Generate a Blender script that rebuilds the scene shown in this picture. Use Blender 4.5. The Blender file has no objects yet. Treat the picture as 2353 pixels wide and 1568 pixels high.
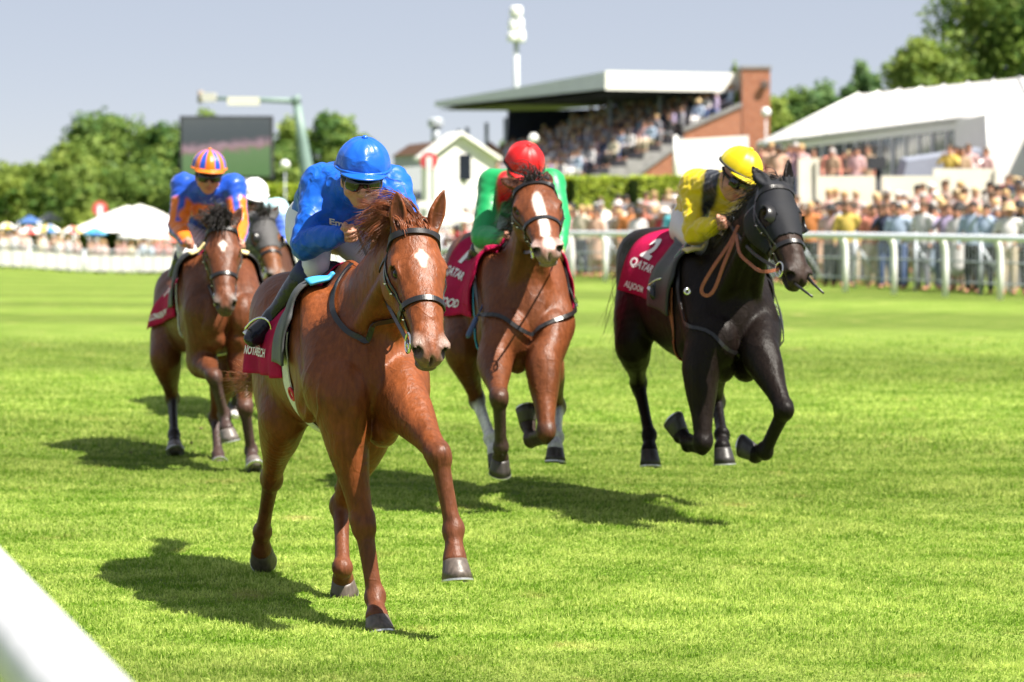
import bpy, bmesh, math, random
import numpy as np
from mathutils import Vector, Matrix, noise as mnoise
random.seed(7)
SC = bpy.context.scene
COL = SC.collection
R = math.radians

# ------------------------------------------------------------------ camera
F_PX, CU, CV, CAM_H, PITCH = 6536.0, 1176.5, 784.0, 1.8, math.atan(324/6536.0)
cam = bpy.data.cameras.new('camera')
cam.sensor_width = 36.0
cam.lens = 100.0
cam.clip_start = 0.05
cam.clip_end = 3000
cam.dof.use_dof = True
cam.dof.focus_distance = 11.9
cam.dof.aperture_fstop = 3.4
camo = bpy.data.objects.new('camera', cam)
COL.objects.link(camo)
camo.location = (0, 0, CAM_H)
camo.rotation_euler = (math.pi/2 - PITCH, 0, 0)
SC.camera = camo

# ------------------------------------------------------------------ light
SUN_EL, SUN_AZ = R(57), R(122)      # azimuth clockwise from +Y (the view direction)
world = bpy.data.worlds.new("World")
SC.world = world
world.use_nodes = True
wn = world.node_tree
bg = wn.nodes['Background']
sky = wn.nodes.new('ShaderNodeTexSky')
sky.sky_type = 'NISHITA'
sky.sun_disc = False
sky.sun_elevation = SUN_EL
sky.sun_rotation = SUN_AZ
sky.altitude = 100
sky.air_density = 0.4
sky.dust_density = 0.1
sky.ozone_density = 1.0
tint = wn.nodes.new('ShaderNodeVectorMath'); tint.operation = 'MULTIPLY_ADD'      # clear sky seen through an even summer haze
tint.inputs[1].default_value = (.42, .33, .26)
tint.inputs[2].default_value = (2.95, 3.20, 3.80)
wn.links.new(sky.outputs[0], tint.inputs[0])
wn.links.new(tint.outputs[0], bg.inputs[0])
bg.inputs[1].default_value = 0.052
sun = bpy.data.lights.new('sun', 'SUN')
sun.energy = 5.0
sun.angle = R(0.53)
sun.color = (1.0, 0.94, 0.84)
suno = bpy.data.objects.new('sun', sun)
COL.objects.link(suno)
sd = Vector((math.sin(SUN_AZ)*math.cos(SUN_EL), math.cos(SUN_AZ)*math.cos(SUN_EL), math.sin(SUN_EL)))
suno.rotation_euler = sd.to_track_quat('Z', 'Y').to_euler()
SC.view_settings.view_transform = 'Standard'
SC.view_settings.look = 'None'
SC.view_settings.exposure = 1.42
SC.view_settings.gamma = 1.0
SC.render.engine = 'CYCLES'
SC.cycles.use_denoising = True
SC.cycles.max_bounces = 6
SC.cycles.transparent_max_bounces = 6
SC.cycles.sample_clamp_indirect = 6

# ------------------------------------------------------------------ where a photograph point lies at a distance
_cp, _sp = math.cos(PITCH), math.sin(PITCH)
def P(u, v, D):
    x = (u-CU)/F_PX*D; y = (CV-v)/F_PX*D
    return np.array((x, D*_cp + y*_sp, CAM_H - D*_sp + y*_cp))
def G(u, v, z=0.0):
    k = -_sp + (CV-v)/F_PX*_cp
    return P(u, v, (z-CAM_H)/k)
def Z_at(v, D): return P(0, v, D)[2]
def uv(p):
    d = p[1]*_cp - (p[2]-CAM_H)*_sp
    y = p[1]*_sp + (p[2]-CAM_H)*_cp
    return (CU + F_PX*p[0]/d, CV - F_PX*y/d, d)
def lift(prev, u, v, L, far):
    """point on the ray of (u,v) at distance L from prev; nearer or farther of the two"""
    o = np.array((0, 0, CAM_H)); d = P(u, v, 1.0)-o; d /= np.linalg.norm(d)
    w = np.asarray(prev)-o; t0 = w@d; h2 = w@w - t0*t0
    s = math.sqrt(max(L*L-h2, 0.0))
    return o + d*(t0 + (s if far else -s))

# ------------------------------------------------------------------ tagging
def tag(o, label=None, cat=None, group=None, kind=None):
    if label: o['label'] = label
    if cat: o['category'] = cat
    if group: o['group'] = group
    if kind: o['kind'] = kind
    return o
def empty(name, loc=(0, 0, 0), label=None, cat=None, group=None):
    o = bpy.data.objects.new(name, None)
    o.empty_display_size = 0.2
    o.location = loc
    COL.objects.link(o)
    return tag(o, label, cat, group)
def link(name, me, mat=None, parent=None, smooth=None):
    o = bpy.data.objects.new(name, me)
    if mat is not None:
        for m in (mat if isinstance(mat, (list, tuple)) else [mat]): me.materials.append(m)
    COL.objects.link(o)
    if parent is not None:
        o.parent = parent
        # meshes are written in world metres: shift to the parent's base
        p = parent
        off = Vector((0, 0, 0))
        while p is not None:
            off += p.location
            p = p.parent
        me.transform(Matrix.Translation(-off))
    if smooth: me.polygons.foreach_set('use_smooth', [True]*len(me.polygons))
    return o
def set_base(o, loc):
    """give a one-mesh thing (written in world metres) its origin at its base"""
    o.data.transform(Matrix.Translation(-Vector(loc)))
    o.location = loc
    return o

# ------------------------------------------------------------------ mesh builder
class MB:
    def __init__(s): s.v = []; s.f = []; s.m = []; s.c = []; s.mi = 0
    def add(s, vs, fs):
        n = len(s.v); s.v += [tuple(map(float, q)) for q in vs]
        s.f += [tuple(i+n for i in f) for f in fs]; s.m += [s.mi]*len(fs)
        return s
    def box(s, c, size, rz=0.0, M=None):
        x, y, z = (q/2 for q in size); c = np.array(c, float)
        vs = np.array([(i, j, k) for i in (-x, x) for j in (-y, y) for k in (-z, z)])
        if rz:
            a, b = math.cos(rz), math.sin(rz)
            vs = np.stack([vs[:, 0]*a-vs[:, 1]*b, vs[:, 0]*b+vs[:, 1]*a, vs[:, 2]], 1)
        if M is not None: vs = vs @ np.asarray(M).T
        return s.add(vs+c, [(0, 1, 3, 2), (4, 6, 7, 5), (0, 4, 5, 1), (2, 3, 7, 6), (0, 2, 6, 4), (1, 5, 7, 3)])
    def beam(s, a, b, w, h, up=(0, 0, 1)):
        a = np.array(a, float); b = np.array(b, float); d = b-a; L = np.linalg.norm(d); d /= L
        sd_ = np.cross(d, up); sd_ /= np.linalg.norm(sd_); u2 = np.cross(sd_, d)
        return s.box((a+b)/2, (L, w, h), M=np.stack([d, sd_, u2], 1))
    def tube(s, pts, r, n=8, caps=True):
        pts = [np.array(p, float) for p in pts]; m = len(pts)
        rs = r if hasattr(r, '__len__') else [r]*m
        up = np.array((0.13, 0.27, 1.0)); vs = []; prev = None
        for i, p in enumerate(pts):
            t = pts[min(i+1, m-1)]-pts[max(i-1, 0)]; t = t/(np.linalg.norm(t)+1e-9)
            if prev is None:
                if abs(t[2]) > .9: up = np.array((1.0, .2, .1))
                a = np.cross(t, up)
            else: a = prev - t*(prev@t)
            a /= np.linalg.norm(a)+1e-9; prev = a; b = np.cross(t, a)
            for k in range(n):
                q = 2*math.pi*k/n; vs.append(p + rs[i]*(a*math.cos(q)+b*math.sin(q)))
        fs = [(i*n+k, i*n+(k+1) % n, (i+1)*n+(k+1) % n, (i+1)*n+k) for i in range(m-1) for k in range(n)]
        if caps: fs += [tuple(range(n))[::-1], tuple(range((m-1)*n, m*n))]
        return s.add(vs, fs)
    def lathe(s, prof, c=(0, 0, 0), n=16, M=None, sx=1.0, sy=1.0):
        vs = []
        for r, z in prof:
            for k in range(n):
                q = 2*math.pi*k/n; vs.append((r*math.cos(q)*sx, r*math.sin(q)*sy, z))
        vs = np.array(vs)
        if M is not None: vs = vs @ np.asarray(M).T
        m = len(prof)
        fs = [(i*n+k, i*n+(k+1) % n, (i+1)*n+(k+1) % n, (i+1)*n+k) for i in range(m-1) for k in range(n)]
        fs += [tuple(range(n))[::-1], tuple(range((m-1)*n, m*n))]
        return s.add(vs+np.array(c), fs)
    def prism(s, poly, off):
        """polygon (3-D points) pushed along off"""
        a = [np.array(p, float) for p in poly]; n = len(a); off = np.array(off, float)
        return s.add(a+[p+off for p in a], [tuple(range(n))[::-1], tuple(range(n, 2*n))]+[(i, (i+1) % n, n+(i+1) % n, n+i) for i in range(n)])
    def grid(s, pts, nu, nv, closed_u=False):
        fs = []
        for i in range(nu-1+(1 if closed_u else 0)):
            for j in range(nv-1):
                i2 = (i+1) % nu
                fs.append((i*nv+j, i2*nv+j, i2*nv+j+1, i*nv+j+1))
        return s.add(pts, fs)
    def mesh(s, name, smooth=False):
        me = bpy.data.meshes.new(name); me.from_pydata(s.v, [], s.f)
        if any(s.m): me.polygons.foreach_set('material_index', s.m)
        if smooth: me.polygons.foreach_set('use_smooth', [True]*len(s.f))
        me.update(); return me
    def build(s, name, mat, parent=None, smooth=False):
        me = s.mesh(name, smooth)
        b = bmesh.new(); b.from_mesh(me); bmesh.ops.recalc_face_normals(b, faces=b.faces); b.to_mesh(me); b.free()
        return link(name, me, mat, parent)
def np_mesh(name, V, Fq, cols=None):
    """fast mesh from arrays; Fq is (n,3) or (n,4)"""
    me = bpy.data.meshes.new(name); k = Fq.shape[1]
    me.vertices.add(len(V)); me.vertices.foreach_set('co', np.ascontiguousarray(V, np.float32).ravel())
    me.loops.add(Fq.size); me.loops.foreach_set('vertex_index', np.ascontiguousarray(Fq, np.int32).ravel())
    me.polygons.add(len(Fq)); me.polygons.foreach_set('loop_start', np.arange(0, Fq.size, k, dtype=np.int32))
    me.update(calc_edges=True)
    if cols is not None:
        at = me.color_attributes.new('col', 'FLOAT_COLOR', 'POINT')
        c4 = np.ones((len(V), 4), np.float32); c4[:, :3] = cols
        at.data.foreach_set('color', c4.ravel())
    return me

# ------------------------------------------------------------------ materials
def lin(r, g, b):
    f = lambda c: c/12.92 if c <= .04045 else ((c+.055)/1.055)**2.4
    return (f(r/255), f(g/255), f(b/255))
_mc = {}
def mat(name, col, rough=.6, metal=0.0, spec=.5, var=.12, scale=8.0, bump=0.0, bscale=40.0, attr=False, objcol=False,
        sheen=0.0, coat=0.0, detail=4.0, stretch=None, emit=None, trans=0.0, subsurf=0.0):
    if name in _mc: return _mc[name]
    m = bpy.data.materials.new(name); m.use_nodes = True; nt = m.node_tree; N = nt.nodes; L = nt.links
    b = N['Principled BSDF']
    b.inputs['Roughness'].default_value = rough; b.inputs['Metallic'].default_value = metal
    b.inputs['Specular IOR Level'].default_value = spec
    if sheen: b.inputs['Sheen Weight'].default_value = sheen
    if coat: b.inputs['Coat Weight'].default_value = coat; b.inputs['Coat Roughness'].default_value = .15
    if trans: b.inputs['Transmission Weight'].default_value = trans
    if subsurf:
        b.inputs['Subsurface Weight'].default_value = subsurf; b.inputs['Subsurface Scale'].default_value = .01
    tc = N.new('ShaderNodeTexCoord'); co = tc.outputs['Object']
    if stretch:
        mp = N.new('ShaderNodeMapping'); mp.inputs['Scale'].default_value = stretch
        L.new(co, mp.inputs[0]); co = mp.outputs[0]
    no = N.new('ShaderNodeTexNoise'); no.inputs['Scale'].default_value = scale; no.inputs['Detail'].default_value = detail
    L.new(co, no.inputs['Vector'])
    rm = N.new('ShaderNodeMapRange'); rm.inputs['From Min'].default_value = .25; rm.inputs['From Max'].default_value = .75
    rm.inputs['To Min'].default_value = 1-var; rm.inputs['To Max'].default_value = 1+var
    L.new(no.outputs['Fac'], rm.inputs['Value'])
    vm = N.new('ShaderNodeVectorMath'); vm.operation = 'SCALE'
    if attr:
        a = N.new('ShaderNodeAttribute'); a.attribute_name = 'col'; L.new(a.outputs['Color'], vm.inputs[0])
    elif objcol:
        a = N.new('ShaderNodeObjectInfo'); L.new(a.outputs['Color'], vm.inputs[0])
    else: vm.inputs[0].default_value = col[:3]
    L.new(rm.outputs[0], vm.inputs['Scale']); L.new(vm.outputs[0], b.inputs['Base Color'])
    if bump:
        n2 = N.new('ShaderNodeTexNoise'); n2.inputs['Scale'].default_value = bscale; n2.inputs['Detail'].default_value = 3
        L.new(co, n2.inputs['Vector'])
        bp = N.new('ShaderNodeBump'); bp.inputs['Strength'].default_value = min(bump, 1.0); bp.inputs['Distance'].default_value = .01*max(1, bump)
        L.new(n2.outputs['Fac'], bp.inputs['Height']); L.new(bp.outputs[0], b.inputs['Normal'])
    if emit:
        b.inputs['Emission Color'].default_value = (*emit[0], 1); b.inputs['Emission Strength'].default_value = emit[1]
    _mc[name] = m
    return m

# level of detail: voxel of each body surface, blades per square metre, leaves per tree
VOX_A, VOX_B, VOX_D, VOX_E, GRASS, TREE_N, CROWD = .0075, .0105, .012, .014, 10500, 9000, 1

# ------------------------------------------------------------------ implicit surfaces for bodies (one continuous mesh each)
def nrm(v): v = np.asarray(v, float); return v/(np.linalg.norm(v)+1e-12)
def ortho(e, side):
    e = nrm(e); s = np.asarray(side, float); s = s-e*(s@e); s = nrm(s); return e, s, np.cross(e, s)
class Sdf:
    def __init__(s, edge=None): s.p = []; s.edge = edge
    def seg(s, a, b, ra, rb, k=.03, col=None, side=(1, 0, 0), op='+'):
        s.p.append(('L', [np.asarray(a, float), np.asarray(b, float)], [ra, rb], k, col, np.asarray(side, float), op)); return s
    def loft(s, pts, rad, k=.03, col=None, side=(1, 0, 0), op='+', n=5):
        """smooth tube of elliptical section through pts; rad = (side radius, other radius) each"""
        pts = [np.asarray(q, float) for q in pts]; rad = [np.array((q, q) if np.isscalar(q) else q, float) for q in rad]
        A = np.array([np.concatenate([p_, r_]) for p_, r_ in zip(pts, rad)])
        out = []
        for i in range(len(A)-1):
            p0, p1, p2, p3 = A[max(i-1, 0)], A[i], A[i+1], A[min(i+2, len(A)-1)]
            for j in range(n):
                t = j/n
                out.append(.5*((2*p1)+(-p0+p2)*t+(2*p0-5*p1+4*p2-p3)*t*t+(-p0+3*p1-3*p2+p3)*t**3))
        out.append(A[-1]); out = np.array(out); out[:, 3:] = np.maximum(out[:, 3:], .002)
        s.p.append(('L', list(out[:, :3]), [tuple(q) for q in out[:, 3:]], k, col, np.asarray(side, float), op)); return s
    def ell(s, c, r, ax=None, k=.03, col=None, op='+'):
        """ax: 3 rows = local axes"""
        ax = np.eye(3) if ax is None else np.asarray(ax, float)
        s.p.append(('E', np.asarray(c, float), np.asarray((r, r, r) if np.isscalar(r) else r, float), k, col, ax, op)); return s
    # -- distance of one primitive
    def _prim(s, q, P_):
        if q[0] == 'E':
            X = (P_-q[1]) @ q[5].T.astype(np.float32); r = q[2].astype(np.float32)
            k0 = np.sqrt(((X/r)**2).sum(1)); k1 = np.sqrt(((X/(r*r))**2).sum(1))
            return np.where(k1 > 1e-6, k0*(k0-1)/np.maximum(k1, 1e-6), -r.min())
        d = None
        pts, rad = q[1], q[2]
        for i in range(len(pts)-1):
            a, b = pts[i], pts[i+1]; L = np.linalg.norm(b-a)
            if L < 1e-6: continue
            e, sd_, ot = ortho(b-a, q[5])
            ra = rad[i] if not np.isscalar(rad[i]) else (rad[i], rad[i]); rb = rad[i+1] if not np.isscalar(rad[i+1]) else (rad[i+1], rad[i+1])
            X = P_-a.astype(np.float32)
            h = X@e.astype(np.float32); t = np.clip(h/L, 0, 1); al = h-t*L
            rs = ra[0]+(rb[0]-ra[0])*t; ro = ra[1]+(rb[1]-ra[1])*t; re = np.minimum(rs, ro)
            x = X@sd_.astype(np.float32); y = X@ot.astype(np.float32)
            xs, ys, zs = x/rs, y/ro, al/re
            k0 = np.sqrt(xs*xs+ys*ys+zs*zs); k1 = np.sqrt((xs/rs)**2+(ys/ro)**2+(zs/re)**2)
            di = np.where(k1 > 1e-4, k0*(k0-1)/np.maximum(k1, 1e-4), -re)
            d = di if d is None else np.minimum(d, di)
        return d
    def _bb(s, q):
        if q[0] == 'E': r = q[2].max(); return q[1]-r, q[1]+r
        pts = np.array(q[1]); r = max(max(w) if not np.isscalar(w) else w for w in q[2]); return pts.min(0)-r, pts.max(0)+r
    def ev(s, P_, cols=False, margin=.05, base=(.5, .5, .5)):
        P_ = np.asarray(P_, np.float32); n = len(P_)
        D = np.full(n, 1e3, np.float32); C = np.tile(np.array(base, np.float32), (n, 1)) if cols else None
        for q in s.p:
            k = q[3]; lo, hi = s._bb(q); m = k+margin
            ix = np.nonzero(((P_ > lo-m) & (P_ < hi+m)).all(1))[0]
            if not len(ix): continue
            d = s._prim(q, P_[ix]).astype(np.float32); D0 = D[ix]
            if q[6] == '+':
                h = np.clip(.5+.5*(D0-d)/k, 0, 1); D[ix] = D0+(d-D0)*h-k*h*(1-h)
                D[ix] = np.where(D0 > 100, d, D[ix])
                if cols:
                    if q[4] is not None:
                        if s.edge: h = np.clip(.5+.5*(D0-d)/s.edge, 0, 1)
                        C[ix] = C[ix]+(np.array(q[4], np.float32)-C[ix])*h[:, None]
            elif q[6] == '-':
                h = np.clip(.5-.5*(D0+d)/k, 0, 1); D[ix] = D0+(-d-D0)*h+k*h*(1-h)
                if cols and q[4] is not None: C[ix] = C[ix]+(np.array(q[4], np.float32)-C[ix])*h[:, None]
            elif q[6] == 'c' and cols:                     # colour only
                h = np.clip(.5-.5*d/k, 0, 1); C[ix] = C[ix]+(np.array(q[4], np.float32)-C[ix])*h[:, None]
        return (D, C) if cols else D
    def grad(s, P_, e=.004):
        g = np.zeros((len(P_), 3))
        for i in range(3):
            o = np.zeros(3); o[i] = e
            g[:, i] = s.ev(P_+o, margin=.3)-s.ev(P_-o, margin=.3)
        return g/(np.linalg.norm(g, axis=1, keepdims=True)+1e-9)
    def project(s, P_, off=0.0, it=5):
        P_ = np.array(P_, float)
        for _ in range(it):
            d = s.ev(P_, margin=.4); g = s.grad(P_)
            P_ -= np.clip(d-off, -.08, .08)[:, None]*g*.95
        return P_
    def mesh(s, name, h, base=(.5, .5, .5), colour=True, clip=None):
        lo = np.min([s._bb(q)[0] for q in s.p if q[6] == '+'], 0)-3*h; hi = np.max([s._bb(q)[1] for q in s.p if q[6] == '+'], 0)+3*h
        nb = np.ceil((hi-lo)/(4*h)).astype(int)+1; H = 4*h
        gx = [lo[i]+H*np.arange(nb[i]+1) for i in range(3)]
        Pc = np.stack(np.meshgrid(*gx, indexing='ij'), -1).reshape(-1, 3)
        Dc = s.ev(Pc, margin=.16).reshape(nb+1)
        c8 = np.stack([Dc[i:nb[0]+i, j:nb[1]+j, k:nb[2]+k] for i in (0, 1) for j in (0, 1) for k in (0, 1)])
        act = (c8.min(0) < H*1.0) & (c8.max(0) > -H*1.0)
        n = nb*4+1
        Df = np.repeat(np.repeat(np.repeat(np.where(Dc[:-1, :-1, :-1] < 0, -1., 1.), 4, 0), 4, 1), 4, 2).astype(np.float32)
        Df = np.pad(Df, ((0, 1),)*3, mode='edge')
        mk = np.zeros(n, bool)
        A = np.repeat(np.repeat(np.repeat(act, 4, 0), 4, 1), 4, 2)
        for i in (0, 1):
            for j in (0, 1):
                for k in (0, 1):
                    mk[i:n[0]-1+i, j:n[1]-1+j, k:n[2]-1+k] |= A
        ii = np.stack(np.nonzero(mk), 1)
        Df[mk] = s.ev(lo+ii*h, margin=.05)
        # surface nets
        sg = Df < 0
        s8 = np.zeros(n-1, np.int8)
        for i in (0, 1):
            for j in (0, 1):
                for k in (0, 1): s8 += sg[i:n[0]-1+i, j:n[1]-1+j, k:n[2]-1+k]
        cell = (s8 > 0) & (s8 < 8); ci = np.stack(np.nonzero(cell), 1)
        idx = np.full(n-1, -1, np.int32); idx[cell] = np.arange(len(ci))
        acc = np.zeros((len(ci), 3)); cnt = np.zeros(len(ci))
        for ax_ in range(3):
            for da in (0, 1):
                for db in (0, 1):
                    o = np.zeros(3, int); o[(ax_+1) % 3] = da; o[(ax_+2) % 3] = db
                    a = ci+o; b = a.copy(); b[:, ax_] += 1
                    va = Df[tuple(a.T)]; vb = Df[tuple(b.T)]; x = (va < 0) != (vb < 0)
                    t = np.where(x, va/np.where(x, va-vb, 1), 0)
                    pt = a.astype(float); pt[:, ax_] += t
                    acc[x] += pt[x]; cnt[x] += 1
        V = lo+acc/cnt[:, None]*h
        Q = []
        for ax_ in range(3):
            sl0 = [slice(None)]*3; sl1 = [slice(None)]*3; sl0[ax_] = slice(0, -1); sl1[ax_] = slice(1, None)
            x = sg[tuple(sl0)] != sg[tuple(sl1)]; e = np.stack(np.nonzero(x), 1)
            b_, c_ = (ax_+1) % 3, (ax_+2) % 3
            e = e[(e[:, b_] > 0) & (e[:, c_] > 0) & (e[:, b_] < n[b_]-1) & (e[:, c_] < n[c_]-1)]
            fl = sg[tuple(e.T)]
            q = []
            for db, dc in ((-1, -1), (0, -1), (0, 0), (-1, 0)):
                w = e.copy(); w[:, b_] += db; w[:, c_] += dc; q.append(idx[tuple(w.T)])
            q = np.stack(q, 1); q[~fl] = q[~fl][:, ::-1]
            Q.append(q)
        Q = np.concatenate(Q); Q = Q[(Q >= 0).all(1)]
        # one projection step sharpens the net
        C = s.ev(V, cols=True, base=base)[1] if colour else None
        me = np_mesh(name, V, Q, C)
        me.polygons.foreach_set('use_smooth', np.ones(len(Q), bool))
        return me
M = {}
def lerp(a, b, t): return np.asarray(a, float)*(1-t)+np.asarray(b, float)*t

# ------------------------------------------------------------------ ground
def sst(x, a, b):
    t = np.clip((np.asarray(x, float)-a)/(b-a), 0, 1); return t*t*(3-2*t)
RT, RN, R0 = np.array((.41, -.912)), np.array((.912, .41)), np.array((6.59, 56.2))     # far running rail: direction, away from the track, a point
def ground_z(X, Y):
    X = np.asarray(X, float); Y = np.asarray(Y, float)
    left = sst(-X/np.maximum(Y, 20), -.012, .03)
    z = -.0188*np.maximum(0, Y-40)*left - .004*np.maximum(0, Y-40)*(1-left)*sst(-X, -9, 0)
    z = z + .45*sst(-X, 20, 28)*sst(Y, 90, 140)
    n = (X-R0[0])*RN[0]+(Y-R0[1])*RN[1]; s = (X-R0[0])*RT[0]+(Y-R0[1])*RT[1]
    bank = np.minimum(np.maximum(0, n-5.0)*.10, 1.5)*sst(X, -9, -1)*sst(s, -90, -60)
    far = 3.5*sst(Y, 150, 420)*sst(X, 0, 60)
    hill = 4.6*sst(Y, 154, 178)*sst(X, -15, -9)*(1-sst(X, 0, 14))
    return z*(1-sst(Y, 170, 320)*.7)+bank+far+hill
def gz(p): return float(ground_z(p[0], p[1]))

def grass_mat(blade=False):
    nm = 'grass_blade' if blade else 'turf'
    m = bpy.data.materials.new(nm); m.use_nodes = True; nt = m.node_tree; N = nt.nodes; L = nt.links; b = N['Principled BSDF']
    geo = N.new('ShaderNodeNewGeometry'); co = geo.outputs['Position']
    def noise(sc, det=3, st=None):
        c = co
        if st: mp = N.new('ShaderNodeMapping'); mp.inputs['Scale'].default_value = st; mp.inputs['Rotation'].default_value = (0, 0, R(20)); L.new(c, mp.inputs[0]); c = mp.outputs[0]
        n = N.new('ShaderNodeTexNoise'); n.inputs['Scale'].default_value = sc; n.inputs['Detail'].default_value = det; L.new(c, n.inputs['Vector']); return n.outputs['Fac']
    def mul(x, lo, hi, a=.3, z=.7):
        r = N.new('ShaderNodeMapRange'); r.inputs['From Min'].default_value = a; r.inputs['From Max'].default_value = z; r.inputs['To Min'].default_value = lo; r.inputs['To Max'].default_value = hi; L.new(x, r.inputs['Value']); return r.outputs[0]
    big = noise(.55, 3, (.55, 1, 1)); mid = noise(2.6, 4, (.6, 1.1, 1)); fine = noise(38, 3)
    # mowing: bands across the course
    sep = N.new('ShaderNodeSeparateXYZ'); L.new(co, sep.inputs[0])
    wv = N.new('ShaderNodeMath'); wv.operation = 'MULTIPLY_ADD'; L.new(sep.outputs[0], wv.inputs[0]); wv.inputs[1].default_value = .28; L.new(sep.outputs[1], wv.inputs[2])
    wn_ = N.new('ShaderNodeMath'); wn_.operation = 'MULTIPLY_ADD'; L.new(big, wn_.inputs[0]); wn_.inputs[1].default_value = 2.5; L.new(wv.outputs[0], wn_.inputs[2])
    sc = N.new('ShaderNodeMath'); sc.operation = 'MULTIPLY'; L.new(wn_.outputs[0], sc.inputs[0]); sc.inputs[1].default_value = .52
    sn = N.new('ShaderNodeMath'); sn.operation = 'SINE'; L.new(sc.outputs[0], sn.inputs[0])
    band = mul(sn.outputs[0],   .90 if blade else .80, 1.08 if blade else 1.12, -.35, .35)
    mx = N.new('ShaderNodeMix'); mx.data_type = 'RGBA'
    mx.inputs['A'].default_value = (.165, .300, .022, 1) if blade else (.098, .178, .016, 1); mx.inputs['B'].default_value = (.57, .66, .180, 1) if blade else (.240, .305, .066, 1)
    if blade:
        at = N.new('ShaderNodeAttribute'); at.attribute_name = 'col'; sp_ = N.new('ShaderNodeSeparateColor'); L.new(at.outputs['Color'], sp_.inputs[0])
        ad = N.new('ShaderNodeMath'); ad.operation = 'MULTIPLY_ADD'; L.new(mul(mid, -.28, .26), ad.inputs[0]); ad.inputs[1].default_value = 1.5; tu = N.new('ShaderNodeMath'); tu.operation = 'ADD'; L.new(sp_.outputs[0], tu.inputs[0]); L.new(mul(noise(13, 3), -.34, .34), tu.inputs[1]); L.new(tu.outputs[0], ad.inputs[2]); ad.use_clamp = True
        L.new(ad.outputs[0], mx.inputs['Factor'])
    else:
        ad = N.new('ShaderNodeMath'); ad.operation = 'ADD'; L.new(mul(mid, .0, .8), ad.inputs[0]); L.new(mul(fine, -.3, .4), ad.inputs[1]); ad.use_clamp = True; L.new(ad.outputs[0], mx.inputs['Factor'])
    v1 = N.new('ShaderNodeVectorMath'); v1.operation = 'SCALE'; L.new(mx.outputs['Result'], v1.inputs[0]); L.new(band, v1.inputs['Scale'])
    dry = N.new('ShaderNodeMix'); dry.data_type = 'RGBA'; dry.inputs['B'].default_value = (.46, .38, .15, 1); L.new(mul(noise(1.9, 5), 0, .55, .63, .74), dry.inputs['Factor']); L.new(v1.outputs[0], dry.inputs['A'])      # a few worn, straw-coloured spots
    v2 = N.new('ShaderNodeVectorMath'); v2.operation = 'SCALE'; L.new(dry.outputs['Result'], v2.inputs[0]); L.new(mul(big, .93, 1.13), v2.inputs['Scale'])
    L.new(v2.outputs[0], b.inputs['Base Color']); b.inputs['Roughness'].default_value = .55 if blade else .85; b.inputs['Specular IOR Level'].default_value = .3 if blade else .1
    if blade:
        tr = N.new('ShaderNodeBsdfTranslucent'); L.new(v2.outputs[0], tr.inputs[0]); ms = N.new('ShaderNodeMixShader'); ms.inputs[0].default_value = .45
        L.new(b.outputs[0], ms.inputs[1]); L.new(tr.outputs[0], ms.inputs[2]); L.new(ms.outputs[0], N['Material Output'].inputs[0])
    else:
        bp = N.new('ShaderNodeBump'); bp.inputs['Strength'].default_value = .9; bp.inputs['Distance'].default_value = .06
        hm = N.new('ShaderNodeMath'); hm.operation = 'MULTIPLY_ADD'; L.new(noise(14, 4), hm.inputs[0]); hm.inputs[1].default_value = .9; L.new(fine, hm.inputs[2])
        L.new(hm.outputs[0], bp.inputs['Height']); L.new(bp.outputs[0], b.inputs['Normal'])
    return m
M['turf'] = grass_mat(); M['blade'] = grass_mat(True)
def build_ground():
    ys = np.concatenate([np.linspace(-12, 48, 40), np.linspace(49.5, 110, 110), np.linspace(112, 260, 70), np.linspace(270, 1500, 40)])
    xs = np.concatenate([np.linspace(-700, -80, 16), np.linspace(-76, -22, 28), np.linspace(-20, 30, 80), np.linspace(32, 80, 24), np.linspace(90, 700, 16)])
    X, Y = np.meshgrid(xs, ys, indexing='ij'); V = np.stack([X, Y, ground_z(X, Y)], -1).reshape(-1, 3)
    i, j = np.meshgrid(np.arange(len(xs)-1), np.arange(len(ys)-1), indexing='ij'); a = (i*len(ys)+j).ravel()
    me = np_mesh('ground', V, np.stack([a, a+len(ys), a+len(ys)+1, a+1], 1))
    me.polygons.foreach_set('use_smooth', np.ones(len(a), bool))
    o = link('ground', me, M['turf']); tag(o, kind='structure', label='mown turf of the racecourse falling away to the left')
build_ground()
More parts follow.
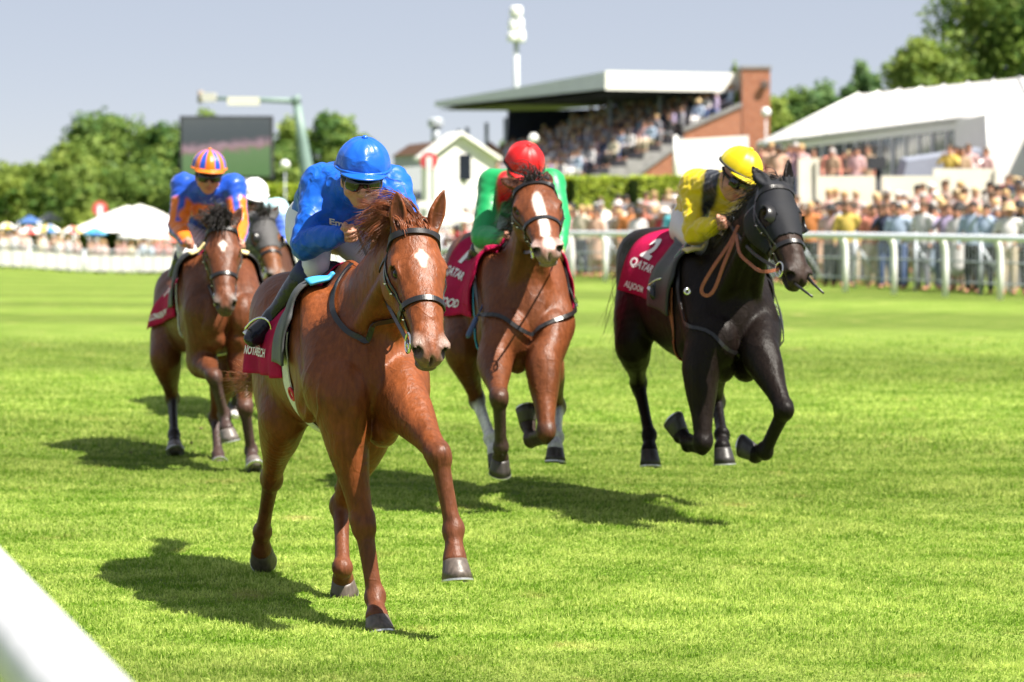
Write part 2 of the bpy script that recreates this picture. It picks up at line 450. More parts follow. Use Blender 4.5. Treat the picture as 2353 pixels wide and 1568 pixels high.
def build_grass():
    r = np.random.default_rng(2)
    Ps = []; S_ = []
    for d0, d1, dens, sz in ((8.6, 11.5, GRASS*1.0, 1.0), (11.5, 15, GRASS*.62, 1.25), (15, 20, GRASS*.34, 1.6), (20, 38, GRASS*.12, 2.5)):
        w = .19*d1+1.5; n = int(dens*2*w*(d1-d0))
        x = r.uniform(-w, w, n); y = r.uniform(d0, d1, n); ok = (np.abs(x) < .19*y+1.3) & (r.random(n) > (y-22)/16)
        Ps.append(np.stack([x[ok], y[ok]], 1)); S_.append(np.full(ok.sum(), sz))
    p = np.concatenate(Ps); sz = np.concatenate(S_); n = len(p)
    # uneven growth from a few warped waves
    g = np.zeros(n)
    for _ in range(9):
        k = r.normal(size=2)*r.choice([1.5, 4, 9]); g += np.sin(p@k+1.5*np.sin(p@(r.normal(size=2)*3))+r.uniform(0, 6))
    g = np.clip(.5+g/9, 0, 1)
    h = (.012+.015*g)*r.uniform(.55, 1.35, n)*sz**.35; w = .0024*sz*r.uniform(.7, 1.4, n)
    a = r.uniform(0, 2*np.pi, n); la = r.normal(0, .75, n)+.2; ld = r.uniform(0, 2*np.pi, n)*.5+np.pi*1.1
    ldir = np.stack([np.cos(ld), np.sin(ld)], 1)*np.clip(np.abs(la), 0, 1.6)[:, None]
    sd_ = np.stack([np.cos(a), np.sin(a)], 1)
    V = np.zeros((n, 5, 3), np.float32)
    for i, (t, ww) in enumerate(((0, 1), (0, -1), (.55, .8), (.55, -.8), (1, 0))):
        V[:, i, :2] = p+sd_*(w*ww)[:, None]+ldir*(h*t**1.6)[:, None]; V[:, i, 2] = h*t*np.clip(1-.30*np.abs(la)*t, .3, 1)-.002
    F_ = (np.arange(n)*5)[:, None, None]+np.array([[0, 1, 3], [0, 3, 2], [2, 3, 4]])[None]
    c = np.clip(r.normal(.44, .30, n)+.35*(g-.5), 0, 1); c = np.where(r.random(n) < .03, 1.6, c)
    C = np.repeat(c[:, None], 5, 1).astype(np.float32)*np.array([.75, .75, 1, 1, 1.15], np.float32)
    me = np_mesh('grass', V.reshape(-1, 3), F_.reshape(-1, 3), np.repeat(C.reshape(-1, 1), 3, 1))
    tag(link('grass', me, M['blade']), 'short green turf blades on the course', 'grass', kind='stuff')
if GRASS: build_grass()

# ------------------------------------------------------------------ rails and fences
M['white_paint'] = mat('white_plastic', (.80, .80, .80), rough=.4, var=.06, scale=6)
M['rail_blue'] = mat('weathered_rail', (.70, .74, .78), rough=.5, var=.12, scale=3)
M['grey_metal'] = mat('galvanised_metal', (.44, .48, .52), rough=.5, metal=.3, var=.2, scale=5)
M['cream'] = mat('cream_panel', (.74, .70, .60), rough=.7, var=.06, scale=2)
M['white_canvas'] = mat('white_canvas', (.76, .74, .72), rough=.7, var=.05, scale=1.5)
def rail_pt(s, n=0.0, z=0.0):
    q = R0+RT*s+RN*n; return np.array((q[0], q[1], float(ground_z(q[0], q[1]))+z))
def running_rail():
    base = rail_pt(0); root = empty('running_rail', base, 'white running rail on cranked posts along the far side of the track', 'rail')
    b = MB(); pts = [rail_pt(s, -.12, 1.11) for s in np.arange(-30.6, 12.1, 1.8)]; b.tube(pts, .058, 10); b.build('top_rail', M['rail_blue'], root, True)
    for s in np.arange(-30.6, 12.1, 1.8):
        b = MB(); o = rail_pt(s); n3 = np.array((*RN, 0))
        b.tube([o+(0, 0, -.1), o+(0, 0, .55), o+(0, 0, .86)-n3*.01, o+(0, 0, .99)-n3*.04, o+(0, 0, 1.06)-n3*.10], .062, 8); b.build('post', M['white_paint'], root, True)
running_rail()
def crowd_barrier():
    root = empty('crowd_barrier', rail_pt(0, 1.3), 'grey mesh crowd barrier behind the running rail', 'barrier')
    for z, r in ((1.12, .03), (.62, .018), (.22, .018)):
        b = MB(); b.tube([rail_pt(s, 1.3, z) for s in np.arange(-34, 12, 2.3)], r, 6); b.build('bar', M['grey_metal'], root, True)
    b = MB(); n3 = np.array((*RN, 0))
    for s in np.arange(-34, 12, .115): b.tube([rail_pt(s, 1.3, .16), rail_pt(s, 1.3, 1.1)], .006, 4)
    o = b.build('mesh_infill', M['grey_metal'], root); o['kind'] = 'stuff'
    for s in np.arange(-34, 12, 2.3):
        b = MB(); b.tube([rail_pt(s, 1.3, -.05), rail_pt(s, 1.3, 1.16)], .035, 6); b.tube([rail_pt(s, 1.33, .9), rail_pt(s, 2.0, 0)], .025, 6); b.build('post', M['grey_metal'], root, True)
crowd_barrier()
def picket_fence():
    line = [P(-1300, 600, 118), P(-300, 604, 139), P(0, 614, 142), P(376, 630, 147), P(660, 641, 152), P(900, 650, 156), P(1060, 652, 158)]
    xy = np.array([q[:2] for q in line]); d = np.r_[0, np.cumsum(np.linalg.norm(np.diff(xy, axis=0), axis=1))]
    at = lambda s: np.array((np.interp(s, d, xy[:, 0]), np.interp(s, d, xy[:, 1])))
    def pt(s, z, o=0.0):
        q = at(s); t = nrm(at(s+.5)-at(s-.5)); q = q+np.array((t[1], -t[0]))*o; return np.array((*q, gz(q)+z))
    root = empty('white_fence', pt(70, 0), 'long white panelled fence with grey posts across the far left', 'fence')
    L = d[-1]; k = 0; s = 0.0
    while s < L-3:
        b = MB(); a0, a1 = pt(s+.05, 0), pt(s+2.95, 0)
        off = nrm(np.cross(a1-a0, (0, 0, 1)))*.012
        b.prism([a0-off+(0, 0, .14), a1-off+(0, 0, .14), a1-off+(0, 0, .92), a0-off+(0, 0, .92)], off*2); b.build('panel', mat('fence_panel', (.56, .555, .54), rough=.7, var=.1, scale=.8), root)
        b = MB(); b.tube([pt(s, -.1), pt(s, 1.2)], .05 if k % 4 else .09, 6); b.build('post', M['grey_metal'], root, True)
        s += 3.0; k += 1
    b = MB(); b.tube([pt(q, 1.16) for q in np.arange(0, L-2, 3.0)], .035, 6); b.build('top_rail', M['grey_metal'], root, True)
    b = MB()
    for q in np.arange(.3, L-2, .6): b.beam(pt(q, .05, .06), pt(q, 1.10, .06), .05, .02, up=(0, 1, 0))
    o = b.build('picket', M['grey_metal'], root); o['kind'] = 'stuff'
    return at, pt
PF_AT, PF_PT = picket_fence()
def near_rail():
    a, b_ = np.array((-1.46, 6.8, 1.100)), np.array((-.385, 3.2, 1.100))
    root = empty('running_rail', (-.93, 5.03, 0), 'thick white rail close to the camera at the lower left corner', 'rail')
    b = MB(); b.tube([lerp(a, b_, t) for t in np.linspace(-1.2, 1.15, 12)], .070, 28); b.build('top_rail', mat('scuffed_rail', (.60, .60, .63), rough=.45, var=.10, scale=9, bump=.1, bscale=30), root, True)
    for t in (-.9, 1.1):
        o = lerp(a, b_, t); b = MB(); b.tube([(o[0]-.3, o[1]-.08, -.05), (o[0]-.3, o[1]-.08, .6), (o[0]-.22, o[1]-.06, .92), (o[0]-.05, o[1]-.01, 1.06)], .04, 10); b.build('post', M['white_paint'], root, True)
near_rail()

# ------------------------------------------------------------------ hedge, stand, tower, marquee, house
def leaf_box(b_, c, size, n, r, leaf, seed, rz=0.0):
    """loose leaf-sized faces over a box: clipped hedge"""
    pass
def leaf_mat(nm, c0, c1, tr=.42):
    m = bpy.data.materials.new(nm); m.use_nodes = True; nt = m.node_tree; N = nt.nodes; L = nt.links; b = N['Principled BSDF']
    at = N.new('ShaderNodeAttribute'); at.attribute_name = 'col'; sp_ = N.new('ShaderNodeSeparateColor'); L.new(at.outputs['Color'], sp_.inputs[0])
    mx = N.new('ShaderNodeMix'); mx.data_type = 'RGBA'; mx.inputs['A'].default_value = (*c0, 1); mx.inputs['B'].default_value = (*c1, 1); L.new(sp_.outputs[0], mx.inputs['Factor'])
    L.new(mx.outputs['Result'], b.inputs['Base Color']); b.inputs['Roughness'].default_value = .6; b.inputs['Specular IOR Level'].default_value = .25
    t = N.new('ShaderNodeBsdfTranslucent'); L.new(mx.outputs['Result'], t.inputs[0]); ms = N.new('ShaderNodeMixShader'); ms.inputs[0].default_value = tr
    L.new(b.outputs[0], ms.inputs[1]); L.new(t.outputs[0], ms.inputs[2]); L.new(ms.outputs[0], N['Material Output'].inputs[0]); return m
def leaves(pts, nor, size, rng, jit=.6):
    n = len(pts); a = rng.normal(size=(n, 3)); nn = nor+a*jit; nn /= np.linalg.norm(nn, axis=1, keepdims=True)+1e-9
    t = np.cross(nn, rng.normal(size=(n, 3))); t /= np.linalg.norm(t, axis=1, keepdims=True)+1e-9; b_ = np.cross(nn, t)
    s = size*rng.uniform(.6, 1.4, n)[:, None]
    V = np.stack([pts-t*s-b_*s*.1, pts-b_*s*.6, pts+t*s, pts+b_*s*.6], 1).reshape(-1, 3)
    return V, (np.arange(n)*4)[:, None]+np.arange(4)[None]
M['leaf_dark'] = leaf_mat('dark_leaves', (.060, .135, .028), (.23, .32, .060))
M['leaf_mid'] = leaf_mat('mid_leaves', (.075, .155, .030), (.285, .36, .065))
M['leaf_blue'] = leaf_mat('bluish_leaves', (.06, .14, .055), (.20, .31, .11))
M['leaf_hedge'] = leaf_mat('hedge_leaves', (.22, .33, .03), (.48, .55, .07))
M['bark'] = mat('bark', (.10, .075, .055), rough=.9, var=.3, scale=6, bump=.5, bscale=20)
def tree(label, base, h, w, mat_, n=2600, seed=1, leaf=.33, trunk=.18, low=.12, group='trees around the racecourse', blobs=16, asym=0.0):
    r = np.random.default_rng(seed); base = np.array(base, float)
    root = empty('tree', base, label, 'tree', group)
    th = h*trunk; b = MB(); k = h*.022
    b.tube([base+(0, 0, -.3), base+(0, 0, th*.6), base+(.05*w, 0, th), base+(.02*w, .02*w, h*.75)], [k*1.5, k*1.1, k, k*.3], 9)
    for i in range(7):
        a = i*2.4+r.uniform(-.4, .4); z0 = th*(.7+.09*i); e = base+np.array((math.cos(a)*w*.3, math.sin(a)*w*.3, z0+h*r.uniform(.15, .4))); m_ = base+np.array((math.cos(a)*w*.12, math.sin(a)*w*.12, z0+h*.08))
        b.tube([base+(0, 0, z0), m_, e], [k*.6, k*.4, k*.12], 6)
    b.build('trunk', M['bark'], root, True)
    cs = []
    for i in range(blobs):
        t = (i+.5)/blobs; z = low+(.90-low)*t; prof = math.sqrt(max(.05, 1-((z-.42)/.56)**2)) if z > .42 else .78+.5*(z-low)
        for _ in range(2):
            a = r.uniform(0, 2*math.pi); q = r.uniform(.55, 1)*.34*w*prof; rr = r.uniform(.17, .26)*w*(.55+.45*prof)
            cs.append((base+np.array((math.cos(a)*q+asym*w*z, math.sin(a)*q, z*h)), (rr, min(rr*.85, .16*h))))
    cs.append((base+np.array((asym*w*.8, 0, h*.90)), (.15*w, .10*h))); cs.append((base+np.array((0, 0, h*.5)), (.36*w, .34*h)))
    pts = []; nor = []; cl = []
    for c, (rr, rz) in cs:
        m_ = int(n/len(cs)*(1.8 if rr > .3*w else 1)); d = r.normal(size=(m_, 3)); d /= np.linalg.norm(d, axis=1, keepdims=True); q = r.random(m_)**.22
        lump = 1+.22*np.sin(d@r.normal(size=3)*5+r.uniform(0, 6))+.14*np.sin(d@r.normal(size=3)*9)
        pts.append(c+d*(q*lump)[:, None]*np.array((rr, rr, rz))); nor.append(d+np.array((0, 0, .35))); cl.append(np.clip(r.normal(.45, .26)+r.normal(0, .22, m_), 0, 1))
    pts = np.concatenate(pts); nor = np.concatenate(nor); cl = np.concatenate(cl)
    V, F_ = leaves(pts, nor, leaf, r)
    me = np_mesh('crown', V, F_, np.repeat(np.repeat(cl, 4)[:, None], 3, 1)); link('crown', me, mat_, root)
    return root
def hedge(label, a, b_, z0, z1, th, seed, n=2600, leaf=.07, name='hedge'):
    r = np.random.default_rng(seed); a = np.array(a[:2]); b_ = np.array(b_[:2]); t = b_-a; L = np.linalg.norm(t); t /= L; nn = np.array((t[1], -t[0]))
    root = empty(name, (*(a+b_)/2, z0), label, 'hedge', 'clipped hedges below the grandstand')
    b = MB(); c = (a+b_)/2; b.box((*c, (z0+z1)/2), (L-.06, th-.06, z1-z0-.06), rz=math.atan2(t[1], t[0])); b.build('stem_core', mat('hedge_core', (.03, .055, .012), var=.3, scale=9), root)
    k = r.choice(3, n, p=(.55, .3, .15)); u = r.uniform(0, L, n); v = r.uniform(z0, z1, n); w = r.uniform(-th/2, th/2, n)
    P_ = np.zeros((n, 3)); N_ = np.zeros((n, 3))
    for i, sgn in ((0, 1), (1, 0), (2, -1)):
        m_ = k == i
        if i == 1: w_, v_ = w[m_], np.full(m_.sum(), z1); N_[m_] = (0, 0, 1)
        else: w_, v_ = np.full(m_.sum(), th/2*sgn), v[m_]; N_[m_] = (*(nn*sgn), .2)
        P_[m_] = np.stack([a[0]+t[0]*u[m_]+nn[0]*w_, a[1]+t[1]*u[m_]+nn[1]*w_, v_], 1)
    P_ += r.normal(0, .03, P_.shape); V, F_ = leaves(P_, N_, leaf, r, .8)
    cl = np.clip(r.normal(.55, .3, n), 0, 1)
    link('leaves', np_mesh('leaves', V, F_, np.repeat(np.repeat(cl, 4)[:, None], 3, 1)), M['leaf_hedge'], root)
Dh = 83
for i, (u0, u1) in enumerate(((1308, 1425), (1452, 1575), (1586, 1700), (1245, 1290))):
    lb = ['bright green clipped hedge right of the red-capped jockey', 'bright green clipped hedge left of the yellow jockey', 'clipped hedge behind the yellow jockey', 'clipped hedge behind the green jockey\'s shoulder'][i]
    q0, q1 = P(u0, 492, Dh), P(u1, 490, Dh+.6); hedge(lb, q0, q1, min(gz(q0), gz(q1))-.1, Z_at(410, Dh), .9, 20+i)
# darker, lower hedge set back in the gaps
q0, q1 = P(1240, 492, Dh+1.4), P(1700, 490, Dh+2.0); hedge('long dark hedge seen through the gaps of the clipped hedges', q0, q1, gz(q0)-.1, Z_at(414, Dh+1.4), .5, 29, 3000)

def brick_mat(nm, c, sc=1.0):
    m = bpy.data.materials.new(nm); m.use_nodes = True; nt = m.node_tree; N = nt.nodes; L = nt.links; b = N['Principled BSDF']; b.inputs['Roughness'].default_value = .85
    tc = N.new('ShaderNodeTexCoord'); mp = N.new('ShaderNodeMapping'); mp.inputs['Rotation'].default_value = (R(90), 0, 0); L.new(tc.outputs['Object'], mp.inputs[0])
    br = N.new('ShaderNodeTexBrick'); br.inputs['Scale'].default_value = 4*sc; br.inputs['Color1'].default_value = (*c, 1); br.inputs['Color2'].default_value = (c[0]*.7, c[1]*.62, c[2]*.6, 1); br.inputs['Mortar'].default_value = (.38, .30, .24, 1); br.inputs['Mortar Size'].default_value = .012
    L.new(mp.outputs[0], br.inputs['Vector']); L.new(br.outputs[0], b.inputs['Base Color']); return m
M['brick'] = brick_mat('red_brick', (.42, .155, .082))
M['roof_grey'] = mat('grey_roof_sheet', (.50, .53, .57), rough=.45, var=.08, scale=1.0)
M['roof_edge'] = mat('white_fascia', (.80, .79, .74), rough=.5, var=.04)
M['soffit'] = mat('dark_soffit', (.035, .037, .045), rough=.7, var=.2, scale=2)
M['concrete'] = mat('concrete_step', (.27, .26, .27), rough=.85, var=.2, scale=2)
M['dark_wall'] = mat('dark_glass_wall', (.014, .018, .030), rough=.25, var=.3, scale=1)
M['glass'] = mat('marquee_glass', (.050, .068, .085), rough=.08, spec=.7, var=.3, scale=1.2)
M['seat_grey'] = mat('seat_grey', (.16, .16, .20), rough=.7, var=.2)
# ---- grandstand: the roof seen from its end, steps rising to the right
SA, SB = P(1390, 165, 120), P(1000, 238, 160)         # track-side roof edge, near and far
e_len = nrm((SB-SA)*(1, 1, 0)); e_dep = np.array((e_len[1], -e_len[0], 0))
ST_Z = SA[2]; ROOF_D = 5.9
def stand_pt(l, d, z): q = SA+e_len*l+e_dep*d; return np.array((q[0], q[1], z))
def grandstand():
    root = empty('grandstand', (SA[0]+2, SA[1]+12, 2.0), 'grandstand with a long flat canopy roof, brick end and packed steps', 'grandstand')
    b = MB(); L = 41
    n0, n1, f0, f1 = stand_pt(0, 0, ST_Z), stand_pt(0, ROOF_D, ST_Z-.05), stand_pt(L, 0, SB[2]+.1), stand_pt(L, ROOF_D, SB[2]+.1)
    dz = np.array((0, 0, 1))
    b.add([n0, n1, f1, f0, n0-dz*.72, n1-dz*.72, f1-dz*.28, f0-dz*.28], [(0, 1, 2, 3), (4, 7, 6, 5), (0, 3, 7, 4), (1, 5, 6, 2), (3, 2, 6, 7), (0, 4, 5, 1)])
    b.build('roof', M['roof_grey'], root)
    b = MB(); b.beam(n0-e_len*.06-dz*.37, n1-e_len*.06-dz*.37, .10, .80); b.build('fascia', M['roof_edge'], root)
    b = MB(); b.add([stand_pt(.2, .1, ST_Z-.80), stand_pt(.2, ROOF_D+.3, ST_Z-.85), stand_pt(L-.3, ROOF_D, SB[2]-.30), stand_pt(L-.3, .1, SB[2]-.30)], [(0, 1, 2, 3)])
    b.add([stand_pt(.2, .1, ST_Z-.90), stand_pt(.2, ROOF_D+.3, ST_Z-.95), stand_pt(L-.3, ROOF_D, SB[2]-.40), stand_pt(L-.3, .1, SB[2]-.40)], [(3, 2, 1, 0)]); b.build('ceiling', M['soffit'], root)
    # steps
    for k in range(15):
        d0 = -4.6+k*.74; z0 = 1.30+k*.315
        q = [stand_pt(-1.5, d0, 0), stand_pt(-1.5, d0+.80, 0), stand_pt(24, d0+.80, 0), stand_pt(24, d0, 0)]
        b = MB(); b.prism([(*p[:2], 1.0) for p in q], (0, 0, z0-1.0)); b.build('step', M['concrete'], root)
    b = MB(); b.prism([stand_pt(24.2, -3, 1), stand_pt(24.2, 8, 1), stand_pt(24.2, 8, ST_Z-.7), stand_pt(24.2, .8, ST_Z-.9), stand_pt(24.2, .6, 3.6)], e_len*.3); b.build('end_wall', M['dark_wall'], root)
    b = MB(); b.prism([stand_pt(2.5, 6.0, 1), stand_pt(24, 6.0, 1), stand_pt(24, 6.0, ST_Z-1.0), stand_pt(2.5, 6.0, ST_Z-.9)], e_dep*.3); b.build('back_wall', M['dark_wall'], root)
    for l, d in ((25, .8), (30, .8), (35.5, .8), (38, .8), (3.0, 3.2), (8, 2.2)):
        b = MB(); b.tube([stand_pt(l, d, 1), stand_pt(l, d, ST_Z-.75-.02*l)], .11, 8); b.build('column', M['grey_metal'], root, True)
    for l0 in (3.2, 9.5, 15.8):
        b = MB(); b.prism([stand_pt(l0, -4.7, 1.6), stand_pt(l0, -4.7, 2.5), stand_pt(l0, 1.2, 4.8), stand_pt(l0, 1.2, 3.9)], e_len*.22); b.build('stair_wall', M['concrete'], root)
    return root
grandstand()
def end_block():
    # brick stair tower and its sloping wall at the near end
    x0, x1 = P(1706, 160, 119.2), P(1770, 160, 119.2)
    root = empty('brick_tower', (x0[0], x0[1], 2), 'red brick stair tower at the right end of the grandstand', 'tower')
    b = MB(); zt = Z_at(158, 119.2); b.box(((x0[0]+x1[0])/2, x0[1]+1.2, (zt+1)/2), (x1[0]-x0[0], 2.4, zt-1)); b.build('tower_wall', M['brick'], root)
    b = MB(); b.box(((x0[0]+x1[0])/2, x0[1]+1.2, zt+.06), (x1[0]-x0[0]+.12, 2.5, .12)); b.build('coping', M['concrete'], root)
    b = MB(); y = 118.4; pl = [P(1572, 480, y), P(1572, 303, y), P(1703, 245, y), P(1703, 480, y)]; b.prism(pl, (0, .35, 0)); b.build('sloping_wall', M['brick'], root)
    b = MB(); b.beam(P(1570, 299, y)+(0, .17, 0), P(1704, 240, y)+(0, .17, 0), .5, .16); b.build('sloping_coping', M['concrete'], root)
    b = MB(); c = P(1757, 195, 119.1); b.lathe([(.001, -.06), (.16, -.05), (.19, 0), (.16, .05)], c, 14, M=np.array(((1, 0, 0), (0, 0, 1), (0, 1, 0)))); b.build('floodlight', mat('lamp_dark', (.12, .08, .07), rough=.5), root)
    w = empty('boundary_wall', P(1640, 400, 112)*(1, 1, 0)+(0, 0, 2), 'white boarded wall below the brick tower', 'wall')
    b = MB(); y = 112; b.prism([P(1548, 490, y), P(1548, 322, y), P(1720, 312, y), P(1720, 490, y)], (0, .2, 0)); b.build('boards', M['white_canvas'], w)
    b = MB(); b.tube([P(1552, 420, 111.5), P(1552, 312, 111.5)], .08, 8); b.build('end_post', M['white_paint'], w, True)
    s = empty('boundary_wall', P(1500, 400, 108)*(1, 1, 0)+(0, 0, 2), 'short brick wall with a pale coping below the stand steps', 'wall')
    b = MB(); y = 109; b.prism([P(1475, 490, y), P(1475, 398, y), P(1546, 345, y), P(1546, 490, y)], (0, .3, 0)); b.build('wall_face', M['brick'], s)
    b = MB(); b.beam(P(1472, 396, y)+(0, .15, 0), P(1548, 341, y)+(0, .15, 0), .45, .13); b.build('coping', M['concrete'], s)
end_block()
def marquee():
    eR, eL = P(2262, 262, 82), P(1738, 328, 104); rL, rR = P(1968, 217, 104), P(2420, 172, 84)
    root = empty('marquee', (eR[0]-5, eR[1]+5, 2.2), 'long white marquee with glazed front on the right', 'marquee')
    e2 = eR+(eR-eL)*.35
    back = (rL-eL)*2; back[2] = 0
    b = MB(); th = np.array((0, 0, -.10))
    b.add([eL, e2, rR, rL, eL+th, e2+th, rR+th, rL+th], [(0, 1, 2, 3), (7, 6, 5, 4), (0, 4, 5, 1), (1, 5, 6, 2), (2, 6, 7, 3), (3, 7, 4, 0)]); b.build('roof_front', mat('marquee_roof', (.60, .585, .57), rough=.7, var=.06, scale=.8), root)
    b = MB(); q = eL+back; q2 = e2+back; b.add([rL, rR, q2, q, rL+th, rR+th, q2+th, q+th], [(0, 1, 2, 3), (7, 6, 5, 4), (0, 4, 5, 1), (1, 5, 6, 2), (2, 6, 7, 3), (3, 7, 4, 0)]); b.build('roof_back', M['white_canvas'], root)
    for t in np.linspace(0.02, .98, 9):      # roof seams
        b = MB(); b.tube([lerp(eL, e2, t)+(0, 0, .02), lerp(rL, rR, t)+(0, 0, .03)], .035, 6); b.build('roof_seam', M['white_paint'], root, True)
    zf = 1.52; g0, g1 = eL+np.array((.2, .5, 0)), e2+np.array((0, .5, 0))
    b = MB(); b.prism([(g0[0], g0[1], zf), (g1[0], g1[1], zf), (g1[0], g1[1], g1[2]-.12), (g0[0], g0[1], g0[2]-.12)], (0.05, .12, 0)); b.build('glazing', M['glass'], root)
    n = 26
    for i in range(n):
        q = lerp(g0, g1, i/(n-1)); w = .10 if i % 3 == 0 else .05
        b = MB(); b.box((q[0], q[1]-.06, (zf+q[2]-.12)/2), (w, .10, q[2]-.14-zf)); b.build('mullion', M['white_paint'], root)
    b = MB(); b.beam(np.array((*g0[:2], g0[2]-.25))-(0, .1, 0), np.array((*g1[:2], g1[2]-.25))-(0, .1, 0), .14, .22); b.build('valance', M['white_canvas'], root)
    b = MB(); b.add([(g0[0], g0[1], zf), q, rL, (q[0], q[1], zf)] if False else [(eL[0], eL[1], 1.2), eL, rL, eL+back, ((eL+back)[0], (eL+back)[1], 1.2)], [(0, 1, 2, 3, 4)]); b.build('gable_end', M['white_canvas'], root)
    t2 = empty('marquee', P(2310, 400, 78)*(1, 1, 0)+(0, 0, 2), 'small white tent with a plain front at the right edge', 'marquee')
    y = 78; b = MB(); b.prism([P(2266, 535, y), P(2266, 262, y), P(2440, 200, y), P(2560, 262, y), P(2560, 535, y)], (.2, 7, 0)); b.build('tent_body', M['white_canvas'], t2)
    b = MB()
    for u in (2268, 2345): b.tube([P(u, 405, y)-(0, .06, 0), P(u, 250, y)-(0, .06, 0)], .05, 6)
    b = MB(); b.tube([P(2268, 405, y)-(0, .06, 0), P(2268, 262, y)-(0, .06, 0)], .05, 6); b.build('pole', M['white_paint'], t2, True)
    # white boards of the terrace in front
    for i, (u0, u1, v0, v1, D, lb) in enumerate(((1872, 2185, 405, 447, 72, 'long cream board fence on the terrace below the marquee'), (2145, 2290, 388, 430, 73.5, 'low white board fence below the small tent'), (1835, 1880, 365, 470, 71, 'tall white board beside the black horse\'s head'))):
        w = empty('board_fence', P((u0+u1)/2, v1, D)*(1, 1, 0)+(0, 0, 1.6), lb, 'fence', 'white boards along the terrace')
        b = MB(); dn_ = lambda q: np.array((q[0], q[1], gz(q)-.1)); b.prism([dn_(P(u0, v1, D)), P(u0, v0, D), P(u1, v0, D), dn_(P(u1, v1, D))], (0, .12, 0)); b.build('board', M['cream'], w)
        for u in np.linspace(u0+2, u1-2, max(2, int((u1-u0)/80))): b = MB(); b.box(P(u, (v0+v1)/2, D)-(0, .03, 0), (.07, .05, abs(Z_at(v0, D)-Z_at(v1, D)))); b.build('post', M['cream'], w)
    # grey slope and hand rail right of the glazing
    r_ = empty('ramp', P(2140, 400, 76)*(1, 1, 0)+(0, 0, 1.8), 'grey sloping ramp in front of the marquee glazing', 'ramp')
    b = MB(); y = 75.5; b.prism([P(2060, 472, y), P(2085, 370, y), P(2262, 345, y), P(2240, 472, y)], (0, 1.5, .1)); b.build('deck', mat('slate_grey', (.24, .26, .32), rough=.5, var=.08), r_)
    b = MB(); b.tube([P(2180, 420, 75.2), P(2270, 362, 75.2)], .05, 6); b.tube([P(2182, 418, 75.2), P(2182, 470, 75.2)], .05, 6); b.build('handrail', M['white_paint'], r_, True)
    # post with a dark loudspeaker
    s = empty('loudspeaker_post', P(2018, 430, 69)*(1, 1, 0)+(0, 0, 1.6), 'dark post with a loudspeaker on the terrace', 'post')
    b = MB(); b.tube([P(2018, 545, 69), P(2018, 385, 69)], .07, 8); b.build('post', M['soffit'], s, True)
    b = MB(); b.box(P(2014, 375, 69), (.42, .35, .30)); b.build('loudspeaker', M['soffit'], s)
marquee()
tb = MB(); tb.prism([(*P(1742, 0, 72.7)[:2], .2), (*P(2290, 0, 72.7)[:2], .2), (*P(2300, 0, 112)[:2], .2), (*P(1720, 0, 112)[:2], .2)], (0, 0, 1.31))
tag(tb.build('terrace', M['concrete']), kind='structure', label='raised terrace in front of the marquee')
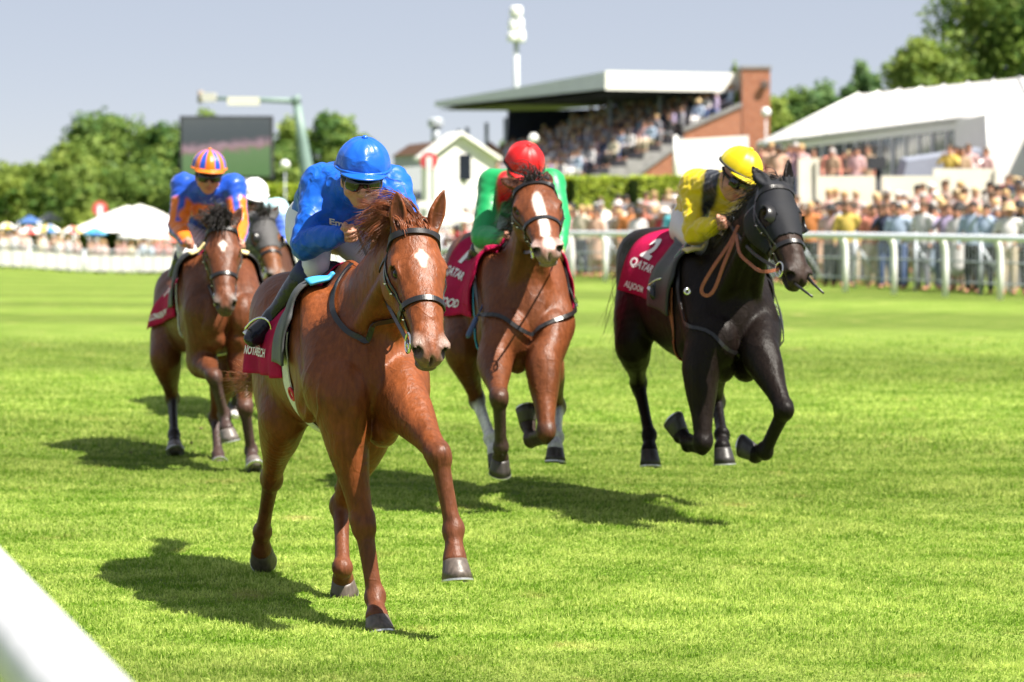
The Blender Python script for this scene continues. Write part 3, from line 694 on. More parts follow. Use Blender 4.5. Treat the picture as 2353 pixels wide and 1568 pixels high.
def gable_house():
    y = 110; root = empty('house', P(1060, 400, y)*(1, 1, 0)+(0, 0, .5), 'white gabled weighing house with a brown roof', 'house')
    w0, w1 = P(1000, 420, y), P(1138, 420, y); zt = Z_at(313, y); ze = Z_at(362, y)
    b = MB(); xm = P(1062, 0, y)[0]; sk = lambda x: y+.55*(x-xm); front = [(w0[0], sk(w0[0]), .3), (w0[0], sk(w0[0]), ze), (xm, y, zt), (w1[0], sk(w1[0]), ze), (w1[0], sk(w1[0]), .3)]; b.prism(front, (-.2*3, 3, 0)); b.build('wall', mat('white_render', (.80, .79, .76), rough=.7, var=.05), root)
    off = np.array((-.2*3.2, 3.2, 0)); f = np.array((0, -.3, 0))
    for s, xe in ((-1, w0[0]-.25), (1, w1[0]+.25)):
        b = MB(); a0 = np.array((xm, y, zt+.05))+f; a1 = np.array((xe, sk(xe), ze-.12))+f; b.prism([a0, a1, a1+(0, 0, .13), a0+(0, 0, .13)], off); b.build('roof_slope', M['roof_edge'], root)
    b = MB(); c = P(1040, 385, y); b.box((xm, y-.03, Z_at(385, y)), (.7, .08, 1.0)); b.build('window', M['dark_wall'], root)
    # long low side wing with the brown roof
    wing = empty('house', P(950, 400, 118)*(1, 1, 0)+(0, 0, .5), 'low grey wing with a dark brown pitched roof', 'house'); y2 = 118
    b = MB(); b.prism([P(905, 440, y2), P(905, 358, y2), P(1005, 352, y2), P(1005, 440, y2)], (0, 5, 0)); b.build('wall', mat('grey_render', (.42, .44, .48), rough=.7), wing)
    b = MB(); b.prism([P(900, 360, y2)-(0, .2, 0), P(940, 333, y2)-(0, .2, 0), P(1030, 322, y2)-(0, .2, 0), P(1010, 352, y2)-(0, .2, 0)], (0, 5.4, 0)); b.build('roof', mat('brown_tile', (.12, .062, .045)), wing)
    ch = empty('chimney_pipe', P(1001, 330, 124)*(1, 1, 0)+(0, 0, 2), 'grey flue pipe above the brown roof', 'chimney')
    b = MB(); b.tube([P(1001, 340, 124), P(1001, 290, 124)], .2, 8); b.mi = 0; b.build('pipe', M['grey_metal'], ch, True)
    b = MB(); b.lathe([(.3, 0), (.34, .05), (.34, .3), (.2, .4)], P(1001, 292, 124), 10); b.build('cowl', M['grey_metal'], ch)
    hh = empty('house', P(1125, 360, 150)*(1, 1, 0)+(0, 0, 1), 'small orange tiled house roof behind the white gable', 'house')
    b = MB(); b.prism([P(1098, 380, 150), P(1098, 345, 150), P(1125, 325, 150), P(1152, 345, 150), P(1152, 380, 150)], (0, 6, 0)); b.build('house_body', mat('orange_tile', (.50, .20, .12), rough=.8, var=.15), hh)
    # winning post discs: red with a white bar
    for (u, v, D, rad, nm) in ((986, 370, 98, .31, 'red and white winning post disc near the white gabled house'), (230, 480, 190, .50, 'red and white winning post disc at the far left fence')):
        w = empty('winning_post', P(u, v, D)*(1, 1, 0)+(0, 0, gz(P(u, v, D))), nm, 'post', 'winning posts of the course')
        c = P(u, v, D); rx = np.array(((1, 0, 0), (0, 0, 1), (0, 1, 0)))
        b = MB(); b.lathe([(rad*.98, -.03), (rad, 0), (rad*.98, .03)], c, 28, M=rx); b.build('disc', mat('red_disc', (.55, .06, .07), rough=.5), w)
        b = MB(); b.box(c-(0, .05, rad*.25), (rad*.62, .03, rad*1.4)); b.build('bar', M['white_paint'], w)
        b = MB(); b.box((c[0], c[1], (c[2]-rad+gz(c)-.2)/2), (rad*.55, .14, c[2]-rad-gz(c)+.2)); b.build('post', M['white_paint'], w)
gable_house()
def screen():
    D = 152; root = empty('video_screen', P(520, 430, D)*(1, 1, 0)+(0, 0, -1.5), 'big video screen showing a race between the trees', 'screen')
    a, b1 = P(418, 405, D), P(621, 272, D); w = b1[0]-a[0]; h = b1[2]-a[2]; c = (a+b1)/2
    b = MB(); b.box(c+(0, .35, 0), (w+.25, .6, h+.25)); b.build('cabinet', M['soffit'], root)
    m = bpy.data.materials.new('screen_picture'); m.use_nodes = True; nt = m.node_tree; N = nt.nodes; L = nt.links; pb = N['Principled BSDF']
    tc = N.new('ShaderNodeTexCoord'); sp_ = N.new('ShaderNodeSeparateXYZ'); L.new(tc.outputs['Generated'], sp_.inputs[0])
    no = N.new('ShaderNodeTexNoise'); no.inputs['Scale'].default_value = 13; no.inputs['Detail'].default_value = 5; L.new(tc.outputs['Generated'], no.inputs['Vector'])
    ad = N.new('ShaderNodeMath'); ad.operation = 'MULTIPLY_ADD'; L.new(no.outputs['Fac'], ad.inputs[0]); ad.inputs[1].default_value = .30; L.new(sp_.outputs[2], ad.inputs[2])
    a2 = N.new('ShaderNodeMath'); a2.operation = 'MULTIPLY_ADD'; L.new(sp_.outputs[0], a2.inputs[0]); a2.inputs[1].default_value = -.14; sh_ = N.new('ShaderNodeMath'); sh_.operation = 'SUBTRACT'; sh_.inputs[1].default_value = .13; L.new(ad.outputs[0], sh_.inputs[0]); L.new(sh_.outputs[0], a2.inputs[2])
    cr = N.new('ShaderNodeValToRGB'); e = cr.color_ramp.elements
    e[0].position = 0; e[0].color = (.060, .135, .040, 1); e[1].position = .36; e[1].color = (.085, .155, .060, 1)
    for p_, c_ in ((.42, (.20, .11, .12)), (.48, (.26, .17, .20)), (.53, (.10, .07, .09)), (.58, (.035, .045, .055)), (.80, (.045, .055, .065)), (1.0, (.06, .07, .075))):
        q = e.new(p_); q.color = (*c_, 1)
    L.new(a2.outputs[0], cr.inputs[0]); L.new(cr.outputs[0], pb.inputs['Emission Color']); pb.inputs['Emission Strength'].default_value = .62; pb.inputs['Base Color'].default_value = (.02, .02, .02, 1); pb.inputs['Roughness'].default_value = .4
    b = MB(); b.box(c+(0, .02, 0), (w, .04, h)); b.build('display', m, root)
    for u in (470, 575): b = MB(); b.box((P(u, 0, D)[0], c[1]+.4, c[2]-h/2-2.9), (.3, .3, 5.8)); b.build('leg', M['grey_metal'], root)
screen()
def crane():
    D = 122; cm = mat('green_crane_paint', (.15, .225, .20), rough=.5, var=.15)
    root = empty('camera_crane', P(708, 440, D)*(1, 1, 0)+(0, 0, -1), 'green camera crane with a long horizontal arm', 'crane')
    b = MB(); b.tube([P(718, 560, D), P(706, 400, D), P(694, 320, D), P(682, 236, D)], [.36, .32, .24, .17], 10); b.build('mast', cm, root, True)
    b = MB(); b.tube([P(690, 233, D), P(600, 230, D), P(478, 226, D)], [.13, .10, .07], 8); b.build('arm', cm, root, True)
    b = MB(); b.tube([P(682, 236, D)-(0, 0, .1), P(678, 230, D), P(690, 228, D)], .2, 8); b.build('pivot', cm, root, True)
    b = MB(); b.box(P(560, 233, D), (1.35, .4, .33)); b.build('counterweight', M['cream'], root)
    b = MB(); b.box(P(480, 224, D), (.62, .5, .36)); b.tube([P(462, 210, D), P(460, 236, D)], .1, 8); b = b
    b.v = b.v[:8]; b.f = b.f[:6]; b.m = b.m[:6]; b.build('camera_head', mat('pale_camera', (.55, .53, .50), rough=.5), root)
    b = MB(); b.tube([P(461, 209, D), P(460, 237, D)], .12, 8); b.build('camera_bracket', mat('brown_bracket', (.25, .20, .16)), root, True)
crane()
def mast():
    D = 178; root = empty('radio_mast', P(1187, 330, D)*(1, 1, 0), 'tall grey radio mast with white aerials above the stand', 'mast')
    b = MB(); b.tube([P(1187, 420, D), P(1187, 250, D), P(1186, 70, D)], [.24, .20, .15], 10); b.build('pole', M['roof_grey'], root, True)
    for u, v0, v1, r in ((1186, 16, 40, .40), (1178, 44, 72, .26), (1194, 44, 72, .26), (1178, 76, 96, .34), (1196, 72, 98, .30)):
        b = MB(); z0, z1 = Z_at(v1, D), Z_at(v0, D); b.lathe([(r*.9, 0), (r, .12), (r, z1-z0-.12), (r*.8, z1-z0)], P(u, v1, D)-(0, .3, 0), 12); b.build('aerial', M['white_paint'], root, True)
mast()
# ---- trees: (u of the trunk, v of the top, distance, width in u, kind)
TREES = [(30, 380, 235, 190, 'leaf_mid', 'pale green tree at the far left edge'), (255, 264, 225, 330, 'leaf_dark', 'tallest dense green tree of the left clump'), (150, 335, 215, 210, 'leaf_mid', 'rounded green tree sloping down at the left of the clump'),
  (372, 286, 222, 230, 'leaf_dark', 'green tree on the right shoulder of the left clump'), (205, 385, 205, 230, 'leaf_mid', 'low bushy tree in front of the left clump'), (330, 385, 205, 250, 'leaf_dark', 'dark bushy tree behind the cream tent'),
  (475, 252, 200, 170, 'leaf_dark', 'dark tree top showing over the video screen'), (-60, 372, 240, 150, 'leaf_dark', 'tree cut by the left picture edge'), (-330, 330, 230, 260, 'leaf_mid', 'first tree beyond the left picture edge'), (-640, 300, 225, 300, 'leaf_dark', 'second tree beyond the left picture edge'), (-980, 330, 220, 280, 'leaf_mid', 'third tree beyond the left picture edge'),
  (668, 268, 190, 150, 'leaf_mid', 'green tree between the screen and the crane mast'), (752, 258, 185, 190, 'leaf_dark', 'dense green tree behind the crane mast'), (815, 312, 180, 130, 'leaf_mid', 'small green tree left of the blue jockey\'s cap'), (640, 345, 175, 160, 'leaf_mid', 'low bright tree beside the screen'),
  (1190, 322, 200, 110, 'leaf_dark', 'low dark tree under the far end of the canopy'),
  (1840, 200, 150, 190, 'leaf_dark', 'dark tree behind the left end of the marquee'), (1895, 188, 150, 170, 'leaf_blue', 'bluish tree behind the marquee ridge'), (1978, 140, 150, 125, 'leaf_blue', 'upright blue-green tree left of the giant tree'), (1785, 222, 148, 130, 'leaf_mid', 'small tree beside the brick tower'),
  (2115, 85, 128, 220, 'leaf_mid', 'left part of the giant tree above the marquee'), (2255, -70, 130, 420, 'leaf_mid', 'giant broad green tree at the upper right corner'), (2400, -60, 128, 380, 'leaf_dark', 'giant tree cut by the right picture edge'), (1690, 150, 190, 50, 'leaf_dark', 'tree top showing behind the grandstand roof')]
for i, (u, v, D, w, mt_, lb) in enumerate(TREES):
    q = P(u, v, D); zb = gz(q); h = q[2]-zb; W_ = w/F_PX*D
    tree(lb, (q[0], q[1], zb), h, max(W_, h*.45) if i not in (18, 23, 99) else W_, M[mt_], n=int(TREE_N*(1.6 if i in (1, 20, 21, 22) else 1)), seed=50+i, leaf=.0021*D*.55, low=.08, blobs=13)
# ---- tents, canopies and parasols
def peak_tent(label, u0, u1, vt, vb, D, m, name='canopy_tent', cat='tent', group=None, peaks=1, depth=None):
    a, c = P(u0, vb, D), P(u1, vb, D); w = c[0]-a[0]; d = depth or w*.8; zt = Z_at(vt, D); z0 = a[2]; root = empty(name, ((a[0]+c[0])/2, a[1]+d/2, gz(a)), label, cat, group)
    n = 24
    for k in range(peaks):
        cx = a[0]+w*(k+.5)/peaks; ww = w/peaks if peaks == 1 else w*.62; vs = []
        for i in range(8):
            t = i/7; f = (1-t)**.75
            for j in range(n):
                q = 2*math.pi*j/n; sq = 1/max(abs(math.cos(q)), abs(math.sin(q)))
                rr = lerp(1, min(sq, 1.25), min(1, f*1.2)); vs.append((cx+math.cos(q)*rr*ww/2*f+.02*math.cos(q), a[1]+d/2+math.sin(q)*rr*d/2*f+.02*math.sin(q), z0+(zt-z0)*(t**1.5*.55+t*.45)))
        b = MB(); b.grid(vs, 8, n)
        for i in range(7): b.f.append((i*n+n-1, (i+1)*n+n-1, (i+1)*n, i*n)); b.m.append(0)
        b.build('canopy', m, root, True)
    for x in (a[0]+.1, c[0]-.1):
        for y in (a[1]+.1, a[1]+d-.1): b = MB(); b.tube([(x, y, gz((x, y))-.1), (x, y, z0+.05)], .05, 6); b.build('pole', M['white_paint'], root, True)
    return root
peak_tent('large cream tent, front one of the overlapping pair at the far left', 140, 418, 474, 533, 184, M['white_canvas'], group='tents at the far left')
peak_tent('large cream tent, rear one of the overlapping pair at the far left', 166, 448, 471, 530, 196, M['white_canvas'], group='tents at the far left')
peak_tent('low red topped stall left of the twin peaked marquee', 345, 425, 532, 556, 176, mat('red_canvas', (.55, .10, .07), rough=.7), group='tents at the far left')
peak_tent('grey topped stall at the left under the trees', 82, 142, 488, 508, 205, mat('grey_canvas', (.36, .35, .38), rough=.7), group='tents at the far left')
peak_tent('blue topped stall at the left under the trees', 38, 92, 496, 512, 200, mat('blue_canvas', (.05, .13, .36), rough=.7), group='tents at the far left')
def parasol(label, u, v, D, wpx, cols, group):
    c = P(u, v, D); w = wpx/F_PX*D/2; root = empty('parasol', (c[0], c[1], gz(c)), label, 'parasol', group); n = 8; ms = []
    b = MB(); b.tube([(c[0], c[1], gz(c)-.1), (c[0], c[1], c[2])], .03, 6); b.build('pole', M['white_paint'], root, True)
    vs = [(c[0], c[1], c[2]+.02)]
    for i, (f, dz) in enumerate(((.35, .10), (.7, .27), (1.0, .52), (1.0, .62))):
        for j in range(16):
            q = 2*math.pi*j/16; s = 1-.06*(j % 2) if i > 1 else 1; vs.append((c[0]+math.cos(q)*w*f*s, c[1]+math.sin(q)*w*f*s, c[2]-dz*w))
    b = MB(); b.add(vs, [(0, 1+j, 1+(j+1) % 16) for j in range(16)]+[(1+i*16+j, 1+(i+1)*16+j, 1+(i+1)*16+(j+1) % 16, 1+i*16+(j+1) % 16) for i in range(3) for j in range(16)])
    b.m = [((j//2) % len(cols)) for j in range(16)]+[((j//2) % len(cols)) for i in range(3) for j in range(16)]
    b.build('canopy', [mat('canopy_%02d%02d%02d' % tuple(int(99*x) for x in cc), cc, rough=.7, var=.05) for cc in cols], root)
W_, R_, B_, Y_ = (.75, .73, .72), (.55, .07, .07), (.05, .20, .55), (.70, .50, .06)
for a_ in ((66, 520, 184, 58, (R_, W_), 'red and white umbrella in the far left crowd'), (112, 516, 186, 56, (B_, W_, Y_), 'blue white and yellow umbrella in the far left crowd'), (165, 520, 183, 52, (R_, Y_, W_), 'orange and white umbrella in the far left crowd'), (218, 522, 182, 56, (B_, (.06, .35, .6)), 'blue umbrella at the right of the coloured row'),
    (312, 522, 178, 84, (W_,), 'wide cream parasol left of the twin peaked marquee'), (356, 528, 174, 66, (W_,), 'cream parasol in front of the twin peaked marquee'), (15, 512, 188, 44, (Y_, W_), 'yellow umbrella at the left picture edge'), (540/1.0-2, 526, 172, 62, (R_, (.65, .25, .10)), 'red and orange umbrella behind the striped rider')):
    parasol(a_[5], a_[0], a_[1], a_[2], a_[3], a_[4], 'umbrellas over the far crowd')
for i, (u, v, D, w) in enumerate(((1330, 487, 74, 74), (1392, 485, 74.5, 74), (1440, 490, 75, 60), (1060, 488, 76, 70), (1000, 492, 78, 70), (1290, 492, 75, 50))):
    parasol(['cream parasol just right of the green jockey', 'cream parasol in the middle of the row below the hedge', 'cream parasol at the right end of the row', 'cream parasol left of the green jockey', 'cream parasol behind the chestnut\'s ears', 'cream parasol behind the bay with the white blaze'][i], u, v, D, w, ((.74, .68, .56),), 'cream parasols behind the rail')
# pale terrace furniture left of the green jockey
for i, (u0, u1, v0, v1, D) in enumerate(((1020, 1110, 425, 440, 86), (960, 1100, 462, 480, 82), (940, 1080, 500, 520, 79))):
    w = empty('board_fence', P((u0+u1)/2, v1, D)*(1, 1, 0), ['upper', 'middle', 'lower'][i]+' white rail of the tiered lawn left of the green jockey', 'fence', 'white rails of the tiered lawn')
    b = MB(); b.prism([P(u0, v1, D), P(u0, v0, D), P(u1, v0, D), P(u1, v1, D)], (0, .12, 0)); b.build('board', M['white_canvas'], w)
    for u in np.linspace(u0+3, u1-3, 4): q = P(u, v1, D); b = MB(); b.box((q[0], q[1]+.06, (q[2]+gz(q)-.1)/2), (.09, .09, q[2]-gz(q)+.1)); b.build('post', M['white_paint'], w)
s = empty('notice_board', P(1538, 500, 70)*(1, 1, 0), 'plain grey notice board in front of the hedge', 'sign')
b = MB(); b.box(P(1540, 484, 70), (.52, .12, .42)); b.build('board', mat('grey_board', (.40, .37, .37), rough=.6), s)
b = MB(); b.box(P(1540, 520, 70)-(0, 0, .3), (.08, .08, 1.2)); b.build('leg', M['grey_metal'], s)
b = MB(); q = P(645, 436, 120); b.box(q, (2.0, 1, .55)); yh = hedge('yellow flowering hedge beyond the white-capped jockey', P(612, 440, 118), P(690, 440, 118), Z_at(452, 118), Z_at(428, 118), 1.0, 77, 900, .12, name='flower_hedge')
for i, (u, v, D) in enumerate(((655, 379, 110), (1226, 318, 112), (1615, 412, 80), (1760, 258, 100))):
    w = empty('globe_lamp', P(u, v, D)*(1, 1, 0)+(0, 0, gz(P(u, v, D))), ['white globe lamp left of the blue jockey against the trees', 'white globe lamp above the red cap', 'white globe lamp at the hedge left of the yellow jockey', 'white globe lamp beside the brick tower', 'white tall lamp head against the grandstand'][i], 'lamp', 'white globe lamps of the course')
    b = MB(); r = 11/F_PX*D; b.lathe([(r*math.sin(math.pi*k/8)+.002, -r*math.cos(math.pi*k/8)*(1.0 if i < 4 else 1.8)) for k in range(9)], P(u, v, D), 14); b.build('globe', M['white_paint'], w, True)
    b = MB(); q = P(u, v, D); b.tube([(q[0], q[1], gz(q)), (q[0], q[1], q[2]-r)], .022, 6); b.build('pole', M['grey_metal'], w, True)

# clods of turf thrown up behind the bay at the left
crn = random.Random(8)
for i, (u, v, D, r) in enumerate(((331, 1084, 19.6, .022), (352, 1062, 19.8, .014), (300, 1040, 20.2, .012), (456, 826, 19.2, .018), (462, 985, 19.0, .012), (330, 1020, 20.4, .011), (372, 1100, 19.3, .012), (505, 1000, 19.4, .010), (405, 960, 20.3, .010), (440, 1018, 19.6, .012))):
    b = MB(); c = P(u, v, D); n = 7; vs = []
    for k in range(5):
        for j in range(n):
            q = 2*math.pi*j/n; rr = r*math.sin(math.pi*(k+.5)/5)*crn.uniform(.6, 1.3); vs.append(c+np.array((math.cos(q)*rr, math.sin(q)*rr, (k-2)*r*.35)))
    b.grid(vs, 5, n); b.f += [(k*n+n-1, (k+1)*n+n-1, (k+1)*n, k*n) for k in range(4)]+[tuple(range(n))[::-1], tuple(range(4*n, 5*n))]; b.m += [0]*6
    b.mi = 1
    for k in range(5):
        d = np.array([crn.gauss(0, 1) for _ in range(3)])*r*1.3; t = np.cross(nrm(d), (0, .3, 1))*.004; b.add([c-t, c+t, c+d], [(0, 1, 2)])
    o = b.build('turf_clod', [mat('soil', (.10, .075, .035), rough=.9, var=.3), mat('torn_grass', (.36, .40, .06), rough=.7)]); set_base(o, c)
    tag(o, 'small clod of turf flying up around the legs of the bay at the left', 'clod', 'flying clods of turf')

# ------------------------------------------------------------------ spectators
M['shirt'] = mat('shirt_cloth', (1, 1, 1), rough=.75, var=.12, scale=5, objcol=True)
M['trouser'] = mat('trouser_cloth', (1, 1, 1), rough=.8, var=.12, scale=5, objcol=True)
M['hairm'] = mat('hair_or_hat', (1, 1, 1), rough=.7, var=.15, scale=12, objcol=True)
M['face'] = mat('crowd_skin', (.40, .19, .12), rough=.55, var=.12, scale=8)
def person_template(kind):
    """one standing figure, feet at the origin, facing -Y; returns meshes: body, top, bottom, hair"""
    h = {'man': 1.76, 'woman': 1.66, 'boy': 1.70, 'arms': 1.72, 'seated': 1.72}[kind]; s = h/1.75; w = 1.0 if kind != 'woman' else .88
    V = lambda x, y, z: np.array((x, y, z))*s
    arm = {'man': ((-.20, 0, 1.42), (-.27, .02, 1.15), (-.25, -.10, .92)), 'woman': ((-.18, 0, 1.42), (-.25, .0, 1.16), (-.14, -.22, 1.14)), 'boy': ((-.20, 0, 1.42), (-.29, .04, 1.17), (-.12, -.12, 1.02)), 'arms': ((-.20, 0, 1.42), (-.27, -.18, 1.28), (-.10, -.34, 1.50)), 'seated': ((-.20, 0, 1.42), (-.27, -.06, 1.15), (-.14, -.32, 1.06))}[kind]
    B = Sdf(); sk = (.5, .26, .17)
    B.ell(V(0, 0, 1.64), np.array((.075, .095, .115))*s, k=.02); B.ell(V(0, -.035, 1.57), np.array((.058, .06, .055))*s, k=.02); B.ell(V(0, -.10, 1.62), np.array((.014, .02, .026))*s, k=.012)
    for y in (-1, 1): B.ell(V(.078*y, .0, 1.62), np.array((.012, .02, .032))*s, k=.01); B.ell(V(.03*y, -.085, 1.64), np.array((.018, .012, .010))*s, k=.006, op='-')
    B.loft([V(0, 0, 1.56), V(0, .01, 1.48), V(0, .01, 1.3), V(0, .01, 1.05), V(0, 0, .95)], [(.055, .055), (.08, .06), (.13*w, .09), (.115*w, .085), (.13*w, .09)], k=.03)
    for y in (-1, 1):
        a = [V(-q[0]*y if y > 0 else q[0], q[1], q[2]) for q in arm]; a = [V((q[0] if y < 0 else -q[0])*w, q[1], q[2]) for q in arm]
        hd = a[2]+nrm(a[2]-a[1])*.06
        B.loft([a[0], a[1], a[2], hd], [.045, .036, .026, .036], k=.03)
        if kind == 'seated': B.loft([V(.085*y, 0, .95), V(.10*y, -.42, .93), V(.10*y, -.44, .52)], [.075, .05, .035], k=.03); B.loft([V(.10*y, -.44, .50), V(.11*y, -.60, .48)], [(.04, .04), (.035, .025)], k=.03)
        else: B.loft([V(.085*y, 0, .95), V(.09*y, -.01, .52), V(.095*y, .01, .09)], [.075, .05, .035], k=.03); B.loft([V(.095*y, .02, .045), V(.11*y, -.15, .03)], [(.04, .04), (.035, .025)], k=.03)
    T_ = Sdf()
    T_.loft([V(0, .01, 1.51), V(0, .01, 1.44), V(0, .01, 1.28), V(0, .01, 1.08), V(0, .0, .93 if kind != 'woman' else 1.0)], [(.07, .065), (.15*w, .085), (.175*w, .115), (.145*w, .105), (.165*w, .115)], k=.03)
    for y in (-1, 1):
        a = [V((q[0] if y < 0 else -q[0])*w, q[1], q[2]) for q in arm]; en = a[2] if kind in ('man', 'arms', 'seated') else lerp(a[0], a[1], .75)
        T_.loft([lerp(a[0], V(0, 0, 1.4), .35), a[0], lerp(a[0], a[1], .7)]+([a[1], en] if kind in ('man', 'arms', 'seated') else [en]), [.07, .066, .056]+([.05, .036] if kind in ('man', 'arms', 'seated') else [.052]), k=.04)
    K = Sdf()
    if kind == 'woman': K.loft([V(0, 0, 1.06), V(0, 0, .92), V(0, 0, .62), V(0, 0, .50)], [(.13, .10), (.165, .13), (.19, .16), (.20, .17)], k=.02)
    else:
        K.loft([V(0, 0, 1.0), V(0, 0, .90), V(0, 0, .84)], [(.135, .10), (.155, .115), (.13, .10)], k=.03)
        for y in (-1, 1): K.loft([V(.08*y, 0, .92), V(.10*y, -.42, .93), V(.10*y, -.44, .56)] if kind == 'seated' else [V(.08*y, 0, .88), V(.09*y, -.01, .5), V(.095*y, .01, .10)], [.095, .078, .060], k=.03)
    Hh = Sdf(); Hh.ell(V(0, .015, 1.685), np.array((.090, .108, .095))*s, k=.02)
    if kind == 'woman': Hh.ell(V(0, .06, 1.58), np.array((.095, .06, .13))*s, k=.04)
    Hh.ell(V(0, -.115, 1.60), np.array((.07, .06, .075))*s, k=.02, op='-')
    def g(S, n, v):
        me = S.mesh(n, v, colour=False)
        if kind == 'seated': me.transform(Matrix.Translation((0, 0, -.46*s)))
        return me
    return [(n, g(S, n, v), m) for n, S, v, m in (('body', B, .022, M['face']), ('top', T_, .03, M['shirt']), ('bottoms' if kind != 'woman' else 'skirt', K, .03, M['trouser']), ('hair', Hh, .022, M['hairm']))]
TPL = {}
def hat_mesh():
    b = MB(); b.lathe([(.02, 1.80), (.085, 1.79), (.105, 1.74), (.108, 1.69), (.19, 1.665), (.20, 1.672), (.11, 1.70)], (0, .01, 0), 16); return b.mesh('hat', True)
HATM = hat_mesh()
HATM.materials.append(M['hairm'])
CUP = {'white': (.72, .70, .70), 'pale pink': (.66, .42, .42), 'navy': (.025, .032, .075), 'pale blue': (.40, .50, .66), 'cream': (.68, .60, .46), 'coral': (.62, .22, .15), 'grey': (.26, .26, .29), 'lilac': (.46, .38, .58), 'black': (.02, .02, .024), 'orange': (.62, .22, .06), 'red': (.50, .05, .06), 'green': (.10, .26, .12), 'yellow': (.65, .48, .10), 'turquoise': (.08, .40, .48), 'tan': (.42, .29, .18), 'peach': (.66, .42, .30)}
CLO = {'navy': (.025, .03, .06), 'grey': (.20, .20, .23), 'beige': (.48, .40, .30), 'black': (.02, .02, .022), 'white': (.66, .65, .64), 'blue': (.06, .10, .24)}
HRC = {'dark hair': (.022, .015, .011), 'brown hair': (.085, .045, .022), 'fair hair': (.42, .28, .12), 'grey hair': (.40, .38, .37), 'straw hat': (.52, .39, .21), 'white hat': (.64, .61, .58), 'black hat': (.02, .02, .022)}
ORD = ['first', 'second', 'third', 'fourth', 'fifth', 'sixth', 'seventh', 'eighth', 'ninth', 'tenth', 'eleventh', 'twelfth', 'thirteenth', 'fourteenth', 'fifteenth', 'sixteenth', 'seventeenth', 'eighteenth', 'nineteenth', 'twentieth']
def ordw(i):
    if i < 20: return ORD[i]
    t = ['', '', 'twenty', 'thirty', 'forty', 'fifty', 'sixty', 'seventy', 'eighty', 'ninety'][(i+1)//10]; u = (i+1) % 10
    return t+('-'+ORD[u-1] if u else '') if u else {20: 'twentieth', 30: 'thirtieth', 40: 'fortieth', 50: 'fiftieth', 60: 'sixtieth'}[i+1]
crng = random.Random(12)
def spectator(loc, rz, kind, top, low, hair, label, group, parts=True, lean=0.0):
    if kind not in TPL: TPL[kind] = person_template(kind); TPL[kind+'#'] = []
    root = empty('person', loc, label, 'person', group); root.rotation_euler = (0, 0, rz)
    for n, me, m in TPL[kind]:
        o = bpy.data.objects.new(n, me)
        if not me.materials: me.materials.append(m)
        COL.objects.link(o); o.parent = root
        o.color = (*(tuple(.78*x for x in CUP[top]) if n == 'top' else (CLO[low] if n == 'bottoms' else tuple(.78*x for x in CUP[top])) if n in ('bottoms', 'skirt') else HRC['brown hair' if 'hat' in hair else hair]), 1)
    if 'hat' in hair:
        o = bpy.data.objects.new('hat', HATM); COL.objects.link(o); o.parent = root; o.color = (*HRC[hair], 1); o.scale = (1, 1, {'man': 1.005, 'woman': .95, 'boy': .97, 'arms': .985, 'seated': .985}[kind]); o.location = (0, 0, -.46*1.72/1.75 if kind == 'seated' else 0)
    return root
LIGHT = ['white', 'white', 'navy', 'black', 'navy', 'grey', 'pale pink', 'coral', 'pale blue', 'pale pink', 'lilac', 'coral', 'pale blue', 'pale blue', 'cream', 'peach', 'peach', 'coral', 'lilac', 'tan', 'cream', 'pale pink', 'navy', 'grey', 'orange', 'yellow', 'red', 'peach', 'turquoise', 'white', 'black', 'pale pink', 'tan']
HAIRS = ['dark hair', 'dark hair', 'brown hair', 'brown hair', 'brown hair', 'fair hair', 'fair hair', 'grey hair', 'dark hair', 'brown hair', 'straw hat', 'white hat', 'black hat']
def desc(kind, top, low, hair): return ('woman in %s dress' % top if kind == 'woman' else '%s in %s top' % ({'boy': 'youth', 'seated': 'seated figure'}.get(kind, 'man'), top))+(' and '+hair if 'hat' in hair else ' with '+hair)
def row_of(points, where, group, rz0, kinds=('man', 'woman', 'boy', 'man', 'woman', 'arms')):
    pts = sorted(points, key=lambda p: uv(np.array(p))[0])
    for i, p in enumerate(pts):
        kind = crng.choice(kinds); top = crng.choice(LIGHT); low = crng.choice(list(CLO)); hair = crng.choice(HAIRS)
        spectator(p, rz0+crng.uniform(-.5, .5), kind, top, low, hair, '%s, %s from left, %s' % (desc(kind, top, low, hair), ordw(i), where), group)
# behind the far rail: five rows along the barrier, front ones at the rail
rzr = math.atan2(RN[1], RN[0])-math.pi/2
rows = [(1.75, .62, 'front rail row'), (2.5, .66, 'second rail row'), (3.4, .74, 'third rail row'), (4.6, .86, 'fourth rail row'), (6.3, 1.0, 'fifth rail row')]
for k, (n, step, wh) in enumerate(rows if CROWD else []):
    pts = []
    s = -27.0
    while s < 8.5:
        q = rail_pt(s+crng.uniform(-.15, .15), n+crng.uniform(-.22, .22)); u = uv(q+(0, 0, 1.5))[0]
        if 1030 < u < 2390 and not (k > 2 and u < 1290) and not (1660 < u < 1790) : pts.append(tuple(q))
        s += step*crng.uniform(.8, 1.35)*(1.25 if s < -12 else 1)
    row_of(pts, wh, 'spectators behind the running rail', -rzr*0-.42)
# on the terrace below the marquee
pts = []
for i in range(30 if CROWD else 0):
    u = crng.uniform(1745, 1995); D = crng.uniform(73, 84); q = P(u, 400, D); pts.append((q[0], q[1], 1.51))
row_of(pts, 'terrace line', 'spectators on the marquee terrace', -.4)
pts = []
for i in range(14 if CROWD else 0):
    u = crng.uniform(2300, 2385); D = crng.uniform(66, 74); q = P(u, 400, D); pts.append((q[0], q[1], gz(q)))
row_of(pts, 'slope line', 'spectators on the slope', -.4)
pts = [(*P(u, 0, D)[:2], 1.51) for u, D in ((2185, 74.8), (2200, 74.9), (2214, 74.8), (2228, 75), (2268, 75))] if CROWD else []
row_of(pts, 'ramp line', 'spectators on the ramp', -.4)
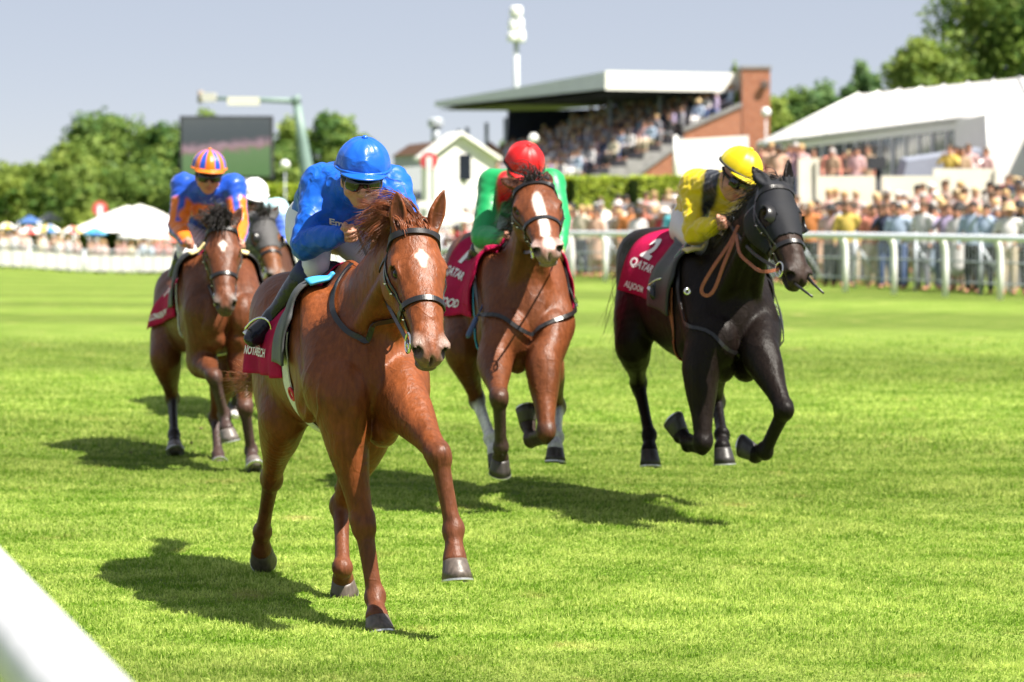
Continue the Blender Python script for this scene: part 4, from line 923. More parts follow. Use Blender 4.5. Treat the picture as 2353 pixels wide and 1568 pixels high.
# on the steps of the grandstand: a figure per place, two of three kinds simple
pts = {}
for k in range(14 if CROWD else 0):
    for l in np.arange(-1.0, 6.0, .72):
        if crng.random() < .74:
            d0 = -4.6+k*.74+.30; z0 = 1.30+k*.315; q = stand_pt(l+crng.uniform(-.3, .3), d0+crng.uniform(-.1, .15), z0); u, v, D = uv(q+(0, 0, 1.5))
            if 1215 < u < 1700 and l < 6: pts.setdefault(k, []).append(tuple(q))
LIGHT = ['white', 'white', 'pale blue', 'lilac', 'pale blue', 'lilac', 'navy', 'navy', 'grey', 'grey', 'black', 'pale pink', 'cream', 'lilac']
for k in pts: row_of(pts[k], 'stand step %s' % ['one', 'two', 'three', 'four', 'five', 'six', 'seven', 'eight', 'nine', 'ten', 'eleven', 'twelve', 'thirteen', 'fourteen'][k], 'spectators on the grandstand steps', -1.0, ('seated',))
# ---- the far crowds read as one mass: simple figures in one object each
def far_crowd(name, label, places, palette, seed):
    r = np.random.default_rng(seed); b = MB(); cs = []
    for p in places:
        p = np.array(p); s = r.uniform(.92, 1.06); a0 = len(b.v); c = tuple(.74*x for x in palette[r.integers(len(palette))]); lo = [(.03, .03, .05), (.3, .28, .26), (.12, .12, .15), (.6, .58, .55)][r.integers(4)]; hc = (list(HRC.values())[:4]*2+[(.55, .42, .24), (.62, .60, .58)])[r.integers(10)]
        for prof, col, ox in (([(.13, 0), (.15, .4), (.17, .9)], lo, 0), ([(.16, .85), (.19, 1.1), (.22, 1.35), (.10, 1.5), (.06, 1.52)], c, 0), ([(.05, 1.48), (.085, 1.58), (.09, 1.64), (.085, 1.68)], (.5, .27, .18), 0), ([(.095, 1.66), (.10, 1.72), (.05, 1.79)], hc, 0)):
            i0 = len(b.v); b.lathe([(x*s, z*s) for x, z in prof], p, 8, sy=.7); cs += [col]*(len(b.v)-i0)
    me = b.mesh(name, True); at = me.color_attributes.new('col', 'FLOAT_COLOR', 'POINT'); at.data.foreach_set('color', np.c_[np.array(cs), np.ones(len(cs))].astype(np.float32).ravel())
    tag(link(name, me, mat('crowd_clothes', (1, 1, 1), attr=True, rough=.75)), label, 'crowd', kind='stuff')
PAL = [(.62, .48, .44), (.62, .40, .36), (.66, .62, .62), (.30, .20, .16), (.55, .36, .26), (.66, .46, .40), (.5, .3, .26), (.45, .55, .65), (.7, .6, .4), (.12, .14, .22), (.62, .28, .26), (.72, .68, .62)]
pl = []
r_ = np.random.default_rng(9)
L_ = 105
for s in np.arange(2, L_, .55):
    for o in range(4):
        q = PF_PT(s+r_.uniform(-.25, .25), 0, -(1.0+o*1.2+r_.uniform(-.4, .4))); u = uv(q+(0, 0, 1.5))[0]
        if -40 < u < 1000 and r_.random() < .8: pl.append(q)
far_crowd('crowd', 'far crowd massed behind the white panelled fence', pl, PAL, 4)
pl = []
for k in range(15):
    for l in np.arange(6.2, 23.5, .62):
        if r_.random() < .72: pl.append(stand_pt(l+r_.uniform(-.2, .2), -4.6+k*.74+.3+r_.uniform(-.1, .1), 1.30+k*.315-.42))
far_crowd('crowd', 'dense crowd on the far half of the grandstand steps', pl, [(.42, .44, .56), (.62, .62, .70), (.12, .13, .24), (.5, .44, .58), (.25, .25, .32), (.7, .68, .72), (.05, .06, .12)], 5)
pl = []
for i in range(70):
    u = r_.uniform(925, 1110); D = r_.uniform(80, 106); q = P(u, 400, D); pl.append((q[0], q[1], gz(q)))
far_crowd('crowd', 'crowd in front of the white gabled house', pl, [(.72, .70, .72), (.42, .44, .56), (.65, .5, .5), (.12, .13, .24), (.6, .6, .66)], 6)

pl = []
for k, n in enumerate((7.2, 8.1, 9.0)):
    for s in np.arange(-26, 8.5, .62):
        q = rail_pt(s+r_.uniform(-.25, .25), n+r_.uniform(-.35, .35)); u = uv(q+(0, 0, 1.5))[0]
        if 1290 < u < 2400 and r_.random() < .85: pl.append(q)
for n in (1.8, 2.7, 3.6, 4.6, 5.8):
    for s in np.arange(-16, -6, .6):
        q = rail_pt(s+r_.uniform(-.2, .2), n+r_.uniform(-.25, .25)); u = uv(q+(0, 0, 1.5))[0]
        if 1655 < u < 1795: pl.append(q)
far_crowd('crowd', 'crowd massed behind the front rows at the running rail', pl, PAL, 7)

# ------------------------------------------------------------------ horses
def lerp(a, b, t): return np.asarray(a, float)*(1-t)+np.asarray(b, float)*t
def coat_mat(name, rough=.42, var=.42, spec=.26):
    if name in _mc: return _mc[name]
    m = bpy.data.materials.new(name); m.use_nodes = True; nt = m.node_tree; N = nt.nodes; L = nt.links
    b = N['Principled BSDF']; b.inputs['Roughness'].default_value = rough; b.inputs['Specular IOR Level'].default_value = spec
    b.inputs['Sheen Weight'].default_value = .0
    tc = N.new('ShaderNodeTexCoord'); a = N.new('ShaderNodeAttribute'); a.attribute_name = 'col'
    def noise(sc, det, stretch=None):
        co = tc.outputs['Object']
        if stretch:
            mp = N.new('ShaderNodeMapping'); mp.inputs['Scale'].default_value = stretch; L.new(co, mp.inputs[0]); co = mp.outputs[0]
        n = N.new('ShaderNodeTexNoise'); n.inputs['Scale'].default_value = sc; n.inputs['Detail'].default_value = det; L.new(co, n.inputs['Vector']); return n
    n1 = noise(4, 5); n2 = noise(55, 4, (1, 1, .35))
    mx = N.new('ShaderNodeMath'); mx.operation = 'ADD'; L.new(n1.outputs['Fac'], mx.inputs[0]); L.new(n2.outputs['Fac'], mx.inputs[1])
    rm = N.new('ShaderNodeMapRange'); rm.inputs['From Min'].default_value = .65; rm.inputs['From Max'].default_value = 1.35
    rm.inputs['To Min'].default_value = 1-var; rm.inputs['To Max'].default_value = 1+var; L.new(mx.outputs[0], rm.inputs['Value'])
    vm = N.new('ShaderNodeVectorMath'); vm.operation = 'SCALE'; L.new(a.outputs['Color'], vm.inputs[0]); L.new(rm.outputs[0], vm.inputs['Scale'])
    L.new(vm.outputs[0], b.inputs['Base Color'])
    n3 = noise(16, 3, (1, 1, .6)); n4 = noise(240, 2, (1, 1, .25)); n5 = noise(34, 2, (1.6, 1.6, .35))
    # thin raised lines (veins and sinews) out of a narrow band of noise
    ab = N.new('ShaderNodeMath'); ab.operation = 'SUBTRACT'; ab.inputs[1].default_value = .5; L.new(noise(7, 1).outputs['Fac'], ab.inputs[0])
    ab2 = N.new('ShaderNodeMath'); ab2.operation = 'ABSOLUTE'; L.new(ab.outputs[0], ab2.inputs[0])
    vr = N.new('ShaderNodeMapRange'); vr.inputs['From Min'].default_value = 0; vr.inputs['From Max'].default_value = .03
    vr.inputs['To Min'].default_value = .07; vr.inputs['To Max'].default_value = 0; L.new(ab2.outputs[0], vr.inputs['Value'])
    def mad(x, k, y):
        q = N.new('ShaderNodeMath'); q.operation = 'MULTIPLY_ADD'; L.new(x, q.inputs[0]); q.inputs[1].default_value = k
        if y is None: q.inputs[2].default_value = 0
        else: L.new(y, q.inputs[2])
        return q.outputs[0]
    rg = N.new('ShaderNodeTexNoise'); rg.noise_type = 'RIDGED_MULTIFRACTAL'; rg.inputs['Scale'].default_value = 4.2; rg.inputs['Detail'].default_value = 2.5; rg.inputs['Offset'].default_value = .9; rg.inputs['Gain'].default_value = 1.6
    mq = N.new('ShaderNodeMapping'); mq.inputs['Scale'].default_value = (1.5, 1.2, .55); L.new(tc.outputs['Object'], mq.inputs[0]); L.new(mq.outputs[0], rg.inputs['Vector'])
    hgt = mad(rg.outputs['Fac'], .38, None); hgt = mad(n3.outputs['Fac'], .5, hgt); hgt = mad(hgt, 1.0, mad(n5.outputs['Fac'], .22, mad(n4.outputs['Fac'], .10, vr.outputs[0])))
    bp = N.new('ShaderNodeBump'); bp.inputs['Strength'].default_value = .75; bp.inputs['Distance'].default_value = .016
    L.new(hgt, bp.inputs['Height']); L.new(bp.outputs[0], b.inputs['Normal'])
    rr = N.new('ShaderNodeMapRange'); rr.inputs['To Min'].default_value = rough-.08; rr.inputs['To Max'].default_value = rough+.14
    L.new(n2.outputs['Fac'], rr.inputs['Value']); L.new(rr.outputs[0], b.inputs['Roughness'])
    _mc[name] = m
    return m

from mathutils.bvhtree import BVHTree
class Horse:
    def set_bvh(s, me, off):
        co = np.zeros(len(me.vertices)*3, np.float32); me.vertices.foreach_get('co', co); co = co.reshape(-1, 3)+np.array(off, np.float32)
        no = np.zeros(len(me.vertices)*3, np.float32); me.vertices.foreach_get('normal', no); s.vn = no.reshape(-1, 3)
        q = np.zeros(len(me.polygons)*4, np.int32); me.polygons.foreach_get('vertices', q); s.q = q.reshape(-1, 4)
        s.bvh = BVHTree.FromPolygons([tuple(c) for c in co.tolist()], [tuple(c) for c in s.q.tolist()])
    def near(s, p):
        l, n, i, d = s.bvh.find_nearest(Vector(p)); nn = nrm(s.vn[s.q[i]].mean(0)); return np.array(l), nn
    def cast(s, o, q):
        d = Vector(nrm(np.asarray(q)-np.asarray(o))); l, n, i, _ = s.bvh.ray_cast(Vector(np.asarray(o)+np.array(d)*.9), -d)
        if l is None: return s.near(q)
        return np.array(l), nrm(s.vn[s.q[i]].mean(0))

def build_horse(sp):
    """sp: pose and coat. Returns the horse with its body surface for the tack and the rider."""
    H = Horse(); psi = R(sp['yaw'])
    h = np.array((math.sin(psi), -math.cos(psi), 0)); lat = np.array((math.cos(psi), math.sin(psi), 0)); up = np.array((0, 0, 1.0))
    pit = R(sp.get('pitch', 0)); hx = h*math.cos(pit)+up*math.sin(pit); hz = up*math.cos(pit)-h*math.sin(pit)
    W = np.asarray(sp['withers'], float); s = sp.get('scale', 1.0)
    def T(x, y, z): return W + s*(x*hx + y*lat + (z-1.6)*hz)
    H.h, H.lat, H.T, H.W, H.s = h, lat, T, W, s
    c = sp['coat']; body, dark, muz, lowc = c['body'], c.get('dark', c['body']), c['muzzle'], c['legs']
    S = Sdf(); H.S = S
    # trunk
    st = [(.29, 1.09, .185, .165), (.18, 1.14, .29, .235), (0, 1.155, .325, .25), (-.28, 1.14, .325, .265), (-.58, 1.14, .31, .275),
          (-.85, 1.205, .285, .268), (-1.05, 1.265, .27, .265), (-1.25, 1.24, .24, .215), (-1.40, 1.17, .16, .14)]
    bw = sp.get('wide', 1.0)
    S.loft([T(a, 0, z) for a, z, _, _ in st], [(w*s*bw, v*s) for _, _, v, w in st], k=.02, col=body, side=lat, n=7)
    # withers, spine
    S.loft([T(.14, 0, 1.44), T(.02, 0, 1.52), T(-.12, 0, 1.52), T(-.35, 0, 1.45), T(-.7, 0, 1.44)], [(.05*s, .08*s), (.05*s, .075*s), (.055*s, .07*s), (.08*s, .06*s), (.11*s, .06*s)], k=.11, col=body, side=lat)
    for y in (-1, 1):
        S.ell(T(-1.08, .13*y, 1.34), np.array((.25, .14, .17))*s, np.array((hx, lat, hz)), k=.06, col=body)      # croup muscle
        S.ell(T(.06, .19*y, 1.24), np.array((.16, .085, .27))*s, np.array((nrm(hx*.9+hz*.4), lat, nrm(hz*.9-hx*.4))), k=.06, col=body)   # shoulder blade
        S.ell(T(.405, .102*y, 1.04), np.array((.098, .098, .150))*s, np.array((hx, lat, hz)), k=.012, col=body)   # breast muscles
        S.ell(T(.27, .19*y, 1.10), np.array((.13, .08, .14))*s, np.array((hx, lat, hz)), k=.035, col=body)       # point of shoulder
        S.ell(T(.32, .07*y, .89), np.array((.13, .07, .085))*s, np.array((hx, lat, hz)), k=.02, col=body)        # underside of the breast
        S.loft([T(.47, .150*y, 1.20), T(.46, .172*y, 1.06), T(.40, .178*y, .94)], [.012*s, .019*s, .015*s], k=.030, side=lat, op='-')    # crease between arm and breast
        S.loft([T(.02, .225*y, 1.44), T(.14, .255*y, 1.28), T(.27, .265*y, 1.14)], [.010*s, .018*s, .012*s], k=.05, side=lat, op='-')      # behind the ridge of the shoulder blade
        S.ell(T(.13, .215*y, 1.02), np.array((.13, .06, .12))*s, np.array((hx, lat, hz)), k=.03, col=body)                                # triceps
        S.loft([T(.30, .255*y, 1.08), T(.20, .265*y, .97)], [.010*s, .012*s], k=.035, side=lat, op='-')
    # neck and head
    poll, muz_p = np.asarray(sp['poll'], float), np.asarray(sp['muzzle'], float)
    ax = nrm(muz_p-poll); hy = R(sp['head_yaw']); ro = R(sp.get('head_roll', 0))
    la = np.array((math.cos(hy)*math.cos(ro), math.sin(hy)*math.cos(ro), math.sin(ro))); la = nrm(la-ax*(la@ax)); uz = np.cross(la, ax)
    if uz[2] < 0 and abs(uz[2]) > .2 or uz[1] > .3: uz = -uz
    hs = sp.get('head_scale', 1.0)*s
    hw = sp.get('head_width', 1.2)
    def Q(x, y, z): return poll + hs*(x*ax + y*hw*la + z*uz)
    def hl(pts, rad, **kw):
        S.loft(pts, [(r*hw**.8, r) if np.isscalar(r) else (r[0]*hw, r[1]) for r in rad], side=la, **kw)
    H.Q, H.ax, H.la, H.uz, H.poll, H.hs = Q, ax, la, uz, poll, hs
    nb, ne = T(.12, 0, 1.27), Q(-.015, 0, -.085)
    nd = ne-nb; sag = nrm(np.cross(lat, nrm(nd)));
    if sag[2] < 0: sag = -sag
    nl = np.linalg.norm(nd); bend = sp.get('neck_bend', .03); nw = sp.get('neck_w', 1.0)
    npts = [nb-nd*.12, nb, nb+nd*.3+sag*bend, nb+nd*.62+sag*bend*1.1, nb+nd*.88+sag*bend*.5, ne]
    S.loft(npts, [(.19*s*nw, .30*s), (.165*s*nw, .275*s), (.118*s*nw, .205*s), (.088*s*nw, .150*s), (.078*s*nw, .118*s), (.074*s*nw, .10*s)], k=.06, col=body, side=lat, n=5)
    H.neck = (nb, ne, sag, nl)
    for y in (-1, 1):     # jugular groove muscle
        S.loft([nb+sag*-.16+lat*.10*y*s+nd*.05, nb+nd*.45+lat*.062*y*s-sag*.105, nb+nd*.85+lat*.05*y*s-sag*.075], [.06*s, .045*s, .035*s], k=.022, col=body, side=lat)
    k = .026*hs; E = lambda x, y, z, r, col=None, kk=None, op='+': S.ell(Q(x, y, z), np.array(r)*hs, np.array((ax, la/hw, uz)), k=kk or k, col=col, op=op)
    fc = c.get('face', body)
    E(.05, 0, -.06, (.12, .082, .095), fc); E(.165, 0, -.055, (.13, .092, .075), fc)
    hl([Q(.10, 0, -.07), Q(.22, 0, -.064), Q(.34, 0, -.063), Q(.45, 0, -.066), Q(.53, 0, -.072), Q(.585, 0, -.083)],
           [(.088*hs, .085*hs), (.084*hs, .076*hs), (.070*hs, .066*hs), (.059*hs, .057*hs), (.055*hs, .055*hs), (.046*hs, .048*hs)], k=k, col=fc)
    hl([Q(.16, 0, -.005), Q(.3, 0, -.012), Q(.45, 0, -.022)], [(.050*hs, .02*hs), (.036*hs, .018*hs), (.026*hs, .016*hs)], k=.02*hs, col=fc)   # nasal bone
    for y in (-1, 1):
        hl([Q(.02, .05*y, -.14), Q(.12, .062*y, -.20), Q(.24, .052*y, -.175), Q(.37, .034*y, -.135), Q(.5, .02*y, -.125)],
               [(.035*hs, .06*hs), (.034*hs, .075*hs), (.028*hs, .058*hs), (.026*hs, .042*hs), (.024*hs, .028*hs)], k=k, col=fc)
        E(.16, .068*y, -.135, (.105, .034, .10), fc, .02*hs)
        E(.185, .078*y, -.034, (.05, .024, .020), fc, .02*hs)                         # brow
        hl([Q(.215, .082*y, -.098), Q(.31, .062*y, -.092), Q(.40, .05*y, -.086)], [.019*hs, .012*hs, .008*hs], k=.014*hs, col=fc)
        E(.207, .090*y, -.042, (.029, .022, .021), (.03, .014, .009), .008*hs, '-')
        hl([Q(.174, .074*y, -.034), Q(.203, .081*y, -.024), Q(.236, .074*y, -.037)], [.007*hs, .008*hs, .006*hs], k=.008*hs, col=fc)   # upper lid
        hl([Q(.178, .082*y, -.056), Q(.205, .085*y, -.068), Q(.232, .079*y, -.058)], [.007*hs, .008*hs, .006*hs], k=.008*hs, col=fc)
        E(.56, .040*y, -.066, (.055, .024, .036), muz, .016*hs)
        hl([Q(.53, .044*y, -.045), Q(.572, .058*y, -.043), Q(.602, .046*y, -.064), Q(.592, .045*y, -.09)], [.009*hs, .010*hs, .010*hs, .008*hs], k=.009*hs, col=muz)
        E(.600, .046*y, -.066, (.036, .0175, .024), (.008, .005, .005), .008*hs, '-')
        S.seg(Q(.50, .05*y, -.113), Q(.60, .03*y, -.125), .006*hs, .006*hs, k=.006*hs, col=tuple(np.array(muz)*.5), op='-', side=la)
    E(.598, 0, -.098, (.040, .044, .044), muz, .02*hs); E(.548, 0, -.152, (.05, .038, .026), muz, .014*hs); E(.590, 0, -.150, (.034, .040, .018), tuple(np.array(muz)*.8), .008*hs)
    E(.632, 0, -.085, (.03, .005, .028), muz, .012*hs, '-')
    # ears
    for y, tip in ((-1, sp['ears'][0]), (1, sp['ears'][1])):
        b0 = Q(.0, .058*y, -.005); tip = np.asarray(tip, float); d = tip-b0; Le = np.linalg.norm(d); e = d/Le
        op_ = np.asarray(sp.get('ear_open', uz+ax*.25+la*.35*y), float) if not isinstance(sp.get('ear_open'), (list,)) else np.asarray(sp['ear_open'][(y+1)//2], float)
        op_ = nrm(op_-e*(op_@e)); sidev = np.cross(e, op_)
        S.loft([b0-d*.15, b0+d*.12, b0+d*.42, b0+d*.75, tip], [(.030*hs, .030*hs), (.032*hs, .028*hs), (.038*hs, .022*hs), (.026*hs, .014*hs), (.006*hs, .005*hs)], k=.02*hs, col=c.get('ears', body), side=sidev)
        S.loft([b0+d*.15+op_*.026*hs, b0+d*.42+op_*.020*hs, b0+d*.75+op_*.012*hs, tip-d*.06+op_*.006*hs], [(.016*hs, .014*hs), (.027*hs, .016*hs), (.016*hs, .009*hs), (.004*hs, .004*hs)], k=.006*hs, col=tuple(np.array(c.get('ears', body))*.35), side=sidev, op='-')
    # legs
    H.hoof = []; L_ = s*sp.get('leg', 1.17)
    for nm, y, fore in (('fl', -1, 1), ('fr', 1, 1), ('hl', -1, 0), ('hr', 1, 0)):
        J = [np.asarray(q, float) for q in sp[nm]]; lc = c.get('leg_'+nm, lowc); up_c = c.get('upleg', body)
        e0, e1, e2, e3, e4 = J      # elbow/stifle, knee/hock, fetlock, coronet, toe end
        cdir, pdir = nrm(e2-e1), nrm(e3-e2)
        fw = h
        sock = c.get('sock_'+nm)
        low2 = sock or lc
        if fore:
            sh = T(.33, .15*y, 1.08)
            S.loft([T(.0, .15*y, 1.36), T(.2, .165*y, 1.2), sh], [(.06*L_, .12*L_), (.075*L_, .12*L_), (.08*L_, .095*L_)], k=.06, col=body, side=lat)
            S.loft([sh, lerp(sh, e0, .5)+lat*.01*y, e0], [(.085*L_, .10*L_), (.085*L_, .12*L_), (.08*L_, .105*L_)], k=.05, col=body, side=lat)
            d = e1-e0; bk = nrm(np.cross(lat, nrm(d)));  bk = bk if bk@h < 0 else -bk
            S.loft([e0-d*.12, e0+d*.1, e0+d*.32, e0+d*.62, e0+d*.88, e1], [(.075*L_, .10*L_), (.084*L_, .098*L_), (.075*L_, .080*L_), (.053*L_, .058*L_), (.043*L_, .046*L_), (.042*L_, .044*L_)], k=.035, col=up_c, side=lat, n=4)
            S.loft([e0+d*.02-bk*.055*L_+lat*.025*y, e0+d*.3-bk*.045*L_+lat*.022*y, e0+d*.6-bk*.02*s], [.042*L_, .038*L_, .022*s], k=.02, col=up_c, side=lat)
            S.loft([e0+d*.05+bk*.05*L_-lat*.012*y, e0+d*.35+bk*.035*L_, e0+d*.8+bk*.016*s], [.042*L_, .034*L_, .020*s], k=.018, col=up_c, side=lat)
            fr_ = nrm(np.cross(lat, cdir)); fr_ = fr_ if fr_@(-bk) > 0 else -fr_
            l1 = nrm(lat-nrm(d)*(lat@nrm(d))); l2 = nrm(lat-cdir*(lat@cdir))
            for q_ in (-1, 1):
                S.ell(e1-nrm(d)*.022*L_+l1*.019*q_*L_, np.array((.029, .038, .032))*L_, np.array((l1, np.cross(nrm(d), l1), nrm(d))), k=.016, col=lc)
                S.ell(e1+cdir*.020*L_+l2*.017*q_*L_, np.array((.027, .036, .030))*L_, np.array((l2, np.cross(cdir, l2), cdir)), k=.014, col=lc)
            S.ell(e1+fr_*.012*L_, np.array((.038, .034, .038))*L_, np.array((l2, np.cross(cdir, l2), cdir)), k=.012, col=lc)
            S.ell(e1-fr_*.035*L_+cdir*.015, np.array((.022, .022, .035))*L_, np.array((lat, fr_, cdir)), k=.015, col=lc)
            cl = e2-e1
            S.loft([e1, e1+cl*.22, e1+cl*.6, e1+cl*.85, e2], [(.041*L_, .041*L_), (.033*L_, .034*L_), (.0295*L_, .030*L_), (.030*L_, .033*L_), (.035*L_, .037*L_)], k=.015, col=low2, side=lat)
            S.loft([e1+cl*.1-fr_*.036*L_, e1+cl*.5-fr_*.034*L_, e2-fr_*.032*s], [.018*L_, .016*L_, .022*s], k=.012, col=low2, side=lat)
        else:
            hp = T(-1.02, .14*y, 1.22)
            S.loft([hp, lerp(hp, e0, .55)+lat*.015*y, e0], [(.125*L_, .23*L_), (.105*L_, .19*L_), (.085*L_, .12*L_)], k=.06, col=body, side=lat)
            d = e1-e0; bt = T(-1.34, .10*y, 1.18)
            S.loft([bt, lerp(bt, e0+d*.35, .5)-h*.05, e0+d*.42-h*.03], [(.085*L_, .10*L_), (.085*L_, .11*L_), (.05*L_, .06*L_)], k=.06, col=body, side=lat)
            bk = nrm(np.cross(lat, nrm(d))); bk = bk if bk@h < 0 else -bk
            S.loft([e0, e0+d*.25, e0+d*.55, e0+d*.85, e1], [(.085*L_, .115*L_), (.082*L_, .105*L_), (.058*L_, .070*L_), (.042*L_, .05*L_), (.042*L_, .05*L_)], k=.04, col=up_c, side=lat, n=4)
            S.loft([e0+d*.3+bk*.07*L_, e0+d*.7+bk*.055*L_, e1+bk*.06*L_-cdir*.05*s], [.045*L_, .022*L_, .022*s], k=.02, col=lc, side=lat)
            fr_ = nrm(np.cross(lat, cdir)); fr_ = fr_ if fr_@(-bk) > 0 else -fr_
            S.ell(e1, np.array((.044, .055, .06))*L_, np.array((lat, fr_, cdir)), k=.02, col=lc)
            S.loft([e1-fr_*.05*L_-cdir*.055*L_, e1-fr_*.045*L_+cdir*.03, e1-fr_*.03*L_+cdir*.12*s], [.024*L_, .026*L_, .016*s], k=.02, col=lc, side=lat)
            cl = e2-e1
            S.loft([e1, e1+cl*.2, e1+cl*.6, e1+cl*.88, e2], [(.040*L_, .046*L_), (.032*L_, .038*L_), (.028*L_, .032*L_), (.030*L_, .034*L_), (.036*L_, .038*L_)], k=.015, col=low2, side=lat)
            S.loft([e1+cl*.1-fr_*.038*L_, e1+cl*.5-fr_*.032*L_, e2-fr_*.032*s], [.019*L_, .016*L_, .022*s], k=.012, col=low2, side=lat)
        S.ell(e2, np.array((.0375, .038, .044))*L_, np.array((lat, fr_, cdir)), k=.016, col=low2)
        S.ell(e2-fr_*.03*L_+pdir*.01, np.array((.030, .024, .030))*L_, np.array((lat, fr_, cdir)), k=.014, col=low2)
        pl = e3-e2
        S.loft([e2, e2+pl*.5, e3], [(.035*L_, .036*L_), (.032*L_, .035*L_), (.043*L_, .045*L_)], k=.015, col=low2, side=lat)
        H.hoof.append((e3, e4, pdir, nrm(lat), s*1.06, c.get('hoofcol', (.09, .075, .065))))
    if sp.get('veins', True):
        def vein(pts, r):
            d_ = [np.asarray(p_, float) for p_ in pts]; m_ = [lerp(d_[i_], d_[i_+1], t_) for i_ in range(len(d_)-1) for t_ in (0, .33, .66)]+[d_[-1]]
            q_ = S.project(np.array(m_), -.0005, 4); S.loft(list(q_), [r*.4]+[r]*(len(q_)-2)+[r*.4], k=.006, side=lat, n=2)
        for y in (-1, 1):
            vein([Q(.27, .07*y, -.06), Q(.32, .065*y, -.085), Q(.39, .06*y, -.10), Q(.44, .05*y, -.125)], .0045*hs)
            vein([Q(.30, .066*y, -.075), Q(.37, .055*y, -.062), Q(.45, .05*y, -.066)], .0038*hs)
            vein([Q(.13, .08*y, -.015), Q(.16, .085*y, -.05), Q(.17, .1*y, -.10), Q(.2, .1*y, -.16)], .004*hs)
            vein([T(.40, .19*y, 1.12), T(.40, .17*y, 1.0), T(.33, .16*y, .90)], .006*s)
            vein([T(.36, .22*y, 1.2), T(.33, .24*y, 1.08), T(.25, .25*y, 1.0), T(.2, .26*y, .9)], .005*s)
    for extra in sp.get('marks', []): extra(S, H)
    return H

def horse_object(H, name, label, voxel, coat, base):
    root = empty(name, base, label, 'horse', 'racehorses with their jockeys on the track')
    me = H.S.mesh('body', voxel, base=(.3, .1, .03))
    link('body', me, coat, root)
    H.root = root
    H.set_bvh(me, base)
    # eyes
    for y in (-1, 1):
        b = MB(); r = .0255*H.hs
        b.lathe([(r*math.sin(math.pi*i/10)+1e-4, -r*math.cos(math.pi*i/10)) for i in range(11)], H.Q(.207, .0725*y, -.0435), 16)
        b.build('eye', M['eye'], root, True)
    for e3, e4, pdir, latv, s, hc in H.hoof:
        hoof_mesh(e3, e4, latv, s, hc, root)
    return root

def hoof_mesh(c0, c1, latv, s, hc, root):
    """horn box from the coronet c0 to the middle of the ground face c1"""
    a = nrm(c1-c0); L = max(np.linalg.norm(c1-c0), .05)
    sd_ = nrm(latv-a*(latv@a)); fr = np.cross(sd_, a)
    if fr[1] > 0 and abs(fr[1]) > .25 or (abs(fr[1]) <= .25 and fr[2] < 0): fr = -fr
    b = MB(); n = 24; vs = []
    prof = [(-.012, .040, 0), (0, .047, 0), (.15, .0495, .004), (.6, .056, .016), (1.0, .0625, .027)]
    for t, r, f in prof:
        for k in range(n):
            q = 2*math.pi*k/n; cf = math.cos(q)
            rr = r*(1+.10*max(cf, 0)) if cf > 0 else r*(1-.12*(-cf)**2)
            drop = .0 if cf >= 0 else .018*(-cf)*t       # lower heels
            vs.append(c0 + a*(L*t - drop*0) + s*(sd_*math.sin(q)*r*.98 + fr*(cf*rr+f)))
    b.grid(vs, len(prof), n)
    m = len(prof)
    for i in range(m-1): b.f.append((i*n+n-1, (i+1)*n+n-1, (i+1)*n, i*n)); b.m.append(0)
    b.f.append(tuple(range(n))[::-1]); b.m.append(0)
    b.f.append(tuple(range((m-1)*n, m*n))); b.m.append(0)
    ob = b.build('hoof', horn_mat(hc), root, True)
    # thin racing plate under the wall
    b = MB(); pts = []
    for k in range(-10, 11):
        q = k/10*2.45; cf = math.cos(q); r = .0635
        rr = r*(1+.10*cf) if cf > 0 else r*(1-.12*cf*cf)
        ctr = c0+a*(L+.004)+s*(sd_*math.sin(q)*r*.98+fr*(cf*rr+.027)); inn = c0+a*(L+.004)+s*(sd_*math.sin(q)*r*.70+fr*(cf*rr*.72+.027))
        pts.append((ctr, inn))
    vs = []
    for o_, i_ in pts: vs += [o_-a*.004, o_+a*.004, i_+a*.004, i_-a*.004]
    fs = []
    for i in range(len(pts)-1):
        for k in range(4): fs.append((i*4+k, i*4+(k+1) % 4, (i+1)*4+(k+1) % 4, (i+1)*4+k))
    fs += [(0, 1, 2, 3), tuple(len(vs)-4+k for k in (3, 2, 1, 0))]
    b.add(vs, fs); b.build('horseshoe', M['plate'], ob)
def horn_mat(c):
    return mat('horn_%d' % int(1000*c[0]), c, rough=.45, var=.45, scale=60, stretch=(1, 1, .12), detail=3, bump=.15, bscale=60)


M['eye'] = mat('eye_glass', (.006, .004, .003), rough=.12, spec=.35, var=0)
M['plate'] = mat('racing_plate', (.62, .62, .60), rough=.3, metal=.8, var=.1)
M['leather'] = mat('black_leather', (.012, .011, .012), rough=.34, var=.3, scale=30, bump=.06, bscale=300)
M['tan_leather'] = mat('tan_rubber', (.30, .085, .035), rough=.6, var=.2, scale=40, bump=.4, bscale=300)
M['steel'] = mat('polished_steel', (.72, .71, .66), rough=.18, metal=1.0, var=.05)
M['pale_strap'] = mat('white_elastic', (.68, .67, .62), rough=.7, var=.15, scale=90, bump=.3, bscale=300)

